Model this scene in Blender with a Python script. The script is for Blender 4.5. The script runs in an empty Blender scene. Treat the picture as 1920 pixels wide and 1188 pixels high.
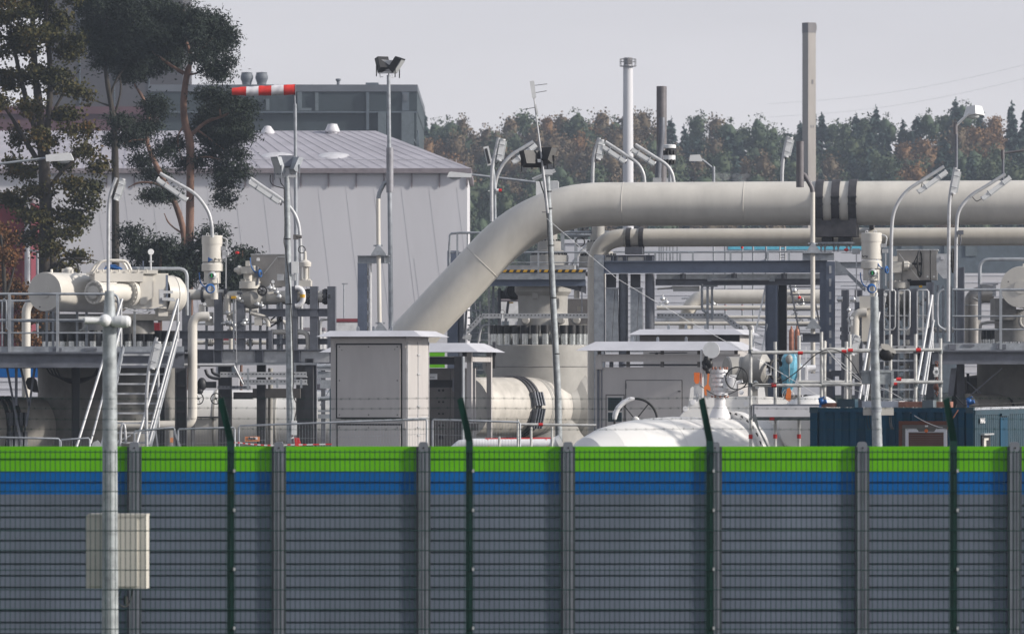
import bpy, math, random
from mathutils import Vector, Matrix
random.seed(7)
R = math.radians
S = bpy.context.scene
COL = S.collection
# ------------------------------------------------------------------ camera, world, sun
F = 10800.0            # focal length in photo pixels (photo 1920 wide)
HY = 715.0             # horizon row
CH = 3.2               # eye height
cd = bpy.data.cameras.new("camera"); cam = bpy.data.objects.new("camera", cd); COL.objects.link(cam)
cam.location = (0, 0, CH); cam.rotation_euler = (R(90), 0, 0)
cd.sensor_fit = 'HORIZONTAL'; cd.sensor_width = 36.0; cd.lens = 36.0 * F / 1920.0
cd.shift_y = (HY - 594.0) / 1920.0
cd.clip_start = 0.5; cd.clip_end = 6000
cd.dof.use_dof = True; cd.dof.focus_distance = 138.0; cd.dof.aperture_fstop = 5.6
S.camera = cam
HAZE = 0.00034
SUN_EL, SUN_AZ = R(25), R(105)      # azimuth clockwise from +Y: the sun stands to the right, a touch on the camera's side
sd = bpy.data.lights.new("sun", 'SUN'); so = bpy.data.objects.new("sun", sd); COL.objects.link(so)
sd.energy = 4.0; sd.angle = R(3.5); sd.color = (1.0, 0.93, 0.84)
sv = Vector((math.sin(SUN_AZ)*math.cos(SUN_EL), math.cos(SUN_AZ)*math.cos(SUN_EL), math.sin(SUN_EL)))
so.rotation_euler = sv.to_track_quat('Z', 'Y').to_euler(); so.location = sv*200
W = bpy.data.worlds.new("World"); S.world = W; W.use_nodes = True
nt = W.node_tree; nt.nodes.clear()
sk = nt.nodes.new('ShaderNodeTexSky'); sk.sky_type = 'NISHITA'; sk.sun_disc = False
sk.sun_elevation = SUN_EL; sk.sun_rotation = SUN_AZ; sk.air_density = 1.0; sk.dust_density = 6.0; sk.ozone_density = 2.0
hs = nt.nodes.new('ShaderNodeHueSaturation'); hs.inputs['Saturation'].default_value = 0.10
mx = nt.nodes.new('ShaderNodeMix'); mx.data_type = 'RGBA'; mx.inputs[0].default_value = 0.78
# a veil of high haze: pale near the horizon, thinner and bluer towards the zenith
tcw = nt.nodes.new('ShaderNodeTexCoord'); sx = nt.nodes.new('ShaderNodeSeparateXYZ'); vr = nt.nodes.new('ShaderNodeValToRGB')
nt.links.new(tcw.outputs['Generated'], sx.inputs[0]); nt.links.new(sx.outputs['Z'], vr.inputs[0])
for p_, c_ in ((0, (.87,.84,.85)), (.035, (.82,.80,.825)), (.075, (.70,.69,.73)), (.3, (.37,.39,.45)), (1, (.22,.26,.35))):
    el = vr.color_ramp.elements[0] if p_ == 0 else vr.color_ramp.elements[-1] if p_ == 1 else vr.color_ramp.elements.new(p_)
    el.position = p_; el.color = (*c_, 1)
nz = nt.nodes.new('ShaderNodeTexNoise'); nz.inputs['Scale'].default_value = 9; nz.inputs['Detail'].default_value = 5
mpw = nt.nodes.new('ShaderNodeMapping'); mpw.inputs['Scale'].default_value = (1, 1, 5)
nt.links.new(tcw.outputs['Generated'], mpw.inputs[0]); nt.links.new(mpw.outputs[0], nz.inputs['Vector'])
mrw = nt.nodes.new('ShaderNodeMapRange'); mrw.inputs[3].default_value = 7.9; mrw.inputs[4].default_value = 9.6
nt.links.new(nz.outputs[0], mrw.inputs[0])
vm = nt.nodes.new('ShaderNodeVectorMath'); vm.operation = 'SCALE'
nt.links.new(vr.outputs[0], vm.inputs[0]); nt.links.new(mrw.outputs[0], vm.inputs['Scale']); nt.links.new(vm.outputs[0], mx.inputs[7])
bg = nt.nodes.new('ShaderNodeBackground'); bg.inputs['Strength'].default_value = 0.12
ou = nt.nodes.new('ShaderNodeOutputWorld')
nt.links.new(sk.outputs[0], hs.inputs['Color']); nt.links.new(hs.outputs[0], mx.inputs[6])
nt.links.new(mx.outputs[2], bg.inputs[0]); nt.links.new(bg.outputs[0], ou.inputs[0])
S.view_settings.view_transform = 'Standard'; S.view_settings.look = 'None'
S.view_settings.exposure = 0.25; S.view_settings.gamma = 1.0
S.render.engine = 'CYCLES'
S.cycles.use_denoising = True
S.cycles.max_bounces = 6; S.cycles.diffuse_bounces = 3; S.cycles.glossy_bounces = 3
S.cycles.volume_bounces = 0; S.cycles.transparent_max_bounces = 8
S.cycles.caustics_reflective = False; S.cycles.caustics_refractive = False

# ------------------------------------------------------------------ materials
MATS = {}
def mat(name, col, rough=0.5, metal=0.0, var=0.12, scale=3.0, bump=0.0, streak=0.0, col2=None, spec=0.5, objvar=0.0):
    m = bpy.data.materials.new(name); m.use_nodes = True
    t = m.node_tree; b = t.nodes['Principled BSDF']
    b.inputs['Roughness'].default_value = rough; b.inputs['Metallic'].default_value = metal
    b.inputs['Specular IOR Level'].default_value = spec
    tc = t.nodes.new('ShaderNodeTexCoord')
    n = t.nodes.new('ShaderNodeTexNoise'); n.inputs['Scale'].default_value = scale; n.inputs['Detail'].default_value = 6
    n.inputs['Roughness'].default_value = 0.65
    if streak:
        mp = t.nodes.new('ShaderNodeMapping'); mp.inputs['Scale'].default_value = (1, 1, 1.0/streak)
        t.links.new(tc.outputs['Object'], mp.inputs[0]); t.links.new(mp.outputs[0], n.inputs['Vector'])
    else:
        t.links.new(tc.outputs['Object'], n.inputs['Vector'])
    r = t.nodes.new('ShaderNodeValToRGB')
    c = Vector(col)
    d = Vector(col2) if col2 else c*(1-2*var)
    e = c if col2 else c*(1+var)
    r.color_ramp.elements[0].position = 0.3; r.color_ramp.elements[1].position = 0.7
    r.color_ramp.elements[0].color = (*d, 1); r.color_ramp.elements[1].color = (*[min(x, .95) for x in e], 1)
    t.links.new(n.outputs[0], r.inputs[0]); t.links.new(r.outputs[0], b.inputs['Base Color'])
    if objvar:                     # each board or sheet aged a little differently
        oi = t.nodes.new('ShaderNodeObjectInfo'); mr = t.nodes.new('ShaderNodeMapRange'); mr.inputs[3].default_value = 1-objvar; mr.inputs[4].default_value = 1+objvar
        vs = t.nodes.new('ShaderNodeVectorMath'); vs.operation = 'SCALE'
        t.links.new(oi.outputs['Random'], mr.inputs[0]); t.links.new(r.outputs[0], vs.inputs[0]); t.links.new(mr.outputs[0], vs.inputs['Scale']); t.links.new(vs.outputs[0], b.inputs['Base Color'])
    if bump:
        bp = t.nodes.new('ShaderNodeBump'); bp.inputs['Strength'].default_value = bump; bp.inputs['Distance'].default_value = 0.02
        t.links.new(n.outputs[0], bp.inputs['Height']); t.links.new(bp.outputs[0], b.inputs['Normal'])
    rr = t.nodes.new('ShaderNodeMapRange'); rr.inputs[3].default_value = max(rough-.08, .05); rr.inputs[4].default_value = min(rough+.1, 1)
    t.links.new(n.outputs[0], rr.inputs[0]); t.links.new(rr.outputs[0], b.inputs['Roughness'])
    MATS[name] = m
    return m
M = MATS
mat('galv', (.34,.365,.40), .45, .15, .16, 6)
mat('galv_light', (.52,.53,.55), .42, .12, .12, 6)
mat('galv_speckle', (.37,.40,.42), .5, .12, .22, 9)
mat('steel', (.15,.16,.19), .5, .2, .14, 3)
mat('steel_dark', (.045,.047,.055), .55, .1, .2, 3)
mat('steel_blue', (.155,.185,.25), .5, .2, .1, 3)
mat('clamp', (.065,.064,.073), .6, .1, .25, 4)
mat('cream', (.66,.63,.575), .33, 0, .07, 1.6, streak=2.5, objvar=.03)
mat('cream_dirty', (.58,.55,.505), .45, 0, .16, 2.0, streak=3)
mat('valve_grey', (.36,.35,.33), .45, 0, .09, 2)
mat('valve_shade', (.24,.235,.225), .5, 0, .15, 2)  # darker copy of valve_grey: the shade under the platforms put into the colour
mat('white', (.78,.78,.79), .45, 0, .05, 2)
mat('white_wrap', (.8,.8,.82), .35, 0, .07, 3, bump=.3)
mat('white_paint', (.80,.79,.77), .28, 0, .04, 1.2)
mat('cabinet', (.56,.535,.525), .42, .1, .07, 1.5, streak=4)
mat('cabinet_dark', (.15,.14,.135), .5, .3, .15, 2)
mat('roof_sheet', (.64,.64,.68), .45, .15, .07, 1.0)
mat('black', (.012,.012,.014), .5, 0, .2, 4)
mat('rubber', (.02,.02,.022), .7, 0, .2, 4)
mat('stainless', (.33,.315,.30), .34, .75, .1, 2)
mat('chrome', (.62,.64,.63), .22, .8, .12, 8)
mat('blue_cable', (.015,.12,.38), .4)
mat('blue_foil', (.16,.46,.62), .3, 0, .2, 5, bump=.4)
mat('red', (.62,.02,.02), .5); mat('orange', (.75,.17,.03), .5); mat('yellow', (.75,.42,.02), .5)
mat('hose', (.13,.04,.02), .6); mat('sign_orange', (.75,.30,.14), .5)
mat('red_tape', (.72,.05,.05), .5); mat('green_lens', (.02,.5,.14), .2)
mat('container_blue', (.006,.06,.115), .45, 0, .2, 2, streak=3, spec=.2)
mat('container_side', (.014,.05,.075), .35, 0, .15, 3)
mat('copper', (.42,.19,.13), .5, .2, .25, 6)
mat('scaffold', (.60,.60,.58), .4, .12, .16, 7)
mat('scaffold_dark', (.20,.22,.23), .5, .4, .25, 7)
mat('alu', (.7,.71,.72), .35, .6, .08, 6)
mat('wood', (.35,.22,.13), .7, 0, .25, 6)
mat('lamp_white', (.74,.75,.76), .35, 0, .05, 5)
mat('lamp_glass', (.50,.52,.53), .12, 0, .05, 5)
mat('wall_grey', (.130,.153,.203), .6, 0, .12, .9, streak=2.5, spec=.15, objvar=.05)
mat('wall_green', (.13,.46,.004), .55, 0, .09, 1.0, spec=.12, objvar=.04)
mat('wall_blue', (.0,.105,.36), .55, 0, .10, 1.0, spec=.12, objvar=.05)
mat('wall_post', (.185,.20,.235), .5, .1, .10, 4)
mat('wall_post_dark', (.065,.072,.09), .5, .2, .12, 4)
mat('fence_green', (.005,.042,.033), .45, 0, .15, 4, spec=.3)
mat('box_beige', (.60,.575,.525), .5, 0, .05, 1.5)
mat('hall_wall', (.63,.625,.66), .6, 0, .04, .25, streak=6)
mat('hall_seam', (.44,.435,.47), .7); mat('hall_trim', (.24,.21,.23), .7)
mat('hall_roof', (.40,.385,.43), .6, 0, .1, .6)
mat('dome', (.66,.65,.68), .3)
mat('mill_dark', (.035,.052,.062), .6, 0, .12, .4)
mat('mill_band', (.13,.145,.17), .6, 0, .1, .5)
mat('mill_light', (.13,.16,.18), .6)
mat('tower', (.062,.058,.066), .8, 0, .1, .3)
mat('red_wall', (.20,.03,.05), .7, 0, .1, 1); mat('plum', (.12,.062,.08), .7, 0, .1, 1)
mat('concrete', (.36,.335,.315), .85, 0, .14, .35, streak=5)
mat('chimney_white', (.66,.66,.69), .7, 0, .06, .4, streak=6)
mat('chimney_dark', (.17,.16,.165), .7, 0, .15, .5)
mat('vent_grey', (.30,.30,.33), .5, .2, .15, 4)
mat('vent_dark', (.16,.15,.16), .55, .2, .15, 4)
mat('cladding', (.60,.61,.66), .55, 0, .04, 1)
mat('cyan', (.12,.50,.68), .5); mat('slate', (.11,.14,.17), .6)
mat('vehicle_white', (.72,.72,.73), .3); mat('vehicle_red', (.22,.02,.03), .35)
mat('gravel', (.085,.08,.075), .9, 0, .2, 2.5, bump=.4); mat('asphalt', (.055,.055,.055), .9, 0, .2, 3)
mat('grass', (.06,.08,.03), .95, 0, .3, .6)
mat('bark_pine', (.20,.115,.085), .9, 0, .25, 5, bump=.6, streak=3)
mat('bark_dark', (.045,.038,.032), .9, 0, .3, 5, bump=.6, streak=3)
mat('twig', (.16,.13,.11), .9)
mat('sock_red', (.72,.03,.02), .7); mat('sock_white', (.78,.76,.80), .7)
mat('vest', (.75,.2,.04), .6)
mat('steam', (.7,.7,.72), .9)

SPLIT = {'wall_bracket', 'fitting', 'window', 'wall_panel', 'cladding_panel', 'beam', 'cross_beam', 'hanger', 'band', 'tube', 'red_band', 'conduit', 'bracket', 'tray_rail', 'valve_body', 'block', 'splice_plate', 'lit_web_patch', 'stiffener', 'post_bar', 'strut', 'drain', 'junction', 'corner_plate', 'vent_hole', 'roof_post', 'lifting_eye', 'stud', 'foot', 'plug', 'top_port', 'end_cap', 'yoke', 'top_bolt', 'bolt_lug', 'paint_band', 'flange_bolt_row', 'door', 'side_door', 'hinge', 'eye_bolt', 'trunnion', 'brace', 'coupler', 'ring', 'plate_bolt', 'pipe_run', 'frame'}
# ------------------------------------------------------------------ frames and mesh builder, all in photo pixels
def P(u, v, Y): return Vector(((u-960)*Y/F, Y, CH-(v-HY)*Y/F))
class G:
    """A working plane at distance Y, turned by th (degrees; + = right end farther): points are (u, v, depth) in photo pixels at that distance."""
    def __init__(s, Y, th=0.0, uc=960.0):
        s.Y, s.s, s.uc = Y, Y/F, uc
        c, n = math.cos(R(th)), math.sin(R(th))
        s.a = Vector((c, n, 0)); s.b = Vector((-n, c, 0)); s.o = P(uc, HY, Y)
    def w(s, p):
        if isinstance(p, Vector): return p
        u, v = p[0], p[1]; d = p[2] if len(p) > 2 else 0
        return s.o + s.a*((u-s.uc)*s.s) + s.b*(d*s.s) + Vector((0, 0, (HY-v)*s.s))
    def ground(s, u, d=0):
        q = s.w((u, HY, d)); return Vector((q.x, q.y, 0))
def perp(t):
    a = Vector((0,0,1)) if abs(t.z) < .9 else Vector((1,0,0))
    x = t.cross(a).normalized(); return x, t.cross(x).normalized()
class MB:
    def __init__(s, fr=None): s.fr = fr; s.v = []; s.f = []; s.sm = []; s.pc = []; s.k = fr.s if fr else 1.0
    def W(s, p): return s.fr.w(p) if s.fr else Vector(p)
    def add(s, vs, fs, smooth=False):
        o = len(s.v); s.v.extend(vs); s.pc.append((o, len(s.v), len(s.f), len(s.f)+len(fs)))
        for f in fs: s.f.append([o+i for i in f]); s.sm.append(smooth)
        return s
    def hexa(s, c):      # 8 corners: 4 of one side then the 4 opposite
        return s.add([Vector(q) for q in c], [(0,3,2,1),(4,5,6,7),(0,1,5,4),(1,2,6,5),(2,3,7,6),(3,0,4,7)])
    def box(s, u0, v0, u1, v1, d0=0, d1=10):
        return s.hexa([s.W(q) for q in ((u0,v1,d0),(u1,v1,d0),(u1,v0,d0),(u0,v0,d0),(u0,v1,d1),(u1,v1,d1),(u1,v0,d1),(u0,v0,d1))])
    def bar(s, p, q, w, h=None, up=None):      # a rectangular bar
        p, q = s.W(p), s.W(q); h = w if h is None else h; w *= s.k/2; h *= s.k/2
        t = (q-p).normalized(); up = Vector(up) if up else (Vector((0,0,1)) if abs(t.z) < .95 else Vector((0,1,0)))
        x = t.cross(up).normalized(); y = x.cross(t)
        c = [p-x*w-y*h, p+x*w-y*h, p+x*w+y*h, p-x*w+y*h]
        return s.hexa(c + [i+(q-p) for i in c])
    def ibeam(s, p, q, H, B, up=None, t=None):  # H between flanges (along up), B flange width
        p, q = s.W(p), s.W(q); k = s.k; t = (t or H*.08)*k; H = H*k; B = B*k
        d = (q-p).normalized(); up = Vector(up) if up else (Vector((0,0,1)) if abs(d.z) < .95 else Vector((1,0,0)))
        x = d.cross(up).normalized(); y = x.cross(d)
        for (a0,a1,b0,b1) in ((-B/2,B/2,H/2-t,H/2),(-B/2,B/2,-H/2,-H/2+t),(-t/2,t/2,-H/2+t,H/2-t)):
            c = [p+x*a0+y*b0, p+x*a1+y*b0, p+x*a1+y*b1, p+x*a0+y*b1]
            s.hexa(c + [i+(q-p) for i in c])
        return s
    def cyl(s, p, q, r, r2=None, n=14, caps=True):
        p, q = s.W(p), s.W(q); r *= s.k; r2 = r if r2 is None else r2*s.k
        x, y = perp((q-p).normalized())
        cs = [(math.cos(2*math.pi*i/n), math.sin(2*math.pi*i/n)) for i in range(n)]
        A = [p+(x*c+y*d)*r for c, d in cs]; B = [q+(x*c+y*d)*r2 for c, d in cs]
        s.add(A+B, [(i, (i+1)%n, n+(i+1)%n, n+i) for i in range(n)], True)
        if caps:
            s.add(A, [tuple(range(n-1,-1,-1))]); s.add(B, [tuple(range(n))])
        return s
    def tube(s, pts, r, n=8, caps=True, smooth=0, closed=False):
        q = [s.W(p) for p in pts]; r = [x*s.k for x in r] if isinstance(r, (list, tuple)) else r*s.k
        for _ in range(smooth):       # Chaikin corner cutting keeps the ends
            z = [q[0]]
            for a, b in zip(q, q[1:]): z += [a*.75+b*.25, a*.25+b*.75]
            q = z + [q[-1]]
        m = len(q); x = None; rings = []
        for i in range(m):
            t = (q[(i+1) % m if closed else min(i+1, m-1)] - q[(i-1) if (closed or i) else 0]).normalized()
            if x is None: x, y = perp(t)
            else: x = (x - t*x.dot(t)).normalized(); y = t.cross(x).normalized()
            rr = r if not isinstance(r, list) else r[min(int(i*len(r)/m), len(r)-1)] if len(r) != m else r[i]
            rings.append([q[i]+(x*math.cos(2*math.pi*j/n)+y*math.sin(2*math.pi*j/n))*rr for j in range(n)])
        vs = [v for g in rings for v in g]
        fs = [(i*n+j, i*n+(j+1)%n, ((i+1)%m)*n+(j+1)%n, ((i+1)%m)*n+j) for i in range(m if closed else m-1) for j in range(n)]
        s.add(vs, fs, True)
        if caps and not closed:
            s.add(rings[0], [tuple(range(n-1,-1,-1))]); s.add(rings[-1], [tuple(range(n))])
        return s
    def torus(s, c, nrm, Rr, r, n=28, m=8, arc=None):
        c = s.W(c); nrm = Vector(nrm).normalized(); x, y = perp(nrm); a0, a1 = arc or (0, 2*math.pi)
        pts = [c+(x*math.cos(a0+(a1-a0)*i/n)+y*math.sin(a0+(a1-a0)*i/n))*Rr*s.k for i in range(n if not arc else n+1)]
        return s.tube(pts, r, m, closed=not arc)
    def lathe(s, p, ax, prof, n=24, arcs=None):       # prof: (radius, along axis) in pixels
        p = s.W(p); ax = Vector(ax).normalized(); x, y = perp(ax); k = s.k
        for (ra, ha), (rb, hb) in zip(prof, prof[1:]):
            A = [p+ax*ha*k+(x*math.cos(2*math.pi*i/n)+y*math.sin(2*math.pi*i/n))*ra*k for i in range(n)]
            B = [p+ax*hb*k+(x*math.cos(2*math.pi*i/n)+y*math.sin(2*math.pi*i/n))*rb*k for i in range(n)]
            if ra < 1e-6: s.add([A[0]]+B, [(0, 1+i, 1+(i+1)%n)[::-1] for i in range(n)], True)
            elif rb < 1e-6: s.add(A+[B[0]], [(i, (i+1)%n, n) for i in range(n)], True)
            else: s.add(A+B, [(i, (i+1)%n, n+(i+1)%n, n+i) for i in range(n)], abs(hb-ha) > .05)
        return s
    def ball(s, c, r, sx=1, sy=1, sz=1, n=12, m=8):
        c = s.W(c); r *= s.k; vs = []; fs = []
        for i in range(m+1):
            a = math.pi*i/m
            for j in range(n):
                b = 2*math.pi*j/n; vs.append(c+Vector((math.sin(a)*math.cos(b)*sx, math.sin(a)*math.sin(b)*sy, math.cos(a)*sz))*r)
        for i in range(m):
            for j in range(n): fs.append((i*n+j, (i+1)*n+j, (i+1)*n+(j+1)%n, i*n+(j+1)%n))
        return s.add(vs, fs, True)
    def prism(s, poly, d0, d1):               # a (u,v) outline with depth
        a = [s.W((u, v, d0)) for u, v in poly]; b = [s.W((u, v, d1)) for u, v in poly]; n = len(a)
        return s.add(a+b, [tuple(range(n)), tuple(range(2*n-1, n-1, -1))] + [(i, n+i, n+(i+1)%n, (i+1)%n) for i in range(n)])
    def pieces(s):                  # groups of touching shapes, each a mesh builder of its own
        bb = []
        for a, b, c, d in s.pc:
            q = s.v[a:b]; bb.append([[min(v[i] for v in q)-.004 for i in range(3)], [max(v[i] for v in q)+.004 for i in range(3)]])
        par = list(range(len(bb)))
        def fd(i):
            while par[i] != i: i = par[i]
            return i
        for i in range(len(bb)):
            for j in range(i):
                if all(bb[i][0][k] <= bb[j][1][k] and bb[j][0][k] <= bb[i][1][k] for k in range(3)): par[fd(i)] = fd(j)
        gr = {}
        for i in range(len(bb)): gr.setdefault(fd(i), []).append(i)
        out = []
        for ix in gr.values():
            m = MB(s.fr)
            for i in ix:
                a, b, c, d = s.pc[i]; o = len(m.v); m.v += s.v[a:b]; m.sm += s.sm[c:d]; m.f += [[k-a+o for k in f] for f in s.f[c:d]]
            out.append(m)
        return out
    def build(s, name, material, parent=None, loc=None, props=None):
        if parent is not None and name in SPLIT and len(s.pc) > 1:
            ps = s.pieces()
            if len(ps) > 1:
                for p in ps: p.pc = []
                return [p.build(name, material, parent) for p in ps][0]
        me = bpy.data.meshes.new(name)
        if parent is not None: o0 = parent['_w'] if '_w' in parent else (0,0,0); o0 = Vector(o0); base = Vector((0,0,0))
        else:
            if loc is None:
                xs = [v.x for v in s.v]; ys = [v.y for v in s.v]; zs = [v.z for v in s.v]
                loc = Vector(((min(xs)+max(xs))/2, (min(ys)+max(ys))/2, min(zs)))
            o0 = Vector(loc)
        me.from_pydata([v-o0 for v in s.v], [], s.f)
        me.polygons.foreach_set('use_smooth', s.sm)
        me.materials.append(M[material] if isinstance(material, str) else material); me.update()
        o = bpy.data.objects.new(name, me); COL.objects.link(o)
        if parent is not None: o.parent = parent
        else: o.location = o0
        o['_w'] = list(o0)
        if props:
            for k, v in props.items(): o[k] = v
        return o
def tag(o, label=None, cat=None, group=None, kind=None):
    if label: o['label'] = label
    if cat: o['category'] = cat
    if group: o['group'] = group
    if kind: o['kind'] = kind
    return o
def thing(name, label, cat, loc, group=None):
    o = bpy.data.objects.new(name, None); COL.objects.link(o); o.location = loc; o['_w'] = list(loc)
    o.empty_display_size = .2
    return tag(o, label, cat, group)
def one(mb, name, m, label, cat, group=None, part=None):        # a thing that is one mesh, or an Empty over its like pieces
    if part:
        q = mb.v; t = thing(name, label, cat, Vector((sum(v.x for v in q)/len(q), sum(v.y for v in q)/len(q), min(v.z for v in q))), group)
        mb.build(part, m, t); return t
    return tag(mb.build(name, m), label, cat, group)
def copy_tree(o, parent=None, depth=0):
    c = o.copy(); COL.objects.link(c)
    if parent is not None: c.parent = parent
    for ch in list(o.children): copy_tree(ch, c)
    return c
def text(name, s, size, fr, u, v, d, material, parent, bold=False):     # raised lettering facing the camera, left-bottom at (u,v,d)
    cu = bpy.data.curves.new(name, 'FONT'); cu.body = s; cu.size = size*fr.s; cu.extrude = .004; cu.offset = size*fr.s*.035 if bold else 0
    t = bpy.data.objects.new(name, cu); COL.objects.link(t)
    me = bpy.data.meshes.new_from_object(t.evaluated_get(bpy.context.evaluated_depsgraph_get()))
    bpy.data.objects.remove(t)
    o = bpy.data.objects.new(name, me); COL.objects.link(o)
    me.materials.clear(); me.materials.append(M[material])
    rot = Matrix((fr.a, Vector((0,0,1)), -fr.b)).transposed().to_4x4()
    p = fr.w((u, v, d))
    o.matrix_world = Matrix.Translation(p - (Vector(parent['_w']) if parent else Vector())) @ rot
    if parent: o.parent = parent
    return o
# ================================================================== ground, far forest, far buildings
def sheet(name, x0, x1, y0, y1, z, m, nx=1, ny=1, zf=None):
    vs = []; fs = []
    for j in range(ny+1):
        for i in range(nx+1):
            x = x0+(x1-x0)*i/nx; y = y0+(y1-y0)*j/ny; vs.append((x, y, zf(x, y) if zf else z))
    for j in range(ny):
        for i in range(nx): a = j*(nx+1)+i; fs.append((a, a+1, a+nx+2, a+nx+1))
    me = bpy.data.meshes.new(name); me.from_pydata(vs, [], fs); me.materials.append(M[m])
    o = bpy.data.objects.new(name, me); COL.objects.link(o); o['kind'] = 'structure'; return o
sheet('ground', -1500, 1500, -60, 3000, 0, 'gravel')
sheet('grass', -60, 60, 20, 71, .004, 'grass')['kind'] = 'stuff'
def hillz(x, y): return max(0.0, (y-532)*.112) + (1.0*math.sin(x*.05)+.6*math.sin(x*.13+1) if y > 560 else 0) - .05
sheet('terrain', -260, 260, 520, 760, 0, 'grass', 60, 24, hillz)

def leafmat(name, cols, rough=.75):
    m = bpy.data.materials.new(name); m.use_nodes = True; t = m.node_tree; b = t.nodes['Principled BSDF']
    b.inputs['Roughness'].default_value = rough; b.inputs['Specular IOR Level'].default_value = .25
    g = t.nodes.new('ShaderNodeNewGeometry'); r = t.nodes.new('ShaderNodeValToRGB')
    tc = t.nodes.new('ShaderNodeTexCoord'); n = t.nodes.new('ShaderNodeTexNoise'); n.inputs['Scale'].default_value = .45
    t.links.new(tc.outputs['Object'], n.inputs['Vector'])
    a = t.nodes.new('ShaderNodeMath'); a.operation = 'MULTIPLY_ADD'; a.inputs[1].default_value = .30; 
    mm = t.nodes.new('ShaderNodeMath'); mm.operation = 'MULTIPLY'; mm.inputs[1].default_value = .72
    t.links.new(n.outputs[0], mm.inputs[0]); t.links.new(g.outputs['Random Per Island'], a.inputs[0]); t.links.new(mm.outputs[0], a.inputs[2])
    t.links.new(a.outputs[0], r.inputs[0])
    while len(r.color_ramp.elements) < len(cols): r.color_ramp.elements.new(.5)
    for i, c in enumerate(cols):
        r.color_ramp.elements[i].position = .15+.7*i/(len(cols)-1); r.color_ramp.elements[i].color = (*c, 1)
    t.links.new(r.outputs[0], b.inputs['Base Color'])
    M[name] = m
leafmat('needles_far', [(.030,.055,.055),(.038,.066,.060),(.048,.076,.062)])  # far foliage lightened and blued: part of the haze is in the colour
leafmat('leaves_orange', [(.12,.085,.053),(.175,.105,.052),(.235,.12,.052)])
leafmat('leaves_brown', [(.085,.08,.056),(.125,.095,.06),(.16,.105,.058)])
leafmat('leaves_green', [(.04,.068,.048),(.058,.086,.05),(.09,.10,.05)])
leafmat('leaves_oak', [(.016,.020,.008),(.034,.038,.011),(.068,.056,.013),(.13,.058,.014)])
leafmat('leaves_rust', [(.05,.032,.016),(.11,.055,.02),(.20,.075,.02)])
leafmat('needles_pine', [(.009,.015,.011),(.017,.027,.018),(.034,.046,.027)])
def card(mb, c, size, asp=1.0, dirv=None, rnd=random):
    a = dirv or Vector((rnd.gauss(0,1), rnd.gauss(0,1), rnd.gauss(0,1))).normalized()
    x = a.cross(Vector((rnd.gauss(0,1), rnd.gauss(0,1), rnd.gauss(0,1)))).normalized()*size*.5*asp; a = a*size*.5
    mb.add([c-a-x*.6, c-a*.1+x, c+a+x*.2, c+a*.2-x], [(0,1,2,3)])
def lump(mb, c, r, rnd):                # an uneven leafy mass that closes the inside of a clump
    n, m = 12, 7; vs = []; fs = []; j = {}
    for i in range(m+1):
        a = math.pi*i/m
        for k in range(n):
            b = 2*math.pi*k/n; w = rnd.uniform(.72, 1.12)
            vs.append(c+Vector((math.sin(a)*math.cos(b)*r.x, math.sin(a)*math.sin(b)*r.y, math.cos(a)*r.z))*w)
    for i in range(m):
        for k in range(n): fs.append((i*n+k, (i+1)*n+k, (i+1)*n+(k+1)%n, i*n+(k+1)%n))
    mb.add(vs, fs, True)
def foliage(mb, blobs, n, size, rnd, asp=.8, shell=.55, core=0, sprd=1.5):
    ws = [b[1].x*b[1].z for b in blobs]; tot = sum(ws)
    for (c, r), w in zip(blobs, ws):
        if core: lump(mb, c, r*core, rnd)
        # leaves gather in twig clusters so that gaps stay open between them
        k = max(6, int(n*w/tot/14))
        for _ in range(k):
            d = Vector((rnd.gauss(0,1), rnd.gauss(0,1), rnd.gauss(0,1))).normalized()*(shell+(1-shell)*rnd.random())*rnd.random()**.12
            cc = c+Vector((d.x*r.x, d.y*r.y, d.z*r.z)); sp = size*sprd
            for _ in range(14): card(mb, cc+Vector((rnd.gauss(0,sp), rnd.gauss(0,sp), rnd.gauss(0,sp*.7))), size*rnd.uniform(.6,1.3), asp, None, rnd)
def far_spruce(seed, h):
    rnd = random.Random(seed); mb = MB(); n = 30
    for i in range(n):
        z = h*(.08+.92*i/n); r = max(.14, (1-i/n)**.8*h*.21*rnd.uniform(.75,1.15))
        k = int(12+r*30)
        for j in range(k):
            a = rnd.random()*6.283; q = rnd.random()**.5*r
            card(mb, Vector((math.cos(a)*q, math.sin(a)*q, z-q*.38+rnd.gauss(0,.3))), .6+.3*rnd.random(), .7, Vector((math.cos(a), math.sin(a), -.35)).normalized(), rnd)
    for j in range(8): card(mb, Vector((rnd.gauss(0,.06), rnd.gauss(0,.06), h*(.96+.06*j/8))), .42, .5, Vector((0,0,1)), rnd)
    return mb
def far_broad(seed, h, w):
    rnd = random.Random(seed); mb = MB(); bl = []
    for i in range(11):
        a = rnd.random()*6.283; q = rnd.random()*w*.62; z = h*rnd.uniform(.3,.86)
        bl.append((Vector((math.cos(a)*q, math.sin(a)*q, z)), Vector((1,1,1.15))*w*rnd.uniform(.28,.45)))
    bl.append((Vector((0,0,h*.9)), Vector((w*.3,w*.3,h*.1)))); bl.append((Vector((0,0,h*.3)), Vector((w*.6,w*.6,h*.22))))
    foliage(mb, bl, 9000, .30, rnd, .85, .5, .62, 1.1); return mb
def far_tree(kind, mb, leaf, h):
    o = mb.build('crown', leaf, None, Vector((0,0,0))); t = MB().tube([(0,0,-.6),(0,0,h*.5),(0.05,0,h*.86)], [.24,.17,.05], 6).build('trunk', 'bark_dark', None, Vector((0,0,0)))
    return o, t, kind
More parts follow.
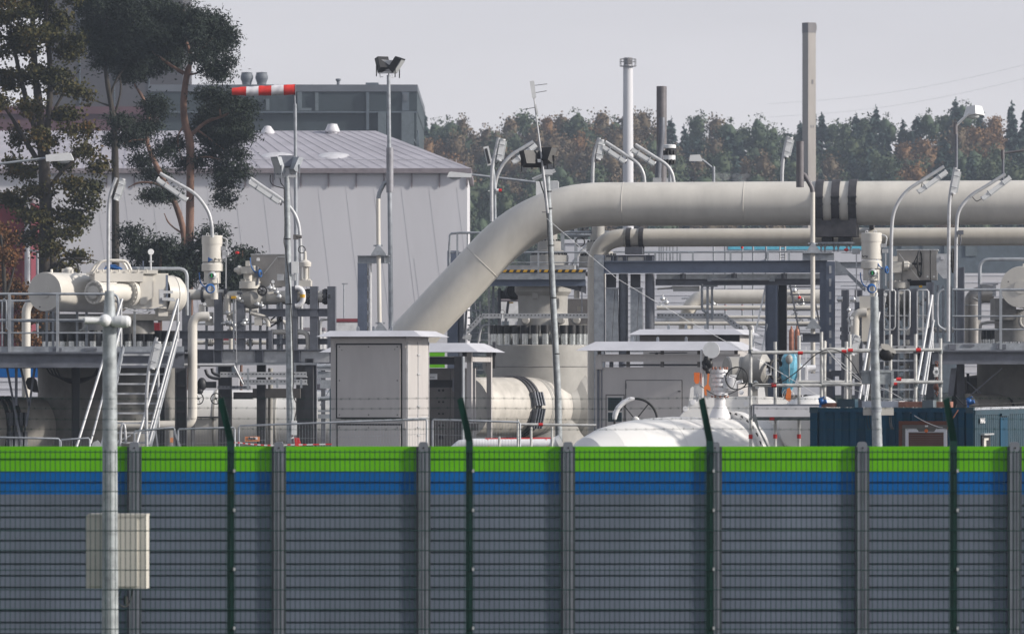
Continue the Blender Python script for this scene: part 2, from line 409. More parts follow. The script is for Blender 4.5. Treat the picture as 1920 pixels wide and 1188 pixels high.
FT = {'spruce': [far_tree('spruce_tree', far_spruce(s, 20), 'needles_far', 20) for s in (1,2,3)],
      'orange': [far_tree('broadleaf_tree', far_broad(s, 19, 4.6), 'leaves_orange', 17) for s in (4,5)],
      'brown': [far_tree('broadleaf_tree', far_broad(s, 19, 4.8), 'leaves_brown', 17) for s in (6,7)],
      'green': [far_tree('broadleaf_tree', far_broad(s, 19, 4.8), 'leaves_green', 17) for s in (8,9)]}
FTL = {'spruce': ('dark spruce among the hazy trees of the far forest', 'spruces of the far forest'),
       'orange': ('orange autumn broadleaf tree in the hazy far forest', 'orange trees of the far forest'),
       'brown': ('russet brown autumn tree in the hazy far forest', 'brown trees of the far forest'),
       'green': ('dull green broadleaf tree in the hazy far forest', 'green broadleaf trees of the far forest')}
rf = random.Random(11)
def far_plant(u, Y, vtop, kind):
    x = (u-960)*Y/F; zg = hillz(x, Y); ztop = CH+(HY-vtop)*Y/F
    cr, tr, nm = rf.choice(FT[kind]); h = ztop-zg; sc = h/20.0 if kind == 'spruce' else h/19.6
    lab, grp = FTL[kind]
    e = thing(nm, lab, 'tree', (x, Y, zg), grp)
    wj = rf.uniform(.85,1.2) if kind != 'spruce' else rf.uniform(.8,1.1)
    e.scale = (sc*wj, sc*wj, sc); e.rotation_euler.z = rf.random()*6.28
    for s in (cr, tr):
        c = s.copy(); COL.objects.link(c); c.parent = e; c.location = (0,0,0)
# the skyline, then lower rows in front of it
def skyv(u):
    pts = [(700,225),(790,222),(850,205),(880,228),(905,222),(960,210),(1080,200),(1150,207),(1200,200),(1260,218),(1300,208),(1360,205),(1400,215),(1440,200),(1480,225),(1530,208),(1600,205),(1660,200),(1720,205),(1800,190),(1850,182),(1900,195),(2050,190)]
    for (a, b), (c, d) in zip(pts, pts[1:]):
        if a <= u <= c: return b+(d-b)*(u-a)/(c-a)
    return 200
def kind_at(u, row):
    x = rf.random()
    if u < 850: return 'orange' if (row in (1,2) and u < 845 and x < .55) else ('spruce' if x < .5 else 'green')
    if u < 1245: return ('brown' if x < .7 else 'orange' if x < .8 else 'green') if row < 3 else ('green' if x < .55 else 'brown' if x < .8 else 'spruce')
    if u < 1620: return ('spruce' if x < .38 else 'green' if x < .75 else 'brown') if row < 2 else ('green' if x < .5 else 'brown' if x < .75 else 'spruce')
    if u < 1860: return ('spruce' if x < .6 else 'green') if row == 0 else (('orange' if x < .4 else 'spruce' if x < .8 else 'brown') if row == 1 else ('spruce' if x < .5 else 'orange' if x < .68 else 'green'))
    return ('orange' if x < .5 else 'spruce') if row < 2 else ('spruce' if x < .7 else 'green')
for row, (Y, dv, st) in enumerate([(668,0,27),(640,30,36),(615,62,44),(592,98,56),(568,132,60),(548,190,70)]):
    u = 730+row*11
    while u < 2000:
        k = kind_at(u, row); jit = rf.uniform(-14, 16) if row == 0 else rf.uniform(-16, 18)
        if k == 'spruce': jit += 9
        far_plant(u, Y+rf.uniform(-9, 9), skyv(u)+dv+jit, k); u += st*rf.uniform(.7, 1.25)*(.8 if k == 'spruce' else 1)
for k in FT:
    for cr, tr, nm in FT[k]: bpy.data.objects.remove(cr); bpy.data.objects.remove(tr)

# ---- dark mill building with a flat roof behind the hall
g = G(420)
t = thing('industrial_building', 'dark blue grey factory block with flat roof rising behind the white hall', 'building', g.ground(560))
MB(g).box(280, 205, 781, 730, 0, 900).build('wall', 'mill_dark', t)
b = MB(g); b.box(278, 159, 783, 172, -6, 900)
b.build('parapet', 'mill_band', t)
MB(g).box(279, 172, 782, 208, -3, 900).build('upper_wall', 'mill_dark', t)
b = MB(g)
for u in (503,510): pass
for u0, u1, v0, v1 in ((499,505,186,207),(558,566,173,208),(566,584,203,208),(591,597,174,208),(555,560,203,207)): b.box(u0, v0, u1, v1, -8, 0)
b.build('wall_panel', 'mill_light', t)
MB(g).box(278, 209, 782, 212, -9, 0).build('ledge', 'slate', t)
b = MB(g); b.box(687, 173, 692, 244, -10, 0); b.build('downpipe', 'slate', t)
b = MB(g); b.box(709, 210, 724, 262, -12, 0); b.box(753, 210, 776, 275, -12, 0); b.build('cladding_panel', 'mill_light', t)
b = MB(g); b.box(754, 173, 767, 208, -6, 0); b.build('door_frame', 'slate', t)
MB(g).box(756, 176, 764, 189, -9, -1).build('window', 'mill_band', t)
MB(g).box(685, 154, 709, 161, 20, 60).build('roof_hatch', 'slate', t)
b = MB(g); b.lathe((633,160,40),(0,0,1),[(3,0),(3,9),(5,11),(5,14),(0,15)],10); b.build('roof_vent', 'mill_band', t)
MB(g).tube([(776,262,-6),(784,275,-6),(784,245,-6)],2,6).build('gutter_pipe', 'slate', t)
for u, w in ((460, 'left'), (488, 'right')):
    b = MB(g); b.lathe((u,162,60),(0,0,1),[(8,0),(9,10),(12,18),(12,22),(10,27),(10.5,29),(0,30)],16)
    one(b, 'roof_fan', 'mill_band', 'grey cowled roof fan on the factory roof, the %s one of the pair' % w, 'roof vent', 'roof fans on the factory roof')
# ---- tall grey tower behind the pines
g = G(520)
t = thing('concrete_tower', 'huge plain grey tower rising out of the picture behind the pines', 'tower', g.ground(215))
MB(g).box(88, -260, 343, 730, 0, 300).build('wall', 'tower', t)
b = MB(g)
for u in (150, 215, 280): b.box(u-.8, -258, u+.8, 728, -2, 1)
b.build('wall_joint', 'slate', t)
# ---- white hall with a hipped roof
g = G(300)
t = thing('storage_hall', 'long white hall with a pale hipped roof and slanting seams on its wall', 'hall', g.ground(400))
MB(g).box(-330, 322, 876, 735, 0, 700).build('wall', 'hall_wall', t)
q = MB(g)
A = [g.w(x) for x in ((-346,316,-14),(884,316,-14),(884,316,716),(-346,316,716),(-190,230,350),(696,230,350))]
q.add(A, [(0,1,5,4),(1,2,5),(2,3,4,5),(3,0,4)])
q.build('roof', 'hall_roof', t)
b = MB(g); b.box(-346, 316, 884, 325, -14, 716); b.build('eave', 'hall_trim', t)
b = MB(g)
for i in range(48):         # standing seams on the front roof slope
    u = -150+i*17.5; f = (u+150)/840
    b.bar(g.w((-330+i*25.6,315,-13)), g.w((-190+i*18.46,229.4,350)), .55, .5)
b.build('roof_seam', 'hall_roof', t)
b = MB(g); b.tube([(-346,297,60),(850,297,60)],.5,5)
for i in range(16): b.tube([(90+i*51,297,60),(90+i*51,307,55)],.5,5)
b.build('snow_guard', 'hall_seam', t)
b = MB(g)
for i in range(14):
    u = 200+i*52; b.bar((u,324,-2),(u,348,-2),3,3); b.bar((u,345,-2),(u,352,-2),1.5,1.5)
b.build('wall_bracket', 'hall_trim', t)
b = MB(g); rr = random.Random(3)
for i in range(14):
    u = 180+i*52; b.bar((u,352,0),(u+30,600,0),.5,.4,up=(0,1,0))
    if i % 2: b.bar((u+24,484,0),(u+40,610,0),.7,.4,up=(0,1,0))
b.build('wall_seam', 'hall_seam', t)
for i, (u, w) in enumerate(((515, 'nearer the windsock pole'), (622, 'near the middle of the slope'))):
    b = MB(g); b.lathe(g.w((u,291,110)), (0,-.2,1), [(34,-1),(34,2),(29,4.5),(20,7),(9,8.5),(0,9)], 24)
    one(b, 'skylight_dome', 'dome', 'low white skylight dome on the hall roof, ' + w, 'skylight', 'skylight domes on the hall roof')
b = MB(g); b.lathe(g.w((613,262,330)), (0,0,1), [(10,0),(10,28),(14,29),(14,32),(9,44),(0,45)], 16)
one(b, 'ridge_ventilator', 'dome', 'white mushroom ventilator at the ridge of the white hall', 'roof vent')
b = MB(g); b.lathe(g.w((488,262,330)), (0,0,1), [(10,0),(10,24),(14,25),(14,28),(6,40),(0,41)], 16)
one(b, 'ridge_ventilator', 'dome', 'white ridge ventilator half hidden behind the pine branches', 'roof vent')
b = MB(g); b.bar((866,316,200),(866,300,200),4,2); b.bar((866,306,200),(869,296,200),2,2); b.bar((862,312,200),(872,309,200),2,2)
one(b, 'roof_mast', 'hall_trim', 'short dark bracket mast on the right end of the hall roof', 'mast')
# ---- plum coloured roof block and the red building far left
g = G(380)
t = thing('plum_building', 'low plum red building showing between the trunks above the hall roof', 'building', g.ground(120))
MB(g).box(-40, 214, 275, 730, 0, 300).build('wall', 'plum', t); MB(g).box(-44, 200, 279, 214, -6, 306).build('roof', 'plum', t)
g = G(228)
t = thing('red_building', 'dark red building at the left edge behind the autumn branches', 'building', g.ground(20))
MB(g).box(-120, 380, 58, 735, 0, 200).build('wall', 'red_wall', t)
MB(g).box(-122, 372, 61, 380, -4, 204).build('roof', 'hall_trim', t)
MB(g).tube([(52,380,-8),(52,735,-8)], 5.5, 10).build('downpipe', 'hall_wall', t)
MB(g).box(-2, 440, 12, 476, -3, 0).build('window', 'slate', t)
b = MB(G(222)); b.tube([(70,735),(70,470)],2.5,8); b.bar((55,469),(74,472),4,4); one(b, 'street_lamp', 'galv', 'small flat headed lamp post before the red building', 'street lamp')
# ---- chimneys
g = G(510)
t = thing('chimney', 'tall white chimney with a railed platform at its top', 'chimney', g.ground(1178))
MB(g).cyl((1178,720),(1177.5,122), 11.6, 9, 24).build('shaft', 'chimney_white', t)
MB(g).cyl((1177.5,122),(1177.5,108.5), 8.2, 8.2, 20).build('rim', 'chimney_dark', t)
b = MB(g); c = g.w((1177.5,125))
b.lathe(c, (0,0,1), [(9,0),(15,0),(15,1.2),(9,1.2)], 20); b.torus(g.w((1177.5,116)), (0,0,1), 15, .5, 20, 4); b.torus(g.w((1177.5,111)), (0,0,1), 15, .5, 20, 4)
for i in range(12):
    a = i*math.pi/6; x = Vector((math.cos(a), math.sin(a), 0))*15*g.s
    b.tube([c+x, c+x+Vector((0,0,14*g.s))], .5, 4)
b.build('platform', 'chimney_dark', t)
g = G(470, 35, 1517)
t = thing('concrete_chimney', 'tall square concrete chimney with a sooty top', 'chimney', g.ground(1517))
MB(g).prism([(1507.5,720),(1526.5,720),(1526,62),(1508,62)], -9, 9).build('shaft', 'concrete', t)
MB(g).box(1507.6, 43, 1526.4, 62, -9.4, 9.4).build('rim', 'chimney_dark', t)
MB(g).box(1526, 46, 1532, 57, -4, 4).build('roof_box', 'chimney_dark', t)
b = MB(g); b.box(1514, 235, 1516, 240, -9.6, -8.5); b.box(1519, 235, 1521, 240, -9.6, -8.5); b.box(1516,150,1520,158,-9.6,-8.5); b.build('vent_hole', 'chimney_dark', t)
# ---- light clad building behind the plant, its cyan stripe, and a slate one to the right
g = G(250)
t = thing('clad_building', 'long pale ribbed building with a cyan stripe along its top behind the pipework', 'building', g.ground(1300))
MB(g).box(1060, 456, 1650, 740, 0, 300).build('wall', 'cladding', t)
MB(g).box(1365, 459, 1640, 468, -2, 0).build('stripe', 'cyan', t)
MB(g).box(1058, 449, 1652, 456, -3, 303).build('roof_edge', 'cladding', t)
b = MB(g)
for i in range(16): b.box(1060, 500+i*13, 1650, 502+i*13, -.8, .1)
b.build('wall_rib', 'cladding', t)
g = G(262)
t = thing('slate_building', 'dark slate blue building at the right behind the pipes', 'building', g.ground(1850))
MB(g).box(1655, 436, 2100, 735, 0, 300).build('wall', 'slate', t); MB(g).box(1653, 428, 2104, 436, -3, 303).build('roof_edge', 'mill_band', t)
b = MB(g)
for u in (1690, 1730, 1770, 1810): b.box(u, 455, u+22, 480, -2, 0)
b.build('window', 'mill_light', t)
g = G(240)
t = thing('shutter_wall', 'low pale wall of roller shutters behind the right platform', 'building', g.ground(1850))
MB(g).box(1800, 512, 1990, 735, 0, 60).build('wall', 'hall_wall', t)
b = MB(g)
for i in range(17): b.box(1800, 515+i*13, 1990, 517+i*13, -.8, .1)
b.build('shutter_rib', 'cladding', t)
# ---- vehicles parked behind
def cabins(u, v0, L, Y, lab, m, trim, nwin=2):
    """two site cabins standing one on the other on the yard; each is a thing"""
    g = G(Y); vg = HY+CH*F/Y; h = (vg-v0)/2
    for k, w in ((0, 'upper'), (1, 'lower')):
        a = v0+k*h; t = thing('site_cabin', '%s of %s' % (w, lab), 'site cabin', g.w((u, a+h)), 'stacked site cabins')
        MB(g).box(u-L/2, a+h*.06, u+L/2, a+h-.5, 0, 110).build('wall', m, t)
        MB(g).box(u-L/2-1, a, u+L/2+1, a+h*.05, -1, 111).build('roof_edge', trim, t)
        MB(g).box(u-L/2-.6, a+h*.9, u+L/2+.6, a+h-.2, -.8, 110.8).build('floor_frame', 'hall_trim', t)
        for i in range(nwin):
            x = u-L/2+L*(i+.5)/nwin
            MB(g).box(x-L*.11, a+h*.3, x+L*.11, a+h*.6, -1, 0).build('window', 'slate', t)
cabins(655, 597, 66, 262, 'white red edged site cabins left of the diagonal pipe', 'vehicle_white', 'vehicle_red')
cabins(588, 614, 40, 258, 'pale site cabins showing behind the right columns of the valve rack', 'vehicle_white', 'hall_trim')
cabins(425, 634, 46, 250, 'red edged site cabins behind the middle columns of the valve rack', 'hall_wall', 'vehicle_red')
cabins(962, 556, 56, 236, 'white site cabins behind the stud ring of the central valve', 'vehicle_white', 'hall_trim')
b = MB(G(255)); b.box(730, 566, 800, 735, 0, 60); one(b, 'white_container', 'hall_wall', 'pale storage container behind the foot of the diagonal pipe', 'container')
b = MB(G(290)); b.tube([(645,735),(645,533)],1.6,6); b.bar((641,532),(652,532),2.4,2.4); one(b, 'street_lamp', 'galv', 'thin T shaped lamp post standing before the white hall wall', 'street lamp')
# ---- steam and the two faint overhead wires
tw = thing('overhead_line', 'pair of faint power lines crossing the sky at the upper right', 'power line', (0, 760, 0))
for vs in ((1545,200,1920,136),(1540,175,1920,110)):
    a = P(1440, vs[1]+20, 760); c = P(2040, vs[3]-18, 700)
    MB().tube([a, a.lerp(c,.3)-Vector((0,0,1.2)), a.lerp(c,.6)-Vector((0,0,1.3)), c], .011, 4, smooth=2).build('wire', 'galv_light', tw)

for ua, ub, w in ((-300, 86, 'left stretch of the far ribbed sound wall under the left platform'), (790, 834, 'stretch of the far sound wall whose green top shows between the cabinets')):
    g = G(196); t = thing('far_noise_barrier', w, 'sound wall', g.ground((ua+ub)/2))
    MB(g).box(ua, 656, ub, 689, 0, 4).build('top_band', 'wall_green', t); MB(g).box(ua, 690, ub, 707, 0, 4).build('stripe_band', 'wall_blue', t)
    b = MB(g); b.box(ua, 708, ub, 890, 0, 4)
    for i in range(12): b.box(ua, 712+14*i, ub, 715+14*i, -1.2, .1)
    b.build('panel', 'cladding', t)
sm = bpy.data.materials.new('steam'); sm.use_nodes = True; st_ = sm.node_tree; st_.nodes.clear()
v_ = st_.nodes.new('ShaderNodeVolumePrincipled'); v_.inputs['Color'].default_value = (.95,.95,.96,1); v_.inputs['Density'].default_value = .4
o_ = st_.nodes.new('ShaderNodeOutputMaterial'); st_.links.new(v_.outputs[0], o_.inputs['Volume'])
for u, w in ((1352, 'right of the small white street lamp'), (1388, 'nearer the concrete chimney')):
    b = MB(G(400)); rs = random.Random(u)
    for i in range(7): b.ball((u+rs.uniform(-11,11), 341-rs.uniform(0,13), rs.uniform(-8,8)), rs.uniform(5,9), 1.2, 1, .8)
    o = b.build('steam_puff', sm); tag(o, 'small white puff of steam over the huge pipe, ' + w, 'steam', 'puffs of steam')
# ================================================================== trees on the left
def px_tree(Y, name, lab, group, leaf, barkm, limbs, blobs, n, size, asp, seed, shell=.4, zs=.9):
    g = G(Y); rnd = random.Random(seed); u0 = limbs[0][0][0][0]
    t = thing(name, lab, 'tree', g.ground(u0), group)
    b = MB(g)
    for pts, rr in limbs[:1]:
        b.tube(pts, rr, 10, smooth=2)
    b.build('trunk', barkm, t)
    if len(limbs) > 1:
        for pts, rr in limbs[1:]: MB(g).tube(pts, rr, 7, smooth=2).build('limb', barkm, t)
    bl = [(g.w((u, v, d)), Vector((ru*g.s, max(ru, rv)*g.s*zs, rv*g.s))*.86) for u, v, ru, rv, d in blobs]
    fine = []
    for cc, r in bl:                     # every mass breaks up into smaller tufts with gaps between them
        pine = 'needles' in leaf
        for _ in range(10 if pine else 6):
            d = Vector((rnd.gauss(0,1), rnd.gauss(0,1), rnd.gauss(0,.9))).normalized()*rnd.uniform(.25,1.05 if pine else .95)
            f = rnd.uniform(.16,.32) if pine else rnd.uniform(.3,.52); fine.append((cc+Vector((d.x*r.x, d.y*r.y, d.z*r.z)), Vector((r.x*f*1.3, r.y*f*1.2, r.z*f*.8))))
    c = MB(g); foliage(c, fine, n, size, rnd, asp, shell)
    c.build('crown', leaf, t)
    tw = MB(g)
    for (cc, r) in bl:                   # thin twigs running through each clump
        for _ in range(5):
            d = Vector((rnd.gauss(0,1), rnd.gauss(0,1), rnd.gauss(.2,.7))).normalized()
            e = cc+Vector((d.x*r.x, d.y*r.y, d.z*r.z)); s0 = cc-Vector((0,0,r.z*.7))
            tw.tube([s0, s0.lerp(e,.5)+Vector((0,0,.15)), e], [.035,.022,.008], 4)
    tw.build('twig', barkm, t)
    return t
rb = random.Random(21)
def B(*l): return [(u, v, ru, rv, rb.uniform(-60, 60)) for u, v, ru, rv in l]
px_tree(212, 'oak_tree', 'tall oak at the left edge with browning green leaves and a forked dark trunk', 'trees on the left', 'leaves_oak', 'bark_dark',
  [([(84,960),(85,520),(86,390),(82,290),(74,205),(64,120),(60,20),(66,-90)], [15,13,12,11,8,6,5,2]),
   ([(108,960),(102,520),(90,400),(86,360)], [11,10,9,7]), ([(84,300),(92,210),(96,130),(84,40),(92,-60)], [8,6,5,4,2]),
   ([(82,290),(52,200),(30,110),(14,20)], [7,5,4,2]), ([(95,350),(112,325),(135,305),(168,255),(180,225)], [5,4,4,3,1]),
   ([(70,300),(40,250),(12,205),(-10,180)], [5,4,3,2]), ([(76,255),(110,190),(128,160),(150,130)], [4,3,3,1]),
   ([(86,420),(120,400),(150,392),(180,400)], [4,3,2,1]), ([(84,420),(50,440),(20,452)], [4,3,1]), ([(90,495),(140,482),(190,490)], [3,2,1])],
  B((20,20,45,40),(70,10,45,40),(115,40,35,35),(25,80,45,38),(75,75,45,40),(120,95,35,35),(10,140,40,35),(60,140,40,35),(105,150,40,30),(140,80,25,25),
    (15,200,35,28),(70,205,40,25),(120,215,35,22),(150,180,28,22),(30,255,30,20),(95,262,40,26),(150,250,30,18),(165,285,25,15),
    (110,300,30,18),(60,320,40,20),(20,310,35,22),(65,355,45,22),(140,345,30,16),(155,375,35,28),(110,400,42,28),(55,400,42,28),(20,370,35,25),(150,415,28,18),(120,440,28,20),
    (50,440,30,18),(95,470,30,18),(140,480,22,8),(120,505,18,12),(175,350,15,14),(185,310,16,12),(-40,60,50,70),(-40,200,50,60),(60,-70,90,50),(-10,-40,70,50),(130,-20,40,40)),
  46000, .125, .8, 31, .25)
px_tree(208, 'rust_bush', 'rust brown leafed tree low at the left edge by the red building', 'trees on the left', 'leaves_rust', 'bark_dark',
  [([(14,960),(12,620),(8,520),(2,440)], [6,5,4,2]), ([(10,560),(28,500),(34,450)], [3,2,1])],
  B((6,440,24,26),(18,480,26,24),(8,520,28,26),(30,540,18,26),(10,570,30,26),(60,585,18,40),(28,610,26,30),(-30,500,40,60),(60,640,22,26)), 9000, .12, .8, 33, .3)
px_tree(222, 'pine_tree', 'straight pine with a dark slim trunk, leftmost of the pines', 'pines on the left', 'needles_pine', 'bark_dark',
  [([(216,965),(217,480),(216,330),(215,235),(206,183),(196,125),(200,40),(206,-50)], [9,7.5,7,6,5,4,3,2]),
   ([(214,220),(228,170),(224,140)], [2.5,2,1]), ([(215,262),(250,240),(262,235)], [2,1.5,1]), ([(210,200),(180,190),(165,178)], [2,1.5,1]), ([(206,183),(216,150),(240,120)], [3,2,1]), ([(198,60),(240,30),(270,14)], [3,2,1])],
  B((180,65,30,20),(225,15,40,20),(255,50,36,24),(200,100,26,16),(250,130,30,12),(165,20,24,18),(230,60,50,30),(260,95,40,22),(285,20,40,24),(300,60,40,28),(215,85,40,25),(190,8,40,20),(240,6,34,20),(172,45,28,18),(215,40,40,24),(190,80,30,22),(232,80,35,26),(205,112,34,18),(245,116,30,16),(228,228,32,12),(250,244,26,9),(190,-40,60,30),(215,262,20,7)),
  44000, .15, .32, 34, .25)
px_tree(226, 'pine_tree', 'bent thin pine leaning left between the two straight pines', 'pines on the left', 'needles_pine', 'bark_pine',
  [([(352,960),(350,470),(341,415),(324,370),(297,318),(283,290),(274,261),(282,222),(269,183),(250,157),(246,130)], [8,7,6,5.5,5,4.5,4,4,3,2,1]),
   ([(282,222),(300,204),(318,198)], [2.5,2,1]), ([(274,262),(250,262),(232,270)], [2,1.5,1]), ([(324,370),(300,345),(262,340),(240,352)], [3,2.5,2,1]), ([(345,440),(316,420),(308,400)], [2,1.5,1])],
  B((330,95,30,20),(320,118,26,12),(240,140,26,12),(275,60,36,24),(262,95,38,24),(300,105,34,22),(272,130,30,12),(300,205,30,14),(285,238,28,10),(245,262,30,8),(262,300,22,9),(300,365,34,10),(290,325,22,8)),
  30000, .15, .32, 35, .25)
px_tree(218, 'pine_tree', 'tall red barked pine with a wide ragged crown, right of the other pines', 'pines on the left', 'needles_pine', 'bark_pine',
  [([(352,965),(354,512),(356,427),(357,320),(357,261),(347,235),(343,196),(350,138),(360,112),(352,85),(342,60),(345,10)], [10,8.5,8,7.5,8,7,6.5,6,4,3,2.5,1.5]),
   ([(345,138),(322,124),(295,104),(275,88)], [4,3,2.5,1.5]), ([(352,140),(370,138),(392,125)], [2.5,2,1]), ([(356,120),(380,90),(400,70)], [3,2,1]), ([(360,252),(386,227),(418,219),(440,205)], [4,3.5,2.5,1]),
   ([(357,300),(385,292),(415,300)], [3,2,1]), ([(357,262),(366,240),(395,262),(420,280)], [2.5,2,2,1]), ([(345,235),(330,260),(342,300)], [2,1.5,1]), ([(414,219),(411,200),(405,185)], [2,1.5,1]),
   ([(356,440),(375,452),(400,450)], [2.5,2,1]), ([(354,500),(310,486),(270,478)], [3,2,1])],
  B((345,60,36,26),(375,85,30,20),(388,48,22,16),(300,90,36,22),(325,45,30,20),(400,205,44,18),(430,262,34,16),(385,235,30,14),(318,22,34,20),(350,40,28,22),(372,28,20,12),(398,36,20,13),(330,72,34,22),(372,66,24,18),(405,62,26,18),(424,62,16,14),(398,88,26,14),(425,76,14,12),(380,112,20,10),(402,128,22,11),(424,118,14,10),(412,142,14,8),
    (395,182,34,16),(430,190,30,15),(462,200,20,13),(412,222,36,13),(448,226,26,14),(392,255,28,14),(436,258,30,14),(462,250,14,12),(405,285,30,13),(440,292,24,13),(418,318,22,13),(448,322,16,12),(424,345,18,13),(420,372,15,12),(330,268,28,14),(345,305,20,10),(372,300,22,9),(310,285,26,9)),
  46000, .15, .32, 36, .25)
px_tree(216, 'pine_sapling', 'low bushy young pine behind the stainless cabinet at left', 'pines on the left', 'needles_pine', 'bark_pine',
  [([(452,970),(452,560),(455,470)], [4,3,1])], B((438,500,24,12),(456,478,10,14),(462,500,16,12),(430,520,26,16),(450,545,28,18)), 6000, .17, .32, 37, .25)
px_tree(217, 'pine_sapling', 'dark young pine filling the gap behind the big actuator', 'pines on the left', 'needles_pine', 'bark_pine',
  [([(300,970),(300,560),(302,450)], [6,4,2])], B((262,470,36,14),(300,462,34,14),(335,482,34,18),(280,500,44,18),(325,520,44,22),(385,460,28,18),(372,500,28,24),(400,440,18,12),(250,440,26,9),(290,545,50,20)), 20000, .17, .32, 38, .25)
# ================================================================== green mesh fence, noise wall, the two camera masts
g = G(60)
fence = thing('mesh_fence', 'dark green welded mesh fence with cranked posts and barbed wire in front of the wall', 'fence', g.ground(960))
FP = [-922, -470, -18, 432.5, 880, 1331, 1788, 2240, 2692]
for a, b_ in zip(FP, FP[1:]):
    b = MB(g); n = 48
    for i in range(n+1):
        u = a+(b_-a)*i/n; b.tube([(u, 842.5, -4), (u, 1288, -4)], .72, 4, caps=False)
    for j in range(13):
        v = 847+36.8*j
        b.tube([(a, v, -5), (b_, v, -5)], .85, 4, caps=False)
        if j: b.tube([(a, v, -3), (b_, v, -3)], .6, 4, caps=False)
    b.build('mesh_panel', 'fence_green', fence)
for u in FP:
    b = MB(g)
    b.hexa([g.w(q) for q in ((u-6.8,1290,-3),(u+6.8,1290,-3),(u+6.8,1290,7),(u-6.8,1290,7),(u-6.8,826,-3),(u+6.8,826,-3),(u+6.8,826,7),(u-6.8,826,7))])
    b.hexa([g.w(q) for q in ((u-6.8,826,-3),(u+6.8,826,-3),(u+6.8,826,7),(u-6.8,826,7),(u-22.5,749,-42),(u-11.5,744,-42),(u-11.5,744,-34),(u-22.5,749,-34))])
    p = b.build('post', 'fence_green', fence)
    b = MB(g)
    for j in (1, 3, 6, 9): b.box(u+5.5, 844+36.8*j-1.5, u+9, 846+36.8*j+2, -7, -3)
    b.build('clip', 'galv_light', p)
b = MB(g); rw = random.Random(5)
for k, v in enumerate((745.5, 764, 784, 803)):
    f = (826-v)/80.0; d = -38*f-3
    for a, b_ in zip(FP, FP[1:]):
        x0, x1 = a-17*f, b_-17*f
        b.tube([(x0, v, d), ((x0+x1)/2, v+2.5, d), (x1, v, d)], .36, 4, caps=False, smooth=2)
        n = 25
        for i in range(n):
            u = x0+(x1-x0)*(i+.5+rw.uniform(-.12,.12))/n; vv = v+2.0*(1-abs(i/(n-1)*2-1))
            b.bar((u-1.5, vv-1.8, d), (u+1.2, vv+1.8, d+1), .46); b.bar((u-1, vv+1.8, d), (u+1.8, vv-1.6, d-1), .46)
b.build('barbed_wire', 'fence_green', fence)

g = G(72)
wall = thing('noise_barrier', 'ribbed grey sound wall with a blue and a bright green band along its top', 'sound wall', g.ground(960))
def ribbed(b, u0, u1, grooves, v0, v1, top=False):
    """front skin of a panel: flat lamellas parted by recessed grooves; a curb at the back gives it thickness"""
    prof = ([(v0, 12)] if top else []) + [(v0, 0)]
    for gv in grooves: prof += [(gv-2.3, -.6), (gv-1.0, 4.5), (gv+1.3, 4.5), (gv+2.2, .4)]
    prof += [(v1, 0)]
    vs = [g.w((u, v, d)) for v, d in prof for u in (u0, u1)]
    b.add(vs, [(2*i, 2*i+1, 2*i+3, 2*i+2) for i in range(len(prof)-1)])
WP = [-830, -560, -290, -19, 252, 523, 794, 1065, 1340, 1616.5, 1902, 2180, 2450, 2720]
for a, b_ in zip(WP, WP[1:]):
    b = MB(g); ribbed(b, a+6, b_-6, [861], 836.5, 883, True); b.build('top_band', 'wall_green', wall)
    b = MB(g); ribbed(b, a+6, b_-6, [904.5], 883, 926.3); b.build('stripe_band', 'wall_blue', wall)
    b = MB(g); ribbed(b, a+6, b_-6, [947.5+21.9*i for i in range(12)], 926.3, 1200); b.build('panel', 'wall_grey', wall)
    MB(g).box(a+6, 836.8, b_-6, 1200, 6, 12).build('back_sheet', 'wall_post_dark', wall)
pr = None
def wall_post(u):
    b = MB(g); b.box(u-9, 834, u+9, 1202, -9, 14); b.prism([(u-9,834),(u-8,830),(u-5.5,828),(u+5.5,828),(u+8,830),(u+9,834)], -9, 9)
    p = b.build('post', 'wall_post', wall)
    b = MB(g); b.box(u-13.5, 837, u-9.4, 1202, -6, 13); b.box(u+9.4, 837, u+13.5, 1202, -6, 13); b.box(u-2.6, 846, u-1.6, 1200, -9.8, -8.9); b.box(u+4, 846, u+5, 1200, -9.8, -8.9)
    b.build('flange', 'wall_post_dark', p)
    MB(g).cyl((u+.5,839,-9.8),(u+.5,839,-8.8),1.7,None,10).build('bolt_hole', 'black', p)
for u in WP: wall_post(u)

# ---- camera mast with the beige box
g = G(66)
t = thing('camera_mast', 'thick galvanised mast carrying white cameras, nearest at the left between fence and wall', 'mast', g.ground(206))
MB(g).tube([(207,1295),(206.5,1188),(206,835),(205.5,620),(205.2,545)], [16,15.6,14,13.2,8.6], 20).build('pole', 'galv_speckle', t)
MB(g).cyl((205.5,622),(205.2,548),8.8,8.8,18).build('pole_top', 'galv_speckle', t)
MB(g).cyl((205.5,626),(205.5,619),13.6,9,18).build('collar', 'galv', t)
tc_ = thing('dome_camera', 'white pod camera on the right side of the thick left mast', 'camera', g.w((236,603)))
b = MB(g); b.lathe((212,603,-12),(1,-.1,0),[(0,-3),(8,-2),(11,6),(12.2,18),(11.5,28),(9,33),(0,35)],18); b.build('housing', 'lamp_white', tc_)
b = MB(g); b.bar((206,597,-14),(216,599,-14),4,5); b.bar((204,606,-14),(214,610,-14),2.5,2.5); b.build('bracket', 'galv_light', tc_)
tc_ = thing('bullet_camera', 'white long camera pointing left from the thick left mast', 'camera', g.w((176,600)))
b = MB(g); b.lathe((190,601,-18),(-1,-.2,0),[(0,-8),(6,-7),(6.5,0),(6,30),(0,30.2)],14); b.build('body', 'lamp_white', tc_)
b = MB(g); b.box(149,593.5,190,598,-24,-10); b.build('sun_hood', 'white', tc_)
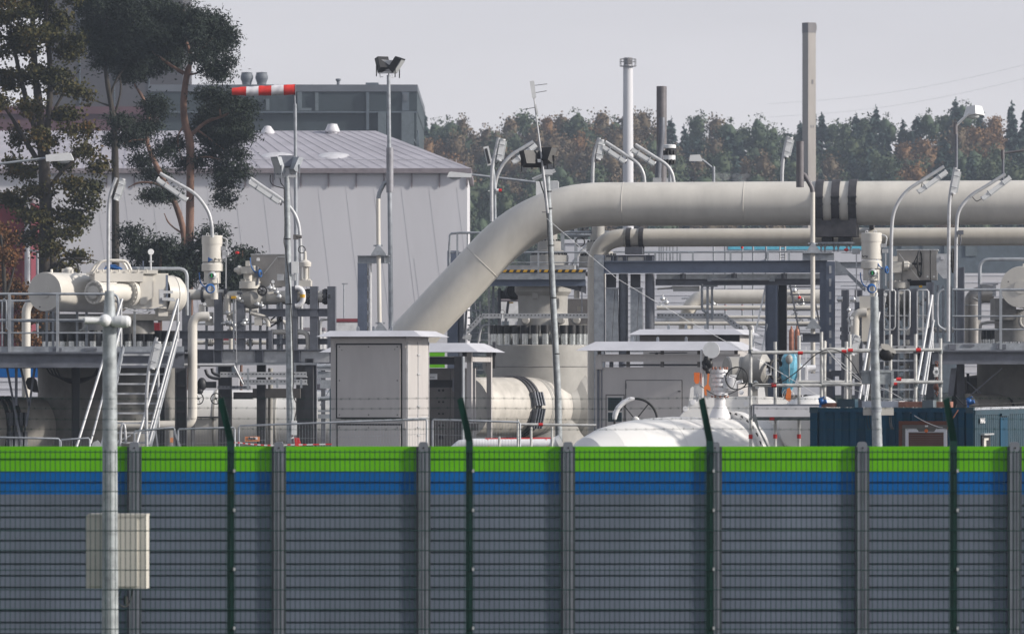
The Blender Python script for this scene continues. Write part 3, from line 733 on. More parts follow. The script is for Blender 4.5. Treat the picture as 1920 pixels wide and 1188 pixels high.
b = MB(g); b.ball((198,601,-18),12,1,.8,1,16,10); b.lathe((198,601,-24),(.1,-1,0),[(5,0),(4,6),(0,7)],12); b.build('swivel', 'lamp_white', tc_)
MB(g).tube([(162,607,-17),(161,614,-17),(150,620,-16)],1.2,6,smooth=2).build('cable', 'galv_light', tc_)
gb = G(66, -6, 215)
t = thing('control_box', 'beige steel cabinet with folded edges behind the camera mast', 'cabinet', gb.ground(215))
t.location.z = gb.w((215,1103)).z; t['_w'] = list(t.location)
b = MB(gb); b.box(158,968,272,1103,16,50); b.build('body', 'box_beige', t)
b = MB(gb); b.prism([(158,968),(162,963),(273,963),(272,968)],14,52); b.build('rain_hood', 'box_beige', t)
b = MB(gb); b.box(162,972,256,1099,12.5,16); b.build('door', 'box_beige', t)
b = MB(gb); b.tube([(222,1103,30),(221,1113,28),(215,1122,20),(209,1125,8)],1.6,6,smooth=2); b.tube([(243,1103,30),(242,1125,28),(232,1140,18),(222,1132,6),(216,1128,2)],1.7,6,smooth=2); b.cyl((232,1117,24),(232,1133,24),4,4,10); b.build('cable', 'rubber', t)
# ---- right mast
g = G(86)
t = thing('camera_mast', 'slim galvanised mast with grey bracket plates in front of the blue container', 'mast', g.ground(1643))
MB(g).tube([(1646,1120),(1645,835),(1641,700),(1639.5,556)],[10.5,9.6,8.6,7.6],18).build('pole', 'galv_speckle', t)
b = MB(g); b.box(1616,695,1674,720,5,8); b.box(1614,694,1676,698,3,9); b.box(1671,698,1676,722,2,9); b.build('bracket', 'galv_speckle', t)
b = MB(g); b.box(1619,764,1676,778,5,12); b.build('clamp_plate', 'box_beige', t)
b = MB(g); b.cyl((1640,694),(1641,704),9.2,9.2,18); b.cyl((1643,762),(1643.4,772),10,10,18); b.cyl((1639.8,655),(1640,660),8.8,8.8,18); b.build('band', 'galv', t)
b = MB(g)
for u in (1626,1631,1671,1668): b.tube([(u,778,8),(u,790,7),(u+1.5,800,5),(u+5,805,2)],.9,5,smooth=1)
b.build('cable_loop', 'rubber', t)
t = thing('camera', 'dark domed camera with a beige cowl on the slim right mast', 'camera', g.w((1665,660)))
b = MB(g); b.prism([(1652,644),(1665,645),(1679,657),(1680,663),(1668,660),(1652,652)],-6,10); b.build('cowl', 'box_beige', t)
b = MB(g); b.ball((1663,664,2),13,1.1,.8,1,14,10); b.build('lens_dome', 'black', t)
# ================================================================== tools for the plant
def T(name, label, cat, g, u, group=None, d=0, v=None):
    return thing(name, label, cat, g.ground(u, d) if v is None else g.w((u, v, d)), group)
def bolts(b, c, ax, Rr, n, r, L, a0=0.0, a1=6.2832):
    ax = Vector(ax).normalized(); c = b.W(c); x, y = perp(ax); k = b.k
    for i in range(n):
        a = a0+(a1-a0)*i/n; q = c+(x*math.cos(a)+y*math.sin(a))*Rr*k
        b.cyl(q-ax*L*k/2, q+ax*L*k/2, r, None, 6)
def handwheel(g, name, label, c, nrm, Rr, r, spokes=4, m='rubber', parent=None, a0=.4, dish=0):
    nrm = Vector(nrm).normalized(); cw = g.w(c); x, y = perp(nrm)
    t = parent
    if parent is None: t = thing(name, label, 'hand wheel', cw)
    b = MB(g); b.torus(cw, nrm, Rr, r, 32, 8)
    b.cyl(cw-nrm*(2+dish)*g.s, cw+nrm*2*g.s, max(r*1.5, 2), None, 10)
    for i in range(spokes):
        a = a0+2*math.pi*i/spokes; q = (x*math.cos(a)+y*math.sin(a))*Rr*g.s
        b.tube([cw-nrm*dish*g.s, cw+q], r*.5, 6)
    return b.build('hand_wheel' if parent else 'wheel', m, t)
def tube_light(Y, pts, f0, f1, label, w=10, side=0, base=None, r=3.4, lens=True):
    """curved galvanised pole with a long weatherproof light fixed along its tip"""
    g = G(Y); t = thing('tube_light', label, 'lamp post', g.w((pts[0][0], pts[0][1])), 'tube lights on bent poles')
    MB(g).tube(pts, r, 10, smooth=3).build('pole', 'galv_light', t)
    p, q = g.w((*f0, side)), g.w((*f1, side)); dd = (q-p).normalized()
    b = MB(g)
    b.bar(p, q, w, w*.72)
    b.cyl(p-dd*1.5*g.s, p+dd*.8*g.s, w*.52, None, 10); b.cyl(q-dd*.8*g.s, q+dd*1.5*g.s, w*.52, None, 10)
    fx = b.build('fixture', 'lamp_white', t)
    up = Vector((0,-1,0)).cross(dd); up = -up if up.z > 0 else up
    b = MB(g); o = up.normalized()*w*.42*g.s; b.bar(p+dd*2*g.s+o, q-dd*2*g.s+o, w*.8, w*.34); b.build('diffuser', 'lamp_glass', fx)
    b = MB(g); mid = p.lerp(q, .25); m2 = p.lerp(q, .75)
    for c in (mid, m2): b.torus(c, dd, w*.62, .7, 14, 4)
    b.build('strap', 'galv', fx)
    a = p if p.z < q.z else q
    n = min((g.w(x) for x in pts), key=lambda z: (z-a).length)
    lo = a.lerp(n, .5)+Vector((0, 0, -9*g.s))
    MB(g).tube([a, a.lerp(lo,.7), lo, n.lerp(lo,.4), n], .8, 5, smooth=2).build('cable', 'rubber', t)
    return t
def rails(b, us, v_top, v_bot, mids, posts, r=2.2, d=0, ends=(False, False)):
    u0, u1 = us
    pts = [(u0, v_top, d), (u1, v_top, d)]
    if ends[0]: pts = [(u0, v_bot, d), (u0, v_top+6, d), (u0+6, v_top, d)] + pts[1:]
    if ends[1]: pts = pts[:-1] + [(u1-6, v_top, d), (u1, v_top+6, d), (u1, v_bot, d)]
    b.tube(pts, r, 8)
    for v in mids: b.tube([(u0, v, d), (u1, v, d)], r*.75, 6)
    for u in posts: b.bar((u, v_top, d), (u, v_bot, d), r*2.1, r*2.1)

class Gx(G):
    """a plane sharing another's axes, stretched along u only for lettering"""
    def __init__(s, g, uc, k): s.Y, s.s, s.uc, s.a, s.b, s.o = g.Y, g.s, g.uc, g.a, g.b, g.o
# ================================================================== the two great pipes, their clamps and the steel rack below
def bend(a, c, e, n=14):          # arc between straight runs a-c and c-e given tangent points
    return [tuple(a[k]*(1-t)**2+2*c[k]*t*(1-t)+e[k]*t*t for k in range(2)) for t in [i/n for i in range(n+1)]]
g = G(150, -8, 1120)
t = T('gas_pipe', 'huge cream pipe that climbs diagonally and then runs level to the right edge', 'pipe', g, 720)
MB(g).tube([(655,746),(760,639)] + bend((919,472),(1006,383),(1130,383)) + [(1400,383),(1760,383),(2160,383),(2950,383)], 41, 48).build('pipe_run', 'cream', t)
b = MB(g)
b.torus((901,491), (Vector((.7,0,.72))), 41.0, .75, 48, 5); b.torus((1170,383),(1,-.14,0),41.0,.6,48,5); b.torus((1398,383),(1,-.14,0),41.0,.6,48,5)
b.build('weld_seam', 'cream_dirty', t)
ax = g.a
t = T('pipe_clamp', 'black triple band clamp with saddle that carries the huge cream pipe', 'pipe clamp', g, 1572, v=462)
for u in (1540, 1570.5, 1602):
    b = MB(g); b.lathe((u-8,383), ax, [(41.3,0),(44.5,0),(44.5,15),(41.3,15)], 40); bd = b.build('band', 'clamp', t)
    b = MB(g)
    for v in (371, 384): b.box(u-8.5, v, u+8, v+3, -47, -40)
    for u2 in (u-6, u+5): b.box(u2, 374, u2+2, 392, -46.5, -42)
    b.build('bolt_lug', 'steel_dark', bd)
b = MB(g); b.prism([(1530,412),(1545,412),(1546,416),(1563,416),(1564,412),(1578,412),(1579,416),(1595,416),(1596,412),(1609,412),(1609,446),(1530,446)], -34, 34); b.build('saddle', 'clamp', t)
b = MB(g); b.box(1543,447,1563,455,-20,20); b.box(1574,447,1598,455,-20,20); b.build('foot', 'steel_dark', t)
b = MB(g); b.box(1537,455.5,1602,459,-26,26); b.build('base_plate', 'galv', t)
b = MB(g)
for u in (1542,1549,1566,1574,1590,1597): b.cyl((u,459,-16),(u,474,-16),1.6,None,8); b.cyl((u,462,-16),(u,465,-16),3,None,6)
b.build('stud', 'galv', t)
# second pipe
g2 = G(151.2, -8, 1120)
t = T('gas_pipe', 'smaller cream pipe that turns down from below the huge one', 'pipe', g2, 1119)
MB(g2).tube([(1118.6,860),(1118.6,520)] + bend((1118.6,498),(1118.6,446),(1172,446)) + [(1300,446),(1700,446),(2160,446),(2950,446)], 17, 32).build('pipe_run', 'cream', t)
b = MB(g2); b.torus((1118.6,500),(0,0,1),17,.5,32,4); b.torus((1171,446),(1,-.14,0),17,.5,32,4); b.build('weld_seam', 'cream_dirty', t)
t = T('pipe_clamp', 'small black double band clamp on a grey block under the smaller pipe', 'pipe clamp', g2, 1191, v=478)
for u in (1176, 1200):
    b = MB(g2); b.lathe((u-1,446), g2.a, [(17.2,0),(19.2,0),(19.2,9),(17.2,9)], 32); b.box(u-1,444,u+8,449,-22,-15); b.build('band', 'clamp', t)
MB(g2).box(1174,463.5,1207,477,-17,17).build('block', 'steel', t)
b = MB(g2); b.box(1632,423,1640,432,-19,10); one(b, 'pipe_clamp', 'clamp', 'single dark strap on the smaller pipe above the right actuator', 'pipe clamp')
# ---- steel rack
g = G(148.6, -8, 1120)
t = T('pipe_rack', 'bluish steel portal frame carrying the smaller pipe between two rows of columns', 'steel frame', g, 1300)
b = MB(g); b.ibeam((1125,860,-8),(1125,478,-8),20,18,up=g.b); b.build('column', 'steel_blue', t)
MB(g).box(1116.5,479,1134,860,-19,-17.5).build('column_plate', 'galv', t)
b = MB(g); b.ibeam((1136,485,0),(1228,485,0),13,12); b.build('short_beam', 'steel', t)
b = MB(g)
for u in (1150,1158,1175,1210,1224): b.box(u,480.5,u+1.5,489.5,-7,6)
b.build('stiffener', 'steel', t)
b = MB(g); b.box(1137,482,1146,489,-3.5,-1); b.box(1157,482,1168,489,-3.5,-1); b.box(1178,482,1208,489,-3.5,-1); b.build('lit_web_patch', 'cream_dirty', t)  # cream patches put the lit look of the beam web into colour
b = MB(g); b.ibeam((1133,501,-10),(1548,501,-10),23,16); b.build('main_beam', 'steel_blue', t)
b = MB(g); b.box(1230,513.5,1548,523,14,17); b.build('toe_board', 'galv', t)
b = MB(g); b.ibeam((1228,529,16),(1548,529,16),12,14); b.build('lower_beam', 'steel', t)
b = MB(g)
for u in (1275,1371,1465): b.box(u,513,u+11,523,12.5,14); b.box(u+4,512,u+7,522,10,13)
b.build('splice_plate', 'steel', t)
for u in (1168, 1218):
    b = MB(g); b.cyl((u,860,10),(u,513,10),9,None,18); b.build('column', 'steel', t)
for u, w in ((1137,1), (1183,1)):
    b = MB(g); b.prism([(u,514),(u+18,514),(u+18,539),(u,539)],-4,6); b.build('sleeve', 'steel_dark', t)
    b = MB(g); b.box(u-1,539,u+22,541.5,-6,8); b.build('collar', 'galv_light', t)
    b = MB(g); b.prism([(u,541.5),(u+16,541.5),(u+9,660),(u,660)],-4,6); b.prism([(u+17,541.5),(u+21,541.5),(u+24,660),(u+10,660)],-2,8); b.build('strut', 'galv', t)
b = MB(g); b.ibeam((1447,860,0),(1447,535,0),20,20,up=g.a); b.box(1456,535,1459.5,860,-11,11); b.build('column', 'steel_blue', t)
b = MB(g); b.ibeam((1466,860,24),(1466,535,24),16,15,up=g.a); b.build('column', 'steel_dark', t)
b = MB(g); b.ibeam((1546,860,-12),(1546,476,-12),13,13,up=g.b); b.build('column', 'steel_blue', t)
b = MB(g); b.ibeam((1560,860,-20),(1560,492,-20),19,15,up=g.b); b.box(1554,492,1556,860,-29,-11); b.build('column', 'steel_blue', t)
b = MB(g)
for v in range(500, 860, 24): b.box(1558,v,1562,v+14,-31,-29.5)
b.build('slotted_plate', 'galv_light', t)
b = MB(g); b.ibeam((1508,483,-24),(1567,483,-24),14,14); b.build('bracket_beam', 'galv', t)
b = MB(g); b.ibeam((1570,498,-6),(1628,498,-6),11,10); b.build('cross_beam', 'galv', t)
b = MB(g); b.prism([(1568,490),(1574,492),(1624,540),(1624,548),(1618,544),(1590,516),(1568,518)],-12,-9); b.build('gusset_brace', 'galv', t)
# ---- things on and below the rack
gl = G(148.6, -8, 1120)
b = MB(gl); b.tube([(1332,524.5,-2),(1452,524.5,-2)],2.6,10)
t = T('strip_light', 'long thin strip light fixed under the main rack beam', 'lamp', gl, 1392, v=524)
b.build('tube', 'galv_light', t); b = MB(gl); b.box(1328,521,1335,528,-5,1); b.box(1444,521,1454,528,-5,1); b.build('end_cap', 'galv', t)
t = T('strip_light', 'white box strip light hanging below the rack beam', 'lamp', gl, 1285, v=540, d=30)
b = MB(gl); b.box(1258,536,1310,542,25,34); b.build('fixture', 'lamp_white', t); b = MB(gl); b.box(1260,542,1309,546,26,33); b.build('diffuser', 'lamp_glass', t)
b = MB(gl); b.tube([(1230,541,30),(1258,539,30)],2,8); b.build('bracket', 'galv_light', t)
def tray(g, pts, w, name, lab, d=0, m='galv_light'):
    """perforated cable tray: side rails, slots cut as dark recesses on the visible rail"""
    t = thing(name, lab, 'cable tray', g.w((pts[0][0], pts[0][1], d)))
    b = MB(g); hh = MB(g)
    for p, q in zip(pts, pts[1:]):
        b.bar((*p, d), (*q, d), 1.6, w, None); b.bar((p[0], p[1]+w/2-.5, d+8), (q[0], q[1]+w/2-.5, d+8), 16, 1)
        L = math.hypot(q[0]-p[0], q[1]-p[1]); n = int(L/6.5); x = (q[0]-p[0])/L; y = (q[1]-p[1])/L
        for i in range(n):
            a = (i+.35)*L/n
            hh.bar((p[0]+x*a, p[1]+y*a-1.2, d-.95), (p[0]+x*(a+2.4), p[1]+y*(a+2.4)-1.2, d-.95), .5, 2.0)
    b.build('rail', m, t); hh.build('slot', 'steel_dark', t); return t
tray(gl, [(1230,592),(1356,592),(1388,618),(1402,640)], 10, 'cable_tray', 'perforated cable tray under the rack that bends down at its right end', 20)
b = MB(gl); b.bar((1326,536,16),(1326,640,16),4.5,4.5); b.bar((1334,536,20),(1334,600,20),4,4); b.box(1318,534,1344,538,10,26)
one(b, 'tray_hanger', 'galv', 'pair of slotted hanger posts that hold the bent cable tray', 'hanger', part='hanger')
b = MB(gl); b.tube([(1316,533,12),(1316,575,12),(1318,582,12),(1324,586,12)],2.3,8); one(b, 'conduit', 'galv', 'short grey conduit curving down left of the slotted hangers', 'conduit')
# alu ladder
t = T('ladder', 'leaning aluminium ladder left of the dark rack column', 'ladder', gl, 1400, d=-6)
b = MB(gl); b.bar((1436,536,10),(1406,680,-10),3,3.6); b.bar((1452,540,10),(1424,690,-10),3,3.6); b.build('rail', 'alu', t)
b = MB(gl)
for i in range(9): f = i/8.0; b.tube([(1433-27*f,552+118*f,8-16*f),(1449-26*f,554+122*f,8-16*f)],1.2,6)
b.build('rung', 'alu', t)
t = T('steel_stair', 'grey steep stair with open treads right of the dark rack column', 'stairs', gl, 1500, d=70)
b = MB(gl); b.bar((1474,520,60),(1498,640,60),3,6); b.bar((1514,520,70),(1538,640,70),3,6); b.build('stringer', 'steel', t)
b = MB(gl)
for i in range(8): b.box(1474+2.9*i,536+14.6*i,1516+2.6*i,538.6+14.6*i,60,76)
b.build('tread', 'steel', t)
# inner pipework seen through the rack
gi = G(170, -4, 1300)
t = T('inner_pipe', 'cream pipe with a downward bend seen through the rack', 'pipe', gi, 1300)
MB(gi).tube([(1284,640),(1287,600)]+bend((1290,585),(1300,556),(1330,556))+[(1500,556),(1545,556)],13.5,24,False).build('pipe_run', 'cream', t)
for v, r, u0, u1, lab in ((577,4.2,1232,1560,'thin cream pipe just under the bent inner pipe'),(594.5,3,1345,1560,'thin cream pipe level with the cable tray bend'),(606.5,3.6,1228,1560,'lowest thin cream pipe behind the rear cabinet roof')):
    b = MB(gi); b.tube([(u0,v,-20),(u1,v,-20)],r,10,False); one(b, 'thin_pipe', 'cream', lab, 'pipe')
t = T('white_pipe', 'white wrapped pipe with a flange and a bend behind the rear cabinet roof', 'pipe', gi, 1290, d=10)
MB(gi).tube([(1228,601,10),(1380,601,10),(1402,604,10),(1409,615,10),(1409,700,10)],6,14,False,smooth=1).build('pipe_run', 'white_wrap', t)
b = MB(gi); b.cyl((1246,601,10),(1250,601,10),9,None,14); b.cyl((1252,601,10),(1256,601,10),9,None,14); b.build('flange', 'alu', t)
t = T('small_valves', 'cluster of small silver valves on the thin pipes left of the inner bend', 'valve', gi, 1255, v=590)
b = MB(gi)
for u, v in ((1243,560),(1250,567),(1239,574),(1330,576),(1338,570),(1345,577)): b.ball((u,v,-10),4.5); b.cyl((u-5,v,-10),(u+5,v,-10),2.2,None,8); b.cyl((u,v-8,-10),(u,v,-10),1.4,None,8)
b.build('valve_body', 'alu', t)
t = T('needle_valves', 'cluster of small silver needle valves beside the bracket column', 'valve', gi, 1500, v=600)
b = MB(gi)
for u, v in ((1490,545),(1497,560),(1505,570),(1490,590),(1500,602),(1494,580)): b.ball((u,v,-16),4.2); b.cyl((u-6,v+2,-16),(u+6,v-2,-16),2,None,8); b.tube([(u,v-12,-16),(u+3,v,-16)],1,6)
b.build('valve_body', 'alu', t)
b = MB(gi); b.ball((1499,558,-22),3.2); b.build('red_knob', 'red', t)
# scaffold tubes with red bands in the background
ts = T('tube_railing', 'thin grey upright tubes with red bands behind the rack', 'scaffold', G(182), 1390)
gs = G(182); b = MB(gs)
for u in (1338,1360,1392,1412,1436): b.tube([(u,650),(u,458)],2,6)
b.tube([(1278,559),(1362,557)],1.6,6); b.tube([(1150,472),(1560,472)],1.8,6)
b.build('tube', 'galv', ts)
b = MB(gs)
for u, v in ((1390,462),(1390,577),(1358.5,577),(1334,557)): b.cyl((u+1.5,v-5),(u+1.5,v+4),2.6,None,8)
b.build('red_band', 'red', ts)
gr = G(172, -8, 1300)
t = T('guard_rail', 'grey handrail with gate along the deck beyond the rack beam', 'railing', gr, 1350, v=490)
b = MB(gr); rails(b, (1207,1520), 472.5, 500, [], [1216,1228,1256,1275,1299,1370,1440,1480,1509], 1.7)
b.tube([(1437,465),(1437,484),(1433,489),(1426,490)],1.8,6); b.build('rail', 'galv', t)
t = T('cage_ladder', 'narrow silver caged ladder at the deck beyond the rack beam', 'ladder', gr, 1465, v=492)
b = MB(gr); b.tube([(1462,500,10),(1462,455,10)],1.6,6); b.tube([(1472,500,10),(1472,455,10)],1.6,6)
for i in range(8): b.tube([(1462,458+5*i,10),(1472,458+5*i,10)],1,5)
b.build('rail', 'galv_light', t)
b = MB(gr)
for u in (1232,1236,1240,1246,1252,1258,1266): b.bar((u,500,30),(u,455,30),2.4,2.4)
one(b, 'post_cluster', 'galv', 'bundle of thin upright posts beyond the small double clamp', 'railing', part='post_bar')
# bracket posts with triangular shoes and the vent stacks they hold
def vent(Y, lab, u, vt, vb, w, low, shoes, m='vent_dark'):
    g = G(Y); t = T('vent_stack', lab, 'vent', g, low[-1][0])
    MB(g).cyl((u, vb),(u, vt), w/2, None, 18).build('silencer', m, t)
    MB(g).tube(low[:4], w*.30, 12).build('elbow', 'vent_dark' if m == 'vent_dark' else 'galv', t)
    MB(g).tube(low[3:], w*.30, 12).build('riser', 'cream', t)
    for (su, sv) in shoes:
        b = MB(g); b.prism([(su-12,sv),(su+14,sv),(su+14,sv-2),(su+3,sv-16),(su-3,sv-16),(su-12,sv-2)],-6,-3.5); b.box(su-13,sv-1,su+15,sv+1.5,-8,8); b.cyl((su,sv-18),(su,sv-15),6,None,14); b.box(su-9,sv-18,su+9,sv-15,-3,3)
        b.build('support_shoe', 'galv', t)
    return t
vent(146, 'dark vent stack with an elbow pipe left of the triple clamp', 1500, 265, 351, 14.5, [(1500,324,3),(1509,328,3),(1522,351,3),(1524,360,3),(1524,384,3),(1524,462,3),(1524.5,700,3)], [(1524,473),(1524,615)])
vent(143, 'grey vent stack on a crooked pipe left of the diagonal pipe', 731, 277, 361, 13.5, [(731,338,4),(720,344,4),(711,362,4),(709,372,4),(709,384,4),(709.5,450,4),(712,640,4)], [(709,477),(713,622)], 'vent_grey')
g = G(168); t = T('vent_stack', 'tallest dark vent stack with a pipe leaning against it behind the huge pipe', 'vent', g, 1238)
MB(g).cyl((1240.5,345),(1240.5,162),9.6,None,20).build('silencer', 'vent_dark', t)
MB(g).tube([(1233,420,-12),(1233,320,-12),(1240,262,-12),(1241,232,-12),(1241,222,-10)],6,12,smooth=1).build('riser', 'steel', t)
b = MB(g); b.box(1224,334,1240,344,-18,-6); b.box(1248,334,1260,344,-6,6); b.build('clamp', 'galv_light', t)
# U-shaped bracket stands
for lab, u, vt, vb, Y in (('blue grey steel stand with a slotted back left of the diagonal pipe', 685, 479, 640, 143.6),):
    g = G(Y, -8, 700); t = T('pipe_stand', lab, 'steel frame', g, u)
    b = MB(g); b.ibeam((u-2,860),(u-2,494),22,14,up=g.b); b.box(u-13,494,u+1,860,-12,-10.5); b.build('column', 'steel_blue', t)
    b = MB(g); b.box(u+3,494,u+5,860,-10,8); b.box(u+9,494,u+11,860,-10,8)
    for v in range(494,860,22): b.box(u+5,v,u+9,v+8,-9,-7)
    b.build('slotted_plate', 'galv_light', t)
    b = MB(g); b.ibeam((671,486.5,-4),(731,486.5,-4),15,14); b.box(722,479,723.5,494,-10,2); b.build('bracket_beam', 'galv', t)
b = MB(G(146.2, -8, 1120)); b.ibeam((1508,634,-24),(1542,634,-24),16,14); one(b, 'bracket_beam', 'steel', 'short steel bracket beam under the lower shoe of the crooked vent pipe', 'beam')

g = G(150, -8, 1120)
for u in (2240, 2640):
    t = T('pipe_support', 'steel trestle under the two cream pipes beyond the right edge', 'steel frame', g, u, 'pipe trestles beyond the right edge')
    b = MB(g); b.ibeam((u-20,975,-30),(u-20,470,-30),18,16,up=g.b); b.build('column', 'steel_blue', t)
    b = MB(g); b.ibeam((u-20,975,40),(u-20,470,40),18,16,up=g.b); b.build('column', 'steel_blue', t)
    b = MB(g); b.bar((u-20,468,-60),(u-20,468,110),14,10); b.bar((u-20,430,-30),(u-20,430,40),16,12); b.build('cross_beam', 'steel', t)
# ================================================================== central valve tower
g = G(158, -6, 1010)
t = T('ball_valve', 'big grey valve with a ring of black capped studs amid the plant', 'valve', g, 1010)
b = MB(g); b.lathe(g.w((1012,665)), (0,0,1), [(97,-262),(97,17),(94,18.5),(0,18.5)], 56); b.build('body', 'valve_grey', t)
b = MB(g); b.lathe(g.w((1012,688)), (0,0,1), [(97.5,0),(98.2,1),(97.5,2)], 56); b.build('weld_seam', 'valve_shade', t)
b = MB(g); b.lathe(g.w((1018,625)), (0,0,1), [(60,-22),(60,-10),(52,-2),(49,8),(46,40),(47,70),(53,78),(53,88)], 44); b.build('bonnet', 'valve_grey', t)
b = MB(g)
for u, v in ((990,600),(1056,600),(1085,600)): b.lathe(g.w((u,v,-52)), (0,-1,0), [(9,-12),(9,0),(6,2),(0,2)], 16)
for u in (1008,1086): b.box(u-5,545,u+5,560,-50,-38); 
b.build('trunnion', 'valve_grey', t)
for i in range(15):
    a = -math.pi*.985+math.pi*.97*i/14; x = 1012+86*math.cos(a); d = 86*math.sin(a)
    b = MB(g); b.cyl((x,646,d),(x,625,d),6.9,None,12); s = b.build('stud_sleeve', 'chrome', t)
    b = MB(g); b.cyl((x,626,d),(x,610,d),8.1,None,8); b.build('stud_cap', 'black', s)
b = MB(g); b.prism([(918,704),(909,692),(908,681),(914,675),(926,676),(940,690),(930,704)],-40,-30); b.build('lifting_lug', 'valve_grey', t)
b = MB(g); b.cyl((918,684,-41),(918,684,-29),3.2,None,12); b.build('lug_eye', 'black', t)
gp = G(155, -40, 1000)
ax = Vector((math.cos(R(50)), math.sin(R(50)), 0)); 
p0 = g.w((880,760,-150)); 
t2 = T('valve_pipe', 'thick cream pipe stub joining the central valve from the left, mud streaked', 'pipe', g, 930, d=-90)
c1 = g.w((1052,762,-20)); c0 = c1-ax*(270*g.s)
b = MB(g); b.cyl(c0, c1, 55, None, 48); b.build('pipe_run', 'cream_dirty', t2)
b = MB(g); b.lathe(c1-ax*(28*g.s), ax, [(55.5,0),(62,14),(72,26),(78,40)], 44); b.build('hub', 'valve_grey', t2)
b = MB(g)
for k in (88, 78, 64): b.lathe(c1-ax*(k*g.s), ax, [(55,0),(55.5,0),(55.5,7),(55,7)], 44)
b.build('paint_band', 'valve_grey', t2)
t3 = T('pipe_clamp', 'grey three banded clamp with a bolted bracket on the mud streaked pipe stub', 'pipe clamp', g, 960, v=765, d=-80)
for k in (146, 136, 126):
    b = MB(g); b.lathe(c1-ax*(k*g.s), ax, [(55.6,0),(57.5,0),(57.5,5),(55.6,5)], 44); b.build('band', 'clamp', t3)
b = MB(g); m_ = c1-ax*(134*g.s); gn = Vector((ax.y, -ax.x, 0))
for k in (-11, -3.5, 4, 11):
    q = m_+ax*k*g.s+gn*58*g.s
    b.hexa([q+gn*x*g.s+ax*y*g.s+Vector((0,0,z*g.s)) for z in (3,28) for x, y in ((-6,-1.3),(9 if z<20 else 2,-1.3),(9 if z<20 else 2,1.3),(-6,1.3))])
    b.hexa([q+gn*x*g.s+ax*y*g.s+Vector((0,0,z*g.s)) for z in (-3,-40) for x, y in ((-6,-1.3),(9 if z>-20 else 0,-1.3),(9 if z>-20 else 0,1.3),(-6,1.3))])
b.build('bracket_plate', 'steel', t3)
# platform
t = T('valve_platform', 'grey work platform with a yellow and black edge strip around the central valve', 'platform', g, 1020, v=536)
b = MB(g); b.box(930,513,1104,525,-66,-63); b.build('toe_board', 'galv', t)
b = MB(g); b.ibeam((925,531,-58),(1104,531,-58),12,14); b.build('beam', 'steel_blue', t)
b = MB(g); b.box(905,510.5,1110,513,-66,260); b.build('deck', 'steel', t)
b = MB(g); bk = MB(g)
for i in range(14):
    u = 922+13*i
    b.prism([(u,511.2),(u+7,511.2),(u+9.5,506.8),(u+2.5,506.8)],-67,-65.2); bk.prism([(u+7,511.2),(u+13,511.2),(u+15.5,506.8),(u+9.5,506.8)],-67,-65.2)
b.build('yellow_stripe', 'yellow', t); bk.build('black_stripe', 'black', t)
b = MB(g); b.box(950,498,1083,507,-58,40); b.build('plinth', 'galv_light', t)
b = MB(g); rails(b, (932,1110), 474.5, 513, [493.5], [1016], 1.6, -66)
b.tube([(846,520,-40),(846,443,-40),(851,437,-40),(908,437,-40)],2.2,8,smooth=1); b.tube([(846,474,-40),(880,474,-40)],1.6,6); b.bar((861,437,-40),(861,500,-40),3.6,3.6); b.bar((880,437,-40),(880,480,-40),2.6,2.6)
b.tube([(960,435,10),(1180,435,10)],2.2,8); b.tube([(1058,441,20),(1110,441,20)],3,8); b.bar((1110,428,10),(1110,500,10),4.6,4.6)
b.build('handrail', 'galv', t)
b = MB(g); b.bar((930,532,-50),(930,600,-50),4,4); b.bar((1096,520,-50),(1096,590,-50),2.5,2.5); b.prism([(1055,537),(1104,537),(1104,552),(1098,549)],-50,-46); b.build('hanger', 'steel', t)
b = MB(g); b.bar((1012,524,-67),(1021,524,-67),8,.8); b.build('splice_plate', 'steel_blue', t)
# valve tops
def topflange(u, vb, s, lab):
    t = T('valve_bonnet', lab, 'valve', g, u, v=vb)
    b = MB(g); b.lathe(g.w((u,vb)), (0,0,1), [(36*s,0),(36*s,20),(33*s,21),(0,21)], 40); b.build('lower_flange', 'valve_grey', t)
    b = MB(g); bolts(b, (u,vb-21-2), (0,0,1), 32*s, 22, 2.4, 5); b.build('bolt', 'black', t)
    b = MB(g); b.lathe(g.w((u,vb-21)), (0,0,1), [(28*s,0),(28*s,8),(22*s,9),(22*s,25),(20*s,26),(0,26)], 36); b.build('upper_flange', 'valve_grey', t)
    b = MB(g); bolts(b, (u,vb-48), (0,0,1), 19*s, 16, 1.8, 4); b.build('top_bolt', 'black', t)
    b = MB(g); b.lathe(g.w((u,vb-47)), (0,0,1), [(15*s,0),(15*s,14),(12*s,14),(12*s,40),(0,40)], 24); b.build('stem_housing', 'valve_grey', t)
topflange(1030, 499, 1.0, 'stepped grey bonnet with black bolts on the platform of the central valve')
topflange(1122, 501, 1.0, 'stepped grey bonnet half hidden behind the downturned smaller pipe')
gt = G(172, -6, 1010); b = MB(gt); b.bar((1080,428),(1080,500),6,6); b.bar((1055,428),(1055,470),7,6); b.bar((1054,437),(1110,437),6,7)
one(b, 'portal_stand', 'galv', 'grey steel upright frame between the two stepped bonnets', 'steel frame')
b = MB(gt); b.tube([(1068,500),(1080,485),(1090,470),(1100,462)],2.6,8,smooth=2); one(b, 'hose', 'galv_light', 'light grey bent conduit rising to the round black hose coil', 'conduit')
b = MB(gt); b.torus((1090,454,-20),(.2,-1,0),8.6,1.3,26,6); b.torus((1086,430,-20),(.2,-1,0),9,1.2,26,6); b.tube([(1098,448,-20),(1099,436,-20),(1096,428,-20)],1.4,6)
one(b, 'hose_coil', 'rubber', 'black hose coil hanging between the two stepped bonnets', 'hose')
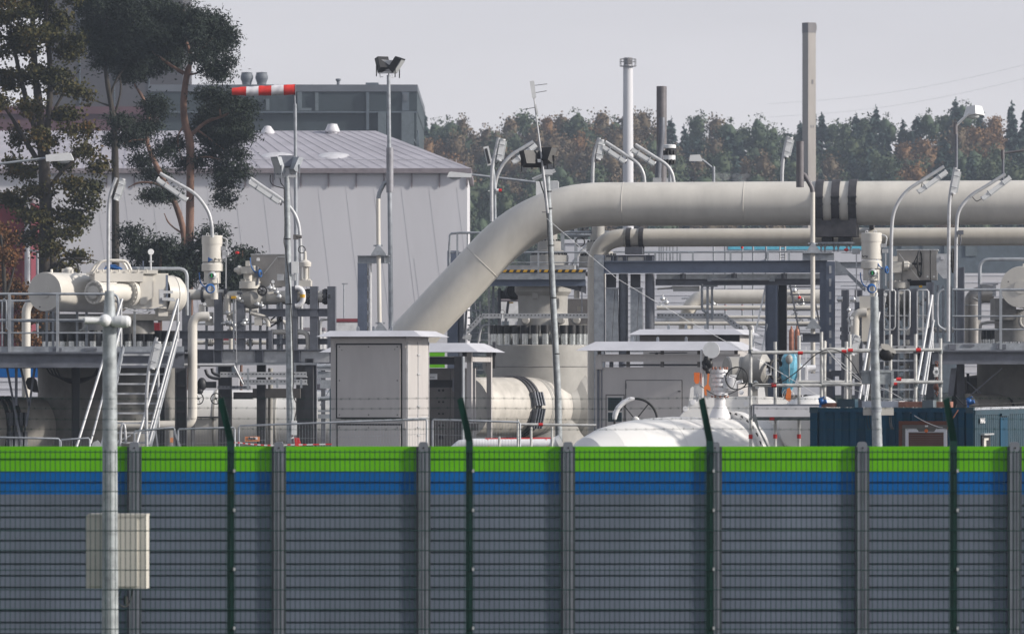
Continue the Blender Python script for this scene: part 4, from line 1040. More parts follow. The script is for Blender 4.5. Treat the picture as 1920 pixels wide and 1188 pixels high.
# tray, ladder and stairs beneath the platform
tray(G(155.4,-6,1010), [(873,632),(875,622),(903,592),(1000,592),(1106,592)], 9, 'cable_tray', 'perforated cable tray in front of the central valve, bent down at its left end', 0)
gl = G(160, -6, 1010)
t = T('steel_stair', 'grey stair treads beneath the diagonal pipe left of the central valve', 'stairs', gl, 900)
b = MB(gl)
for i in range(9): b.box(876,580+14*i,925,582.5+14*i,0,16)
b.build('tread', 'galv', t)
b = MB(gl); b.bar((900,640,-6),(900,565,-6),3,3); b.bar((917,700,-6),(917,540,-6),4,4); b.tube([(895,650,-8),(902,615,-8),(907,609,-8),(918,609,-8)],2,8,smooth=1); b.bar((874,560,10),(866,680,10),4,8); b.build('handrail', 'galv_light', t)
t = T('steel_column', 'dark bluish pair of columns left of the grey stair treads', 'steel frame', gl, 855)
b = MB(gl); b.ibeam((850,860,-10),(850,470,-10),22,20,up=gl.b); b.build('column', 'steel_blue', t)
b = MB(gl); b.bar((866,860,-14),(866,560,-14),9,4); b.bar((936,620,0),(936,540,0),6,6); b.build('strut', 'steel', t)
t = T('valve_gearbox', 'dark gearbox and tubing hanging below the platform left of the central valve', 'gearbox', gl, 945, v=600)
b = MB(gl); b.lathe(gl.w((961,548,-10)), (.3,-1,0), [(0,-6),(13,-6),(13,6),(9,9),(0,9)], 22); b.torus((965,548,-16),(.3,-1,0),14,1.6,24,6); b.box(938,545,968,560,-6,10); b.build('housing', 'steel_dark', t)
b = MB(gl); b.bar((948,610,-10),(954,565,-10),5,5); b.bar((937,604,-10),(937,540,-10),4,4); b.bar((924,600,-4),(924,545,-4),3,3); b.build('pipe', 'steel', t)
b = MB(gl); b.box(956,566,963,568.5,-14,-8); b.build('bracket', 'yellow', t)
b = MB(G(176)); b.box(1056,560,1110,640,0,10); one(b, 'equipment_panel', 'cabinet_dark', 'dark equipment panel behind the right side of the central valve', 'panel')
b = MB(gl); b.tube([(1076,640,-60),(1082,616,-60),(1095,611,-60),(1112,611,-60)],3,8,smooth=2); b.box(1088,575,1098,584,-62,-56)
one(b, 'drain_pipe', 'valve_shade', 'thin drain pipe at the right of the stud ring', 'pipe')
# ================================================================== stainless cabinets
def cabinet(Y, th, u0, u1, vt, vb, dp, roof, name, lab):
    """roof: (u0, u1, v_top, v_bottom, overhang)"""
    g = G(Y, th, u0); t = T(name, lab, 'cabinet', g, (u0+u1)/2)
    r0, r1, rt, rb_, oh = roof
    MB(g).box(u0, vt, u1, vb, 0, dp).build('body', 'cabinet', t)
    q = MB(g); sl = (rb_-rt)
    lo = [g.w(x) for x in ((r0,rb_,-oh),(r1,rb_,-oh),(r1,rb_,dp+oh),(r0,rb_,dp+oh))]; ins = 1.9*sl
    hi = [g.w(x) for x in ((r0+ins,rt,-oh+ins),(r1-ins,rt,-oh+ins),(r1-ins,rt,dp+oh-ins),(r0+ins,rt,dp+oh-ins))]
    q.hexa(lo+hi); q.build('roof', 'roof_sheet', t)
    b = MB(g)
    for u in (r0+(r1-r0)*.3, r0+(r1-r0)*.45, r0+(r1-r0)*.62): b.prism([(u-2.6,rt+1),(u+2.6,rt+1),(u+2.6,rt-6),(u+1.2,rt-9),(u-1.2,rt-9),(u-2.6,rt-6)],dp*.3,dp*.3+2)
    b.build('lifting_eye', 'galv', t)
    return g, t
g, t = cabinet(127, -15, 620, 768, 632, 862, 150, (598,803,620,631,22), 'instrument_cabinet', 'tall stainless cabinet with a riveted door, standing before the foot of the diagonal pipe')
b = MB(g); b.box(620.5,628,767.5,633,-4,154); b.build('top_frame', 'cabinet_dark', t)
b = MB(g); b.box(630.5,643.5,759.5,785,-1.2,0); b.box(631.5,793.5,759.5,862,-1.2,0); b.build('door_gap', 'black', t)
b = MB(g); b.box(633.8,646.6,756.4,781.6,-3,-1.2); dr = b.build('door', 'cabinet', t)
b = MB(g)
for u in (638,695,751):
    for v in (650,713,777):
        if not (u == 695 and v == 713): b.cyl((u,v,-3.6),(u,v,-2.9),1.3,None,10)
b.cyl((643,656,-3.6),(643,656,-2.9),1,None,8); b.cyl((746,655,-3.6),(746,655,-2.9),1.1,None,8); b.build('rivet', 'cabinet_dark', dr)
b = MB(g); b.box(635,797,756.4,862,-3,-1.2); d2 = b.build('lower_door', 'cabinet', t)
b = MB(g)
for u in (638,695,751): b.cyl((u,801,-3.6),(u,801,-2.9),1.2,None,8)
b.build('rivet', 'cabinet_dark', d2)
b = MB(g)
for u, v, su, sv in ((622,634,1,1),(766,634,-1,1),(622,784,1,1),(766,784,-1,1)):
    b.box(min(u,u+18*su), v, max(u,u+18*su), v+6, -1.6, 0); b.box(min(u,u+6*su), v+6, max(u,u+6*su), v+18, -1.6, 0)
b.build('corner_plate', 'cabinet', t)
b = MB(g)     # right side: a pair of doors with hinges
b.box(768,646,769.2,778,4,72); b.box(768,646,769.2,778,76,146); b.box(768,790,769.2,862,4,72); b.box(768,790,769.2,862,76,146); b.build('side_door', 'cabinet', t)
b = MB(g)
for v in (664,700,760,800,815): b.box(768.6,v,771.5,v+2.4,66,84)
for v in (782,786): b.box(768,v,770,v+2,0,150)
for d in (2, 74, 148): b.box(768,640,770,862,d-1,d+1)
b.build('hinge', 'galv_light', t)
g, t = cabinet(133, -15, 640, 896, 668, 870, 150, (603,912,643,660,22), 'instrument_cabinet', 'open stainless frame cabinet half hidden behind the tall riveted one')
ch = [c for c in t.children if c.name.startswith('body')][0]; bpy.data.objects.remove(ch)
b = MB(g)
for u in (640,884):
    for d in (0, 140): b.box(u, 660, u+9, 870, d, d+9)
b.box(640,668,893,679,0,9); b.box(884.5,669,892,678,9,140); b.box(640,845,893,852,0,9); b.build('frame', 'cabinet', t)
b = MB(g); b.box(800,690,844,870,30,34); b.box(847,690,853,870,24,36); b.build('back_panel', 'cabinet_dark', t)
b = MB(g); b.box(856,690,884,870,60,64); b.build('side_panel', 'cabinet', t)
b = MB(g)
for v in (731,732,753,775,797):
    for u in (822,830): b.cyl((u,v,28.5),(u,v,30.2),1.8,None,8)
b.cyl((826,819,28),(826,819,30.2),4,None,14); b.build('hole', 'black', t)
b = MB(g); b.prism([(870,660),(878,660),(878,672),(874,676),(870,672)],20,40); b.prism([(893,640),(898,640),(898,690),(893,690)],150,158); b.build('stay', 'steel_dark', t)
b = MB(g); b.box(887,793,905,806,-14,6); b.build('socket_box', 'cabinet_dark', t)
# dark steel post with two rails between the two cabinets
g = G(129.5, -10, 830); t = T('steel_post', 'dark steel post with two side beams between the cabinets', 'steel frame', g, 860)
b = MB(g); b.ibeam((861,870),(861,668),17,15,up=g.b); b.build('column', 'steel_dark', t)
b = MB(g); b.box(868.2,668,870.5,870,-9,9); b.build('flange', 'galv', t)
b = MB(g); b.ibeam((800,676,2),(854,676,2),14,10); b.ibeam((800,719,2),(852,719,2),14,10); b.build('beam', 'steel_dark', t)
b = MB(g); b.box(850,708,854,733,-7,8); b.build('end_plate', 'steel', t)
b = MB(g); b.box(806,700,819,711,-4,4); one(b, 'type_plate', 'white', 'small white plate with dark print standing on the beam between the cabinets', 'sign')
b = MB(g); b.box(807,706,809,708,-4.6,-4); b.box(810,706,811.5,708,-4.6,-4); b.box(813,706,815,708,-4.6,-4); b.box(804,699,821,700,-5,3)
one(b, 'plate_rim', 'steel', 'thin rim and print above the small white plate between the cabinets', 'sign')
# right cabinets
g, t = cabinet(131, -12, 1116, 1388, 688, 880, 150, (1083,1402,640,657,24), 'instrument_cabinet', 'wide stainless cabinet with raised white roof and a blue mesh vent')
b = MB(g); b.box(1118,688.5,1390,690,-1,150); b.build('top_plate', 'cabinet', t)
b = MB(g)
for u in (1120, 1175, 1240, 1310, 1380): b.box(u,657,u+6,688,2,8)
b.build('roof_post', 'cabinet_dark', t)
b = MB(g); b.box(1120,667,1392,678,-6,-1); b.box(1120,664,1392,667,-4,60); b.box(1118,666,1130,692,-7,-2); b.build('front_rail', 'cabinet', t)
b = MB(g); b.tube([(1160,684,20),(1330,684,20)],2,6); b.cyl((1145,675,10),(1145,688,10),4,None,10); b.tube([(1218,662,8),(1290,661,8)],1,5); b.ball((1232,663,6),3); b.build('rod', 'steel', t)
b = MB(g); b.box(1120,690,1124,880,-2,0); b.box(1128,690,1129.5,880,-2,0); b.build('door_edge', 'steel', t)
b = MB(g); b.box(1174,712,1282,880,-1.0,0); b.build('door_gap', 'black', t)
b = MB(g); b.box(1175.3,713.2,1280.7,880,-2.0,-1.0); b.build('door', 'cabinet', t)
b = MB(g); b.box(1174,718,1176,728,-3,-1); b.box(1274,732,1279,734,-4,-1.6); b.build('door_hinge', 'steel_dark', t)
b = MB(g); b.box(1136,739,1172,880,-1,0); b.build('vent_frame', 'cabinet_dark', t)
b = MB(g); b.box(1138,741,1170.5,880,-2,-1); b.build('vent_plate', 'cabinet', t)
b = MB(g); b.box(1141,745,1167,769,-2.6,-2); b.box(1141,773,1167,790,-2.6,-2); b.build('vent_mesh', 'container_side', t)
b = MB(g)
for i in range(6):
    for j in range(9):
        if j != 5: b.box(1142+4.2*i,746.5+4.8*j,1144.8+4.2*i,749.6+4.8*j,-3,-2.6)
b.build('vent_slot', 'black', t)
g, t = cabinet(137, -12, 1206, 1386, 626, 880, 150, (1180,1400,617,627.5,20), 'instrument_cabinet', 'rear stainless cabinet of which the white roof and eyes show above the wide one')
b = MB(g); b.box(1200,628,1390,641,-4,-1); b.build('top_frame', 'cabinet_dark', t)
b = MB(g); b.box(1350,629,1389,641,-6,-4); b.build('gap', 'black', t)
# ================================================================== white wrapped valve in front, scaffold, container
g = G(113, 0, 1250)
t = T('white_valve', 'large glossy white valve bulging just above the green band', 'valve', g, 1250)
b = MB(g); axv = Vector((math.cos(R(35)), math.sin(R(35)), 0))
c0 = g.w((1140,885,-40))
b.lathe(c0, axv, [(0,-82),(40,-74),(66,-50),(84,-10),(95,40),(101,90),(103,130)], 56); b.build('end_cap', 'white_paint', t)
b = MB(g); b.torus(c0+axv*120*g.s, axv, 102.6, .5, 56, 4); b.lathe(c0, axv, [(103,130),(104,150),(103,200),(101,290),(100,420)], 56); b.build('body', 'white_paint', t)
b = MB(g); b.lathe(c0, axv, [(100,284),(114,285),(114,301),(100,302)], 56); fl = b.build('flange', 'white_paint', t)
b = MB(g); q = c0+axv*293*g.s; b2 = MB(g)
for i in range(36):
    a = i/36*6.2832; n_ = Vector((axv.y,-axv.x,0)); r_ = (n_*math.cos(a)+Vector((0,0,1))*math.sin(a))*107*g.s
    b2.cyl(q+r_-axv*8.4*g.s, q+r_-axv*7.2*g.s, 5.2, None, 14)
b2.build('bolt_hole', 'black', fl)
b = MB(g); b.lathe(c0, axv, [(100,350),(126,352),(126,368),(100,370)], 56); f2 = b.build('flange', 'white_paint', t)
b2 = MB(g); q = c0+axv*352*g.s
for i in range(30):
    a = i/30*6.2832; r_ = (n_*math.cos(a)+Vector((0,0,1))*math.sin(a))*116*g.s
    b2.cyl(q+r_-axv*1*g.s, q+r_+axv*1.2*g.s-axv*3*g.s, 5.5, None, 12)
b2.build('bolt', 'white', f2)
gb_ = G(114.9, 0, 1380); b = MB(gb_); b.prism([(1263,800),(1275,782),(1292,760),(1296,728),(1300,724),(1304,728),(1306,745),(1420,742),(1470,745),(1490,760),(1530,790),(1530,850),(1263,850)], 34, 64); b.build('body_plate', 'white_paint', t)
b = MB(gb_)
for u, v in ((1300,754),(1286,766),(1391,735),(1428,752),(1467,798),(1473,814),(1400,757),(1475,830)): b.cyl((u,v,31),(u,v,34.5),5,None,12)
b.build('plate_bolt', 'white_wrap', t)
b = MB(gb_); b.prism([(1422,748),(1422,730),(1428,718),(1434,726),(1436,742),(1446,760),(1422,760)], 20, 30); b.build('lifting_lug', 'white_paint', t)
b = MB(g); b.lathe(g.w((1520,800,90)), (.5,.86,0), [(0,-50),(40,-44),(56,-20),(60,40)], 40); b.build('far_cap', 'white_paint', t)
# bonnet with bolts and hand wheel
g = G(114.1, 0, 1350)
t = T('valve_gear', 'white bolted gear stack with a thin hand wheel on top of the glossy white valve', 'gearbox', g, 1345, v=790)
b = MB(g)
for v, r in ((738,16),(728,13),(719,16),(711,14),(703,16),(694,15)): b.lathe(g.w((1350,v+4,6)), (0,0,1), [(0,0),(r,0),(r,5),(0,5)], 22)
b.cyl((1350,790,6),(1350,690,6),10.5,10.5,18); b.lathe(g.w((1350,775,6)),(0,0,1),[(22,-10),(18,0),(12,14)],22); b.build('flange_stack', 'white_wrap', t)
b = MB(g); bolts(b, (1350,690,6), (0,0,1), 14, 10, 1.8, 5); bolts(b, (1350,743,6), (0,0,1), 15, 10, 2, 4); b.build('bolt', 'copper', t)
b = MB(g); b.box(1356,707,1374,728,-8,16); b.box(1366,702,1381,732,-4,12); b.cyl((1380,717,2),(1392,714,-2),3,None,10); b.build('gear_box', 'white_wrap', t)
handwheel(g, '', '', (1381,709,-14), (-.25,-1,.1), 21, 1.3, 4, 'rubber', t, 1.2)
b = MB(g); b.cyl((1315,655,-4),(1315,745,-4),1.9,None,8); b.cyl((1316,700,-4),(1316,752,-4),3.4,None,10); b.build('gauge_pipe', 'alu', t)
b = MB(g); b.box(1301,722,1316,742,-8,4); b.box(1300,744,1314,749,-8,6); b.cyl((1308,737,-8),(1308,752,-8),3,None,8); b.build('block_valve', 'alu', t)
b = MB(g); b.tube([(1312,722,-14),(1340,742,-16),(1360,742,-18),(1392,726,-18),(1410,722,-16)],.9,6,smooth=2); b.build('cable', 'rubber', t)
b = MB(g); b.lathe(g.w((1334,656,-6)), (-.12,-1,.02), [(0,0),(15.5,0),(15.5,8),(0,8)], 32); one(b, 'round_plate', 'lamp_white', 'round pale blank disc standing above the white valve', 'gauge cover')
b = MB(g)
for i, (u, v, r) in enumerate(((1325,674,7),(1330,682,7),(1322,688,6),(1327,696,5),(1331,672,5),(1319,680,4))): b.ball((u,v,-10),r,1,.8,1.2,9,6)
one(b, 'gauge_bag', 'black', 'black plastic bag wrapped round the gauge below the pale disc', 'bag')
b = MB(g); b.prism([(1301,698),(1311.5,698),(1311.5,713),(1309,719),(1304,719),(1301,714)],-14,-2); one(b, 'orange_beaker', 'orange', 'orange cup hanging left of the white gear stack', 'cup')
b = MB(g); b.prism([(1326,700),(1330,700),(1328,720),(1332,728),(1331,733),(1324,729),(1325,742),(1321,740),(1319,726),(1325,720)],-16,-14.4); one(b, 'warning_ribbon', 'vest', 'knotted orange ribbon tied to the gauge pipe of the white valve', 'ribbon')
gw_ = G(117, 0, 1190); t = T('hand_wheel', 'black hand wheel half wrapped in white film behind the white valve', 'hand wheel', gw_, 1192, v=790)
b = MB(gw_); b.torus((1192,787),(0,-1,0),40,2.3,40,8); 
for a in (2.25, .9, -1): b.tube([(1192,787),(1192+39*math.cos(a),787-39*math.sin(a))],1.2,6)
b.build('wheel', 'rubber', t)
b = MB(gw_); b.torus((1192,787,-1),(0,-1,0),40,5,26,8,arc=(1.55,2.95)) if False else b.tube([(1192+40*math.cos(a),787-40*math.sin(a),-1) for a in [1.62+.15*i for i in range(11)]],[2.5,4.5,5,4.6,5.2,4.8,5.4,5,5.6,5,4],10); b.build('film_wrap', 'white_wrap', t)
b = MB(gw_); b.ball((1192,787),7,1,.5,1); b.cyl((1192,787),(1192,787,60),5,None,10); b.build('hub', 'white_paint', t)
gw_ = G(121, 0, 1440); t = T('motor_valve', 'grey valve drum with a black hand wheel behind the scaffold, left of the blue foil', 'valve', gw_, 1430, v=770)
b = MB(gw_); b.lathe(gw_.w((1362,694,10)), (.95,.3,0), [(0,0),(24,0),(26,3),(26,34),(22,40)], 26); b.lathe(gw_.w((1412,690,10)), (.9,-.4,0), [(22,-16),(28,-8),(28,24),(20,30),(12,32)], 26); b.box(1404,690,1440,760,6,40); b.build('drum', 'valve_grey', t)
b = MB(gw_); b.torus((1454,692,-14),(.75,-.65,0),19,3,30,8); b.tube([(1438,690,-6),(1452,694,-14)],4,8); b.tube([(1454,674,-14),(1454,710,-14)],1.6,6); b.build('hand_wheel', 'rubber', t)
b = MB(gw_); b.box(1435,690,1445,703,-30,-29); b.build('tag', 'white', t)
b = MB(gw_); b.box(1436,695,1444,697,-30.4,-30); b.box(1437,699,1442,700.5,-30.4,-30); b.build('tag_print', 'steel', t)
rg = random.Random(9); b = MB(gw_); ring = []
for j, (v, r) in enumerate(((662,12),(670,19),(690,21),(705,18),(716,14),(726,11),(738,9))):
    ring.append([gw_.w((1484+rg.uniform(-2,2)-j*1.5+math.cos(a)*r*rg.uniform(.8,1.15), v+rg.uniform(-2,2), 4+math.sin(a)*r*.8)) for a in [k*6.2832/11 for k in range(11)]])
vs = [x for r in ring for x in r]; b.add(vs, [(i*11+j, i*11+(j+1)%11, (i+1)*11+(j+1)%11, (i+1)*11+j) for i in range(len(ring)-1) for j in range(11)])
b.add(ring[0], [tuple(range(11))]); one(b, 'foil_wrap', 'blue_foil', 'light blue plastic foil wrapped round a valve head behind the scaffold', 'plastic foil')
b = MB(gw_); b.ball((1479,673,-14),7,1,.8,1.3); b.tube([(1479,680,-14),(1479,715,-14)],1,6); one(b, 'gauge', 'valve_grey', 'small grey gauge in front of the blue foil', 'gauge')
b = MB(gw_); b.prism([(1475,728),(1480,726),(1483,734),(1482,752),(1475,755),(1472,745)],-16,-14); b.build('vest', 'vest')
o = bpy.data.objects['vest']; o.name = 'orange_tag'; tag(o, 'orange cloth tag hanging on a wire ring below the blue foil', 'tag')
b = MB(gw_); b.torus((1479,741,-15),(0,-1,0),9,.6,24,4); b.torus((1477,740,-16),(.3,-1,.2),11,.5,24,4); one(b, 'wire_ring', 'alu', 'thin wire coil around the orange cloth tag', 'wire')
b = MB(gw_); b.ball((1417,716,-10),5,1.1,.8,1); b.box(1416,722,1428,728,-10,-6); b.bar((1410,720,-10),(1424,732,-10),2,2); one(b, 'clamp_coupling', 'chrome', 'silver pipe coupling right of the thin hand wheel', 'coupling')
t = T('flanged_valve', 'small white flanged valve with dark bolt holes behind the blue container corner', 'valve', gw_, 1530, v=760)
b = MB(gw_); b.lathe(gw_.w((1500,790,10)), (.6,.8,0), [(50,-14),(50,0),(40,4),(20,10)], 36); b.build('body', 'white_paint', t)
b = MB(gw_)
for u, v in ((1509,744),(1525,747),(1497,743),(1463,751)): b.cyl((u,v,-34),(u,v,-30),5,None,12)
b.build('bolt_hole', 'black', t)
b = MB(gw_); b.box(1500,688,1515,712,-8,10); b.cyl((1497,690,4),(1530,690,4),6,None,12); b.bar((1511,716,-10),(1511,650,-10),2.2,2.2)
one(b, 'small_valve', 'white_wrap', 'white wrapped small valve right of the blue foil', 'valve')
# ---- white pipe lying low at left of the valve
g = G(109, 0, 960); t = T('wrapped_pipe', 'white film wrapped pipe lying just above the wall, red edged', 'pipe', g, 950)
b = MB(g); b.tube([(846,842),(862,833),(885,832),(960,832),(1044,832)],[5,9,10.5,10.5,10.5],18); b.build('pipe_run', 'white_wrap', t)
b = MB(g); b.cyl((1038,832),(1046,830),13,None,18); b.cyl((1046,832),(1054,828),15,None,18); b.build('flange', 'white_paint', t)
b = MB(g); b.bar((910,822,-4),(1040,820.5,-4),.8,2.4); b.tube([(1024,822,-6),(1027,842,-11)],.8,5); b.tube([(915,822,-6),(917,842,-11)],.8,5); b.build('tape', 'red_tape', t)
# ---- scaffold
g = G(112.2, 2, 1590); t = T('scaffold', 'tube scaffold with red banded rails around the white valve', 'scaffold', g, 1590)
lu = [(1407,618,0,1),(1458,640,60,1),(1503,628,60,1),(1540,622,0,1),(1551,638,60,0),(1587,640,0,0),(1676,626,60,0),(1717,626,0,1),(1764,634,0,0),(1599,626,60,0)]
for u, vt, d, rd in lu:
    b = MB(g); b.tube([(u,890,d),(u,vt,d)],3.2,10); p = b.build('upright', 'scaffold', t)
    b = MB(g)
    for v in (659,721): b.cyl((u,v-4,d),(u,v+4,d),4.6,None,8)
    b.build('coupler', 'scaffold_dark', p)
b = MB(g)
for u in (1407,1458,1503): b.cyl((u,814,0 if u==1407 else 60),(u,822,0 if u==1407 else 60),4,None,10)
b.build('red_band', 'red', t)
for v, u0, u1, d, m_ in ((661,1408,1540,-4,'scaffold'),(659,1540,1632,-4,'scaffold'),(657,1540,1765,-4,'scaffold'),(722,1410,1540,-4,'scaffold'),(720,1540,1615,-4,'scaffold'),(716,1500,1600,56,'scaffold'),(716,1655,1768,-4,'scaffold'),(655,1540,1600,56,'scaffold'),(713,1680,1725,56,'scaffold'),(784,1412,1528,0,'scaffold_dark')):
    b = MB(g); b.tube([(u0,v,d),(u1,v-(1.5 if v<700 else 0),d)],3.4,10); b.build('rail', m_, t)
b = MB(g)
for u, v, d in ((1500,661,-4),(1450,722,-4),(1594,657,-4),(1582,658,-4),(1677,719,-4),(1685,711,-4),(1447,784,0),(1722,656,-4)): b.cyl((u-4.5,v,d),(u+4.5,v,d),4,None,10)
b.build('red_band', 'red', t)
b = MB(g); b.box(1413,759,1540,781,-6,-3.5); b.build('toe_board', 'roof_sheet', t)
b = MB(g); b.box(1411,757.5,1540,760,-6.5,70); b.bar((1412,758,-8),(1412,790,-8),3,3); b.build('deck', 'steel', t)
b = MB(g); b.bar((1410,780,-8),(1445,850,-8),5,3); b.bar((1414,776,-8),(1420,800,-8),4,4); b.build('diagonal_brace', 'scaffold_dark', t)
b = MB(g); b.box(1614,716,1660,720,-4,60); b.build('plank', 'wood', t)
# lamps ladder-like white rails and guy wires
b = MB(g); b.tube([(1032,405,180),(1160,520,90),(1290,600,40),(1420,672,0),(1530,740,-20)],.55,4); one(b, 'guy_wire', 'lamp_white', 'thin pale guy wire slanting from the leaning mast to the scaffold', 'wire')
b = MB(g); b.tube([(1390,718,-20),(1450,724,-20),(1490,700,-20),(1530,660,-20),(1560,652,-20),(1590,668,-20),(1616,715,-20)],1.1,6,smooth=3); one(b, 'black_hose', 'rubber', 'black hose arching over the scaffold rail', 'hose')
b = MB(g); b.tube([(1548,655,-10),(1614,712,-10),(1660,730,-14),(1700,752,-14)],.7,4); b.tube([(1548,655,-10),(1580,690,-10),(1615,716,-10)],.6,4); b.tube([(1540,705,-10),(1620,738,-12),(1700,756,-14)],.5,4); one(b, 'stay_wires', 'alu', 'thin bright stay wires fanning out on the scaffold', 'wire')
# ---- blue container
g = G(101, -15, 1825); t = T('container', 'dark blue shipping container with a brown framed opening on its long side', 'container', g, 1680)
L0 = 1513
b = MB(g); b.box(L0+3,770,1822,990,3,640); b.build('body', 'container_blue', t)
b = MB(g); vs = []; n = 10
for i in range(n):            # corrugated long side
    u = L0+14+29.6*i
    for uu, d in ((u,2.8),(u+4,-2.2),(u+14,-2.2),(u+18,2.8)):
        vs += [g.w((uu,773,d)), g.w((uu,990,d))]
m = len(vs)//2; b.add(vs, [(2*i+1,2*i+3,2*i+2,2*i) for i in range(m-1)]); b.build('corrugated_side', 'container_blue', t)
b = MB(g); b.box(L0,764,1825,773,-3,3); b.box(L0,764,L0+14,990,-3.4,4); b.box(1812,764,1825,990,-3.4,4); b.build('frame', 'container_blue', t)
b = MB(g); b.box(L0-1,763,L0+15,774,-4,14); b.box(1811,763,1826,774,-4,14); b.build('corner_casting', 'container_side', t)
b = MB(g); vs = []
for i in range(26):           # corrugated short side seen at a slant
    d = 26+22.5*i
    for dd, x in ((d,-2.5),(d+4,2.2),(d+13,2.2),(d+17,-2.5)): vs += [g.w((1825+x,777,dd)), g.w((1825+x,990,dd))]
m = len(vs)//2; b.add(vs, [(2*i,2*i+2,2*i+3,2*i+1) for i in range(m-1)]); b.build('corrugated_end', 'container_side', t)
b = MB(g); b.box(1823,769,1828.5,778,0,640); b.box(1823,769,1828.5,990,-1,12); b.build('end_frame', 'container_side', t)
b = MB(g)
for i in range(30): b.hexa([g.w(q) for q in ((1822,767.8,8+21*i),(1827.5,767.8,8+21*i),(1827.5,768.9,8+21*i),(1822,768.9,8+21*i),(1822,763.5,16+21*i),(1827.5,763.5,16+21*i),(1827.5,764.6,16+21*i),(1822,764.6,16+21*i))])
b.build('edge_lacing', 'white', t)
b = MB(g); b.box(1684,789,1776,990,-4,-2.4); b.build('opening', 'cabinet_dark', t)
b = MB(g); b.box(1684,789,1776,796,-6,-4); b.box(1684,796,1690,990,-6,-4); b.build('opening_frame', 'hose', t)
b = MB(g); b.prism([(1697,803),(1718,803),(1722,809),(1752,809),(1756,803),(1776,803),(1776,990),(1770,990),(1770,810),(1703,810),(1703,990),(1697,990)],-8,-6); b.build('cooler_frame', 'roof_sheet', t)
b = MB(g); b.box(1703,810,1770,990,-7,-6); b.build('cooler_grille', 'hose', t)
b = MB(g)
for i in range(22): b.box(1704,811+4*i,1769,812.2+4*i,-7.6,-7)
b.build('grille_slat', 'cabinet_dark', t)
b = MB(g); b.cyl((1737,807,-9),(1737,807,-8),3.4,None,14); b.build('emblem', 'orange', t)
b = MB(g); b.box(1734,797,1740,800,-6.6,-6); b.build('lamp', 'alu', t)
ge = G(101, 75, 1825)      # the end wall as its own plane: u runs along it
ge.o = g.w((1825, HY, 0)); 
o_ = text('lettering', 'MMS', 13, ge, 1825+48, 793, -4.5, 'white', t, True); o_.scale.x = 1.9
b = MB(ge); b.box(1825+70,815,1825+158,990,-4,-2.5); b.build('hatch', 'black', t)
b = MB(ge); b.box(1825+62,813,1825+164,816,-10,-2.5); b.build('hatch_hood', 'alu', t)
b = MB(ge); b.box(1825+84,822,1825+108,990,-5,-4); b.box(1825+84,822,1825+130,826,-5.4,-4); b.build('meter_box', 'box_beige', t)
b = MB(ge); b.box(1825+268,784,1825+345,990,-4,-2.5); b.build('door', 'container_blue', t)
b = MB(ge); b.box(1825+265,776,1825+350,781,-7,-2.5); b.build('door_header', 'container_side', t)
def on_top(name, lab, cat, u0, u1, vt, m, d0=8, d1=40, mb=None):
    b = MB(g); b.box(u0,vt,u1,763.6,d0,d1); return one(b, name, m, lab, cat)
on_top('blue_box', 'small blue box standing on the container roof near its left end', 'box', 1563, 1597, 748, 'container_side')
on_top('grey_box', 'pale blue grey box on the container roof left of the cranked fence post', 'box', 1726, 1747, 750, 'mill_light')
on_top('copper_sheets', 'copper coloured sheets lying on the container roof beside the small blue box', 'sheet', 1530, 1560, 755, 'copper', 14, 60)
on_top('copper_sheets', 'copper coloured sheets lying on the container roof behind the grey box', 'sheet', 1672, 1766, 753, 'copper', 50, 110)
on_top('grey_tray', 'flat grey tray on the container roof behind the right camera mast', 'tray', 1600, 1672, 752, 'roof_sheet', 60, 120)
for u, w in ((1532,'left end'),(1815,'right corner')):
    b = MB(g); b.cyl((u-3,756,10),(u+10,752,10),4,None,10); b.ball((u,752,10),5.5); b.bar((u-2,763.5,10),(u-2,745,10),4,4); b.bar((u-6,748,10),(u+6,744,10),3,3)
    one(b, 'hose_tap', 'blue_cable', 'blue valve coupling on the container roof at its ' + w, 'tap', 'taps on the container roof')
b = MB(g); b.tube([(1690,763,8),(1722,785,-6),(1758,800,-8),(1768,801,-8)],.7,5,smooth=2); one(b, 'cable', 'alu', 'thin bright cable sagging in front of the container to its brown opening', 'cable')
b = MB(g); b.tube([(1776,805,-8),(1783,790,-6),(1797,768,-4)],1.2,6); one(b, 'cable', 'copper', 'short rusty cable rising from the brown opening to the container roof', 'cable')
b = MB(g); b.tube([(1786,742,30),(1800,757,20),(1815,762,10),(1870,756,60),(1990,752,200),(2100,760,300)],1.1,6,smooth=3); one(b, 'black_hose', 'rubber', 'black hose trailing over the right end of the container roof', 'hose')
# ================================================================== left: platform, actuator, stairs, valve rack
def rot_ax(deg): return Vector((math.sin(R(deg)), math.cos(R(deg)), 0))     # axis pointing away, turned right by deg
g = G(140, 0, 200)
t = T('work_platform', 'grey railed work platform at the left edge below the big actuator', 'platform', g, 80, v=690)
b = MB(g); b.box(-120,649,345,660,-2,1); b.build('toe_board', 'galv', t)
b = MB(g); b.box(-420,659.5,348,662.5,-8,760); b.build('deck', 'steel', t)
b = MB(g); b.ibeam((-420,676,500),(348,676,500),26,12); b.ibeam((-420,676,250),(348,676,250),26,12); b.box(-120,662,345,688,2,6); b.box(-120,662,345,664.5,-6,14); b.box(-120,686,345,689,-6,14); b.build('beam', 'steel', t)
b = MB(g); rails(b, (-120,193), 551, 660, [599.5,624], [18,108], 2.5, -3)
b.tube([(193,551,-3),(212,551,-3),(221,556,-3),(223,572,-3),(223,640,-3)],2.5,8,smooth=1); b.build('handrail', 'galv', t)
b = MB(g); rails(b, (-120,200), 561, 655, [600], [4,70,82,128,146,238], 2.2, 220)
b.build('far_handrail', 'galv', t)
b = MB(g); b.box(99,652,116,658,-4,-2); b.box(158,652,182,657,-4,-2); b.build('splice_plate', 'steel', t)
